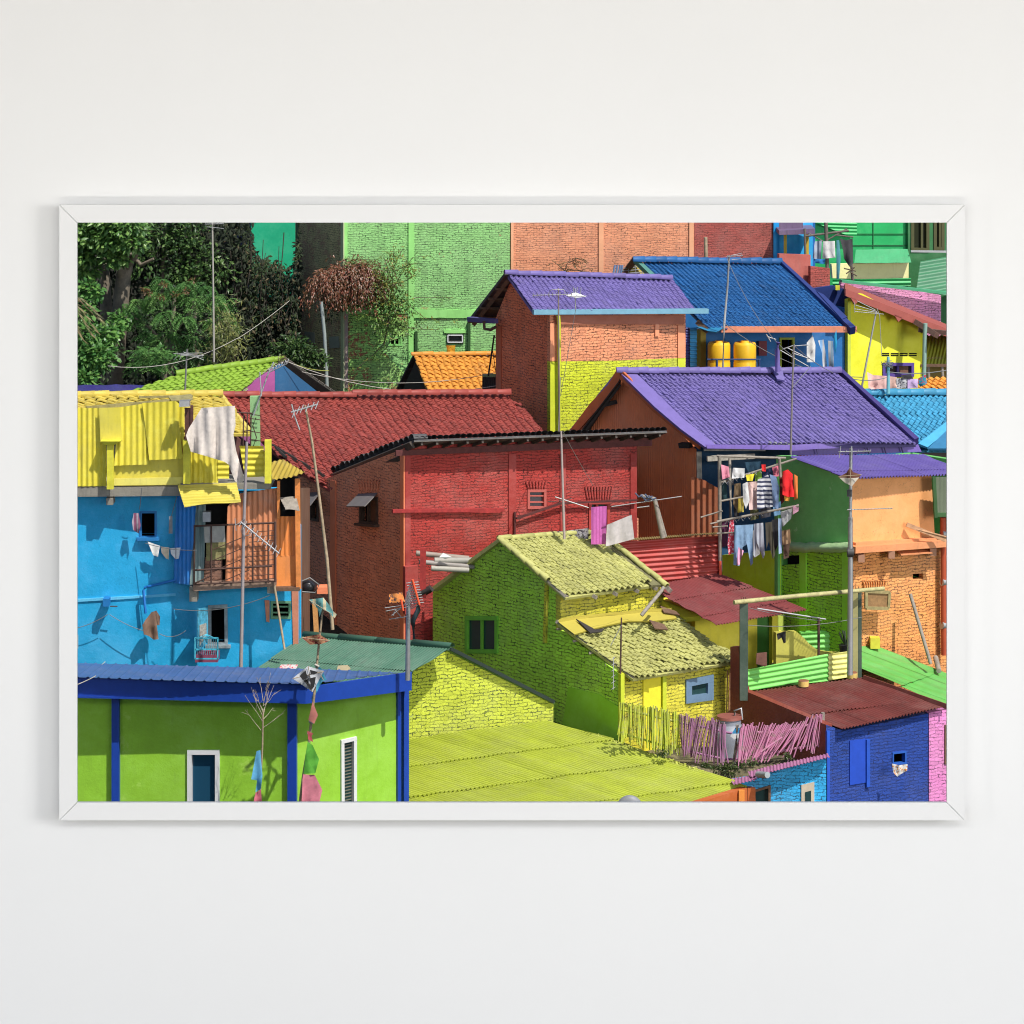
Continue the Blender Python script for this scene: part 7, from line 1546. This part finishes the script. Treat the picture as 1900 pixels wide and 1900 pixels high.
rr_ = rplane((330, 690, 71.2), (522, 664, 71.9), (440, 729, 70.2))
t.add('roof', tiles(rr_, [(334, 693), (520, 667), (436, 735), (300, 760), (200, 745)], ((334, 693), (520, 667)), ((520, 667), (440, 729)), .155, .17, .022, .026, .004), lT)
t.add('ridge_cap', caps(rr_.off(.05).at(328, 692), rr_.off(.05).at(524, 665), 12, .085), lT)
pr = vplane(440, 70.4, 620, 71.8); 
wall(t, pr, [(435, 735), (509, 686), (510, 690), (510, 860), (435, 860)], plaster('orchid_plaster', S(130, 65, 115, .6), .2)); wall(t, pr, [(510.5, 686), (525, 676), (606, 740), (606, 860), (510.5, 860)], plaster('navy_teal_plaster', S(30, 75, 110, .6), .2))
mb = MB(); mb.beam(rr_.off(-.06).at(525, 668), rr_.off(-.06).at(434, 737), .1, .07); t.add('barge_board', mb, GREYW)
r1, r2, e1 = P(523, 664, 72.0), P(330, 691, 71.35), P(622, 732, 73.6); n = (e1 - r1).cross(r2 - r1).normalized(); n = n if n.z > 0 else -n
mb = MB(); mb.slab([[r1, e1, e1 + (r2 - r1) * .8, r2]], n, .09); mb.beam(r1 - n * .1 + V((0, -.06, 0)), e1 - n * .1 + V((0, -.06, 0)), .16, .1); t.add('roof', mb, BLACKW)
mb = MB()
for k in range(9): p = r1.lerp(e1, (k + .5) / 9) + n * .03; mb.beam(p - (e1 - r1).normalized() * .1, p + (e1 - r1).normalized() * .1, .09, .02, V((0, -1, 0)))
t.add('verge_cap', mb, GREYW); mb = MB(); blob(mb, P(523, 664, 71.5), (.09, .09, .06), 60, .05, .03, .1); t.add('moss_tuft', mb, DRY)
back(t, (440, 70.6), (240, 71.2), (600, 71.6), 4.6, oB)
antenna('grey mast with a flat multi rod yagi on the lime tile roof', [(343, 735), (345, 690), (347, 648)], 69.6, (328, 657, 378, 660), 3, (3, 6), .022, mm=plain('dark_mast', (.2, .2, .2)), extra=([(322, 656), (376, 655)], [(335, 659), (377, 663)], [(340, 653), (378, 668)], [(333, 668), (338, 655)], [(330, 660), (322, 668)]))
antenna('very tall thin pole rising past the trees with antenna at its top', [(397, 672), (396, 560), (394, 413), (393, 395)], 72.5, (380, 416, 415, 415), 5, (0, 5), .024, mm=plain('pale_tall_pole', (.4, .38, .34)), extra=([(384, 421), (415, 424)],))
wire('white cable sloping over the trees to the green building', (440, 629, 75.0), (537, 558, 77.0), .03, .008, WIREL); wire('white cable sagging before the bushes', (200, 679, 71.0), (440, 628, 73.0), .25, .008, WIREL)
wire('cable from the lime roof ridge to the tower wall', (530, 670, 71.0), (920, 716, 71.5), .35, .008, WIREL); wire('second cable above the orange tile roof', (560, 690, 72), (925, 690, 72), .25, .007, WIREL); wire('yellow cable from the lime ridge to the pole', (522, 664, 71.5), (610, 688, 76), .08, .012, plain('yellow_wire', (.4, .42, .1)))
wire('power line over the blue house toward the lime house', (1348, 478, 72.3), (1470, 660, 70), .3, .008); wire('power line across the blue tiles', (1344, 600, 72), (1600, 700, 70), .3, .008); wire('cable from teal post to right edge', (1648, 690, 69.2), (1800, 676, 70), .1, .01); wire('cable from purple mast to teal post', (1474, 642, 65), (1648, 700, 69.2), .3, .008); wire('cable crossing the big red brick wall diagonal', (1044, 800, 60.6), (1100, 900, 61.5), .02, .006, WIRE); wire('cable from tower antenna down to the red eave', (1040, 700, 68.6), (1036, 800, 61.2), 0, .007)
wire('low cable by the terrace posts', (1388, 1160, 58.5), (1600, 1145, 59.8), .08, .006); wire('cable from terrace pillar to the stand', (1390, 1128, 58.6), (1525, 1152, 60), .03, .006)
mb = MB(); rows = []
for j in range(6): rows.append([P(60 + i * 12, 714 + 3.2 * j + 2 * mnoise.noise(V((i * .5, j, 2))), 73.2 - .25 * j) for i in range(19)])
mb.grid(rows); mb.grid([[p - V((0, 0, .6)) for p in rows[-1]], rows[-1]]); single('tarpaulin', 'glossy violet tarpaulin roof below the bushes at the left', 'tarp', mb, plain('violet_tarp', S(70, 60, 140, 1.0), .25, 0, .3))
t = Thing('house', 'teal green plastered house behind the trees at the top', 'house', 'houses')
ptl = vplane(468, 82.0, 560, 82.2); wall(t, ptl, [(466, 300), (560, 300), (560, 600), (466, 600)], plaster('teal_green_plaster', S(16, 165, 122, .72), .1, crack=.2)); wall(t, vplane(467, 82.05, 440, 84), [(466, 300), (440, 300), (440, 700), (466, 700)], plaster('dark_indigo', S(40, 45, 85, .6), .3))
back(t, (468, 82.2), (440, 84.5), (560, 82.4), 10, uN)

# ================================================================== trees and bushes, upper left
BARK = wood('pale_bark', (.2, .17, .13), s=.6)
def trunk(segs):
    mb = MB()
    for s_, r0, r1 in segs: mb.path([P(x, y, Y) for x, y, Y in s_], r0, 9, r1)
    return mb
T = Thing('tree', 'tall forked pale barked tree at the upper left', 'tree')
T.add('trunk', trunk([([(210, 735, 77.5), (222, 580, 77.5), (230, 510, 77.6), (243, 460, 77.7), (262, 400, 77.8), (270, 330, 77.9)], .22, .12), ([(228, 520, 77.6), (224, 480, 77.3), (238, 430, 77.2), (232, 360, 77.2)], .13, .07), ([(240, 470, 77.6), (262, 492, 77.3), (285, 480, 77.2)], .07, .03), ([(232, 500, 77.6), (252, 472, 77), (262, 440, 76.8)], .09, .05)]), BARK)
mb = MB()
for cx, cy, Y, r, n_ in ((170, 430, 77, .7, 620), (205, 440, 76.8, .6, 520), (235, 415, 76.6, .6, 420), (150, 470, 77, .5, 360), (190, 400, 77.2, .9, 520), (245, 450, 76.4, .3, 160), (130, 420, 77, .8, 400), (215, 480, 76.6, .3, 140), (160, 500, 77.2, .35, 160)):
    blob(mb, P(cx, cy, Y), (r * 1.1, r, r * .65), int(n_ * 1.3), .17, .095, .25)
T.add('crown', mb, leafm('broad_leaf', (.12, .26, .065), .3, .55))
T = Thing('tree', 'straight pale trunk tree left of the forked one', 'tree')
T.add('trunk', trunk([([(198, 735, 78.2), (196, 560, 78.2), (193, 500, 78.2), (199, 450, 78.2), (205, 380, 78.2)], .16, .1), ([(195, 490, 78.2), (182, 470, 78.1), (176, 440, 78.1)], .07, .03)]), BARK)
mb = MB(); blob(mb, P(200, 400, 78.0), (1.2, .8, .6), 500, .15, .08, .2); T.add('crown', mb, DKL)
T = Thing('tree', 'bushy tree with layered feathery leaves in the middle of the thicket', 'tree')
T.add('trunk', trunk([([(318, 735, 77), (316, 680, 77), (320, 600, 77.2), (325, 540, 77.3)], .1, .04), ([(318, 660, 77), (280, 610, 76.8), (250, 590, 76.5)], .05, .02), ([(320, 620, 77.1), (360, 570, 76.8), (400, 560, 76.6)], .05, .02)]), BARK)
mb = MB()
CL = [(325, 540, .9), (290, 552, .75), (262, 560, .5), (365, 556, .8), (400, 560, .6), (418, 590, .5), (255, 590, .5), (300, 585, 1), (345, 588, 1), (385, 600, .85), (270, 615, .7), (315, 622, 1), (355, 630, .95), (400, 632, .6), (290, 640, .7), (335, 655, .8), (375, 660, .6), (240, 575, .3), (420, 560, .3), (345, 525, .5), (380, 530, .4), (305, 526, .5)]
for cx, cy, z in CL:
    c0 = P(cx + U(-5, 5), cy + U(-5, 5), 77.2 - 1.0 * z + U(-.15, .25)); br_ = R() * .5 + .2
    for _ in range(24):
        a = U(0, 6.28); d = V((math.cos(a), -.55 + U(-.5, .4), .45 * math.sin(a) + .22)).normalized()
        frond(mb, c0 + rv() * .07, d, U(.3, .46), 8, .085, .036, .85, br_ + U(-.15, .3))
T.add('crown', mb, leafm('feather_leaf', (.1, .25, .065), .3, .55))
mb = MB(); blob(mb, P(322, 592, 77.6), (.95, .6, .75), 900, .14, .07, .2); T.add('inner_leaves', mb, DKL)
mb = MB()
for x, y in ((270, 535), (305, 528), (325, 545), (275, 545), (345, 540), (358, 520), (300, 550)): blob(mb, P(x, y, 76.1), (.1, .08, .05), 26, .08, .03, .1)
T.add('young_leaves', mb, leafm('reddish_leaf', (.16, .1, .035), .2, .4))
T = Thing('bush', 'broad leaved bush at the far left edge under the palm frond', 'bush'); mb = MB()
for cx, cy, Y, r, n_ in ((160, 620, 75.3, .45, 380), (180, 660, 75, .45, 420), (150, 690, 75, .4, 300), (195, 625, 75.6, .3, 200), (130, 650, 75.3, .5, 350), (210, 610, 76, .3, 140), (165, 540, 76.2, .35, 220), (150, 570, 76, .35, 200), (225, 590, 76.4, .25, 120), (160, 705, 74.6, .3, 160)):
    blob(mb, P(cx, cy, Y), (r, r * .7, r * .8), n_, .15, .09, .3)
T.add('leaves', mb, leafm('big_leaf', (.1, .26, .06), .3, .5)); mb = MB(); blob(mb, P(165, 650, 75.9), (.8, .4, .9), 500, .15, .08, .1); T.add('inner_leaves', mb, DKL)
T = Thing('bush', 'low feathery bush in front of the forked trunk', 'bush'); mb = MB()
for _ in range(110): frond(mb, P(U(245, 305), U(640, 690), 75.4 + U(-.3, .3)), V((U(-1, 1), U(-.9, 0), U(-.1, .6))).normalized(), U(.25, .4), 7, .09, .035, .5, U(.2, .9))
blob(mb, P(300, 665, 75.6), (.5, .3, .3), 220, .11, .05, .1); T.add('leaves', mb, bpy.data.materials['feather_leaf'])
T = Thing('bamboo_shrub', 'yellowish slender leaved shrub right of the feathery tree', 'bush'); mb = MB()
for _ in range(900):
    cx, cy = random.gauss(420, 17), random.gauss(630, 27); d = (V((U(-.8, .8), U(-.6, .2), U(-1, .5)))).normalized(); leaf(mb, P(cx, cy, 76 + U(-.4, .4)), d, V((0, -.6, .8)), U(.12, .2), .026, R())
T.add('leaves', mb, leafm('slender_leaf', (.17, .2, .055), .3, .5)); mb = MB()
for _ in range(20): x = U(395, 445); mb.path([P(x, 700, 76.3), P(x + U(-8, 8), 640, 76.2), P(x + U(-15, 15), 595, 76)], .012, 4, .005)
T.add('stems', mb, TWIG)
T = Thing('palm', 'dry palm frond reaching in from the left edge', 'palm'); mb = MB()
for (x0, y0, x1, y1, dr) in ((110, 548, 182, 592, 18), (105, 556, 172, 610, 20), (110, 545, 165, 618, 10), (100, 560, 150, 628, 8)):
    for k in range(26):
        f = k / 25; p = P(x0 + (x1 - x0) * f, y0 + (y1 - y0) * f - dr * math.sin(f * 3.1), 74.6); d = V(((x1 - x0) / 80 + U(-.1, .3), U(-.3, .2), -.7 + U(-.3, .2))).normalized(); leaf(mb, p, d, V((0, -1, .3)), U(.22, .32), .022, R())
T.add('fronds', mb, leafm('dry_palm_leaf', (.27, .24, .1), .2, .4)); mb = MB(); mb.path([P(110, 548, 74.6), P(150, 560, 74.6), P(182, 592, 74.6)], .018, 5, .006); mb.path([P(60, 735, 74.7), P(70, 640, 74.7), P(110, 548, 74.6)], .1, 7, .03); T.add('stem', mb, BROWNW)
T = Thing('vines', 'dark creepers and dry vines on the shaded slope left of the green building', 'creeper', kind='stuff'); mb = MB(); m2 = MB(); m3 = MB()
for _ in range(9500):
    cx, cy = (U(255, 556), U(390, 715)) if R() < .5 else (U(430, 556), U(450, 715))
    if cx < 420 and cy > 620: continue
    if 468 < cx < 549 and cy < 470 + 25 * mnoise.noise(V((cx * .05, 0, 0))) + (18 if cx > 500 else 0) + (30 if cx > 525 else 0) * (R() < .5): continue
    tgt = mb if mnoise.noise(V((cx * .03, cy * .03, 1))) > -.05 else m2
    leaf(tgt if R() < .85 else m3, P(cx, cy, 79.6 + U(-.6, .5) + (1 if cx < 440 else 0)), (V((U(-.6, .6), U(-.7, .1), U(-1, .2)))).normalized(), V((0, -1, .4)), U(.09, .17), U(.03, .07), R())
for _ in range(5200):
    cx, cy = U(110, 470), U(395, 725); leaf(m2, P(cx, cy, 79.4 + U(-.4, .4)), (V((U(-.6, .6), U(-.7, .1), U(-1, .2)))).normalized(), V((0, -1, .4)), U(.13, .22), U(.06, .1), R())
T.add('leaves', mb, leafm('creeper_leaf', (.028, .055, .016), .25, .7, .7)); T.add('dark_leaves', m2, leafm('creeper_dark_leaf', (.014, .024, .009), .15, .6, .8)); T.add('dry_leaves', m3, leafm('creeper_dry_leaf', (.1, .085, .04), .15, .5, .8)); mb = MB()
for _ in range(34):
    x, y = U(400, 548), U(430, 560); mb.path([P(x, y, 79.2), P(x + U(-8, 8), y + 40, 79.1), P(x + U(-14, 14), y + U(60, 110), 79)], U(.008, .016), 4)
T.add('stems', mb, plain('dry_vine', (.05, .04, .03)))
for (cx, cy, lb) in ((545, 640, 'dark rounded bush at the foot of the green building side wall'), (360, 480, 'dim green tree top behind the feathery tree'), (300, 440, 'shadowy tree crown at the top of the thicket')):
    T = Thing('bush' if cy > 600 else 'tree', lb, 'bush' if cy > 600 else 'tree'); mb = MB()
    if cy > 600:
        for a, b, r, n_ in ((545, 645, .5, 350), (570, 660, .45, 260), (520, 650, .3, 150), (590, 670, .3, 150)): blob(mb, P(a, b, 76.8), (r, r * .6, r * .7), n_, .12, .065, .2)
        T.add('leaves', mb, leafm('shade_leaf', (.045, .1, .025), .3, .5)); mb = MB(); mb.path([P(545, 735, 77), P(545, 660, 76.9)], .05, 6); T.add('stem', mb, TWIG)
    else:
        for _ in range(5): a, b = cx + U(-45, 45), cy + U(-45, 45); blob(mb, P(a, b, 79.0), (.6, .4, .5), 240, .13, .07, .2)
        T.add('crown', mb, leafm('dim_leaf%d' % cx, (.07, .15, .04), .3, .6)); T.add('trunk', trunk([([(cx + 8, 735, 79.3), (cx, 560, 79.2), (cx + 5, cy, 79.1)], .12, .05)]), BARK)

# ================================================================== camera, light, render
for t in ALL: t.done()
cam = bpy.data.cameras.new('camera'); co = bpy.data.objects.new('camera', cam); COL.objects.link(co); sc.camera = co
co.location = CAM; co.rotation_euler = (math.radians(90), 0, 0)
cam.sensor_width = 36; cam.lens = 36 * F / 1900; cam.shift_y = -(950 - HZ) / 1900; cam.clip_end = 600; cam.clip_start = .5
SUN = V((.36, -.40, .84)).normalized()
su = bpy.data.lights.new('sun', 'SUN'); su.energy = 4.9; su.angle = math.radians(.5); su.color = (1, .955, .88)
so = bpy.data.objects.new('sun', su); COL.objects.link(so); so.rotation_euler = SUN.to_track_quat('Z', 'Y').to_euler(); so.location = (0, 30, 60)
def area(name, loc, tgt, sx, sy, e, col=(1, 1, 1)):
    l = bpy.data.lights.new(name, 'AREA'); l.energy = e; l.shape = 'RECTANGLE'; l.size = sx; l.size_y = sy; l.color = col; o = bpy.data.objects.new(name, l); COL.objects.link(o)
    o.location = loc; o.rotation_euler = (V(loc) - V(tgt)).to_track_quat('Z', 'Y').to_euler(); return l
WARM = (1, .98, .955)                      # unseen area lights added to wash the white wall
area('top_fill', (2, 22, 15.9), (0, 40, 8), 28, 4, 2300, (1, .995, .995))  # added top light, no fixture there
area('low_fill', (0, 8, .4), (0, 40, 8), 26, 3, 4000, (1, .945, .865))  # added low fill that evens out the lower wall
area('key_lamp', (45, 5, 16), (0, 40, 8), 18, 16, 17500, WARM)
area('left_fill', (-20, 24, 8), (0, 40, 8), 3, 13, 850, WARM)  # added left fill opposite the key
w = bpy.data.worlds.new('World'); sc.world = w; w.use_nodes = True; nt = w.node_tree
sk = nt.nodes.new('ShaderNodeTexSky'); sk.sky_type = 'NISHITA'; sk.sun_disc = False
sk.sun_elevation = math.asin(SUN.z); sk.sun_rotation = math.atan2(SUN.x, SUN.y)
nt.links.new(sk.outputs[0], nt.nodes['Background'].inputs[0]); nt.nodes['Background'].inputs[1].default_value = .105
sc.render.engine = 'CYCLES'
sc.view_settings.view_transform = 'Standard'; sc.view_settings.look = 'None'; sc.view_settings.exposure = 0; sc.view_settings.gamma = 1
sc.cycles.filter_width = 1.1; sc.cycles.max_bounces = 8; sc.cycles.diffuse_bounces = 4
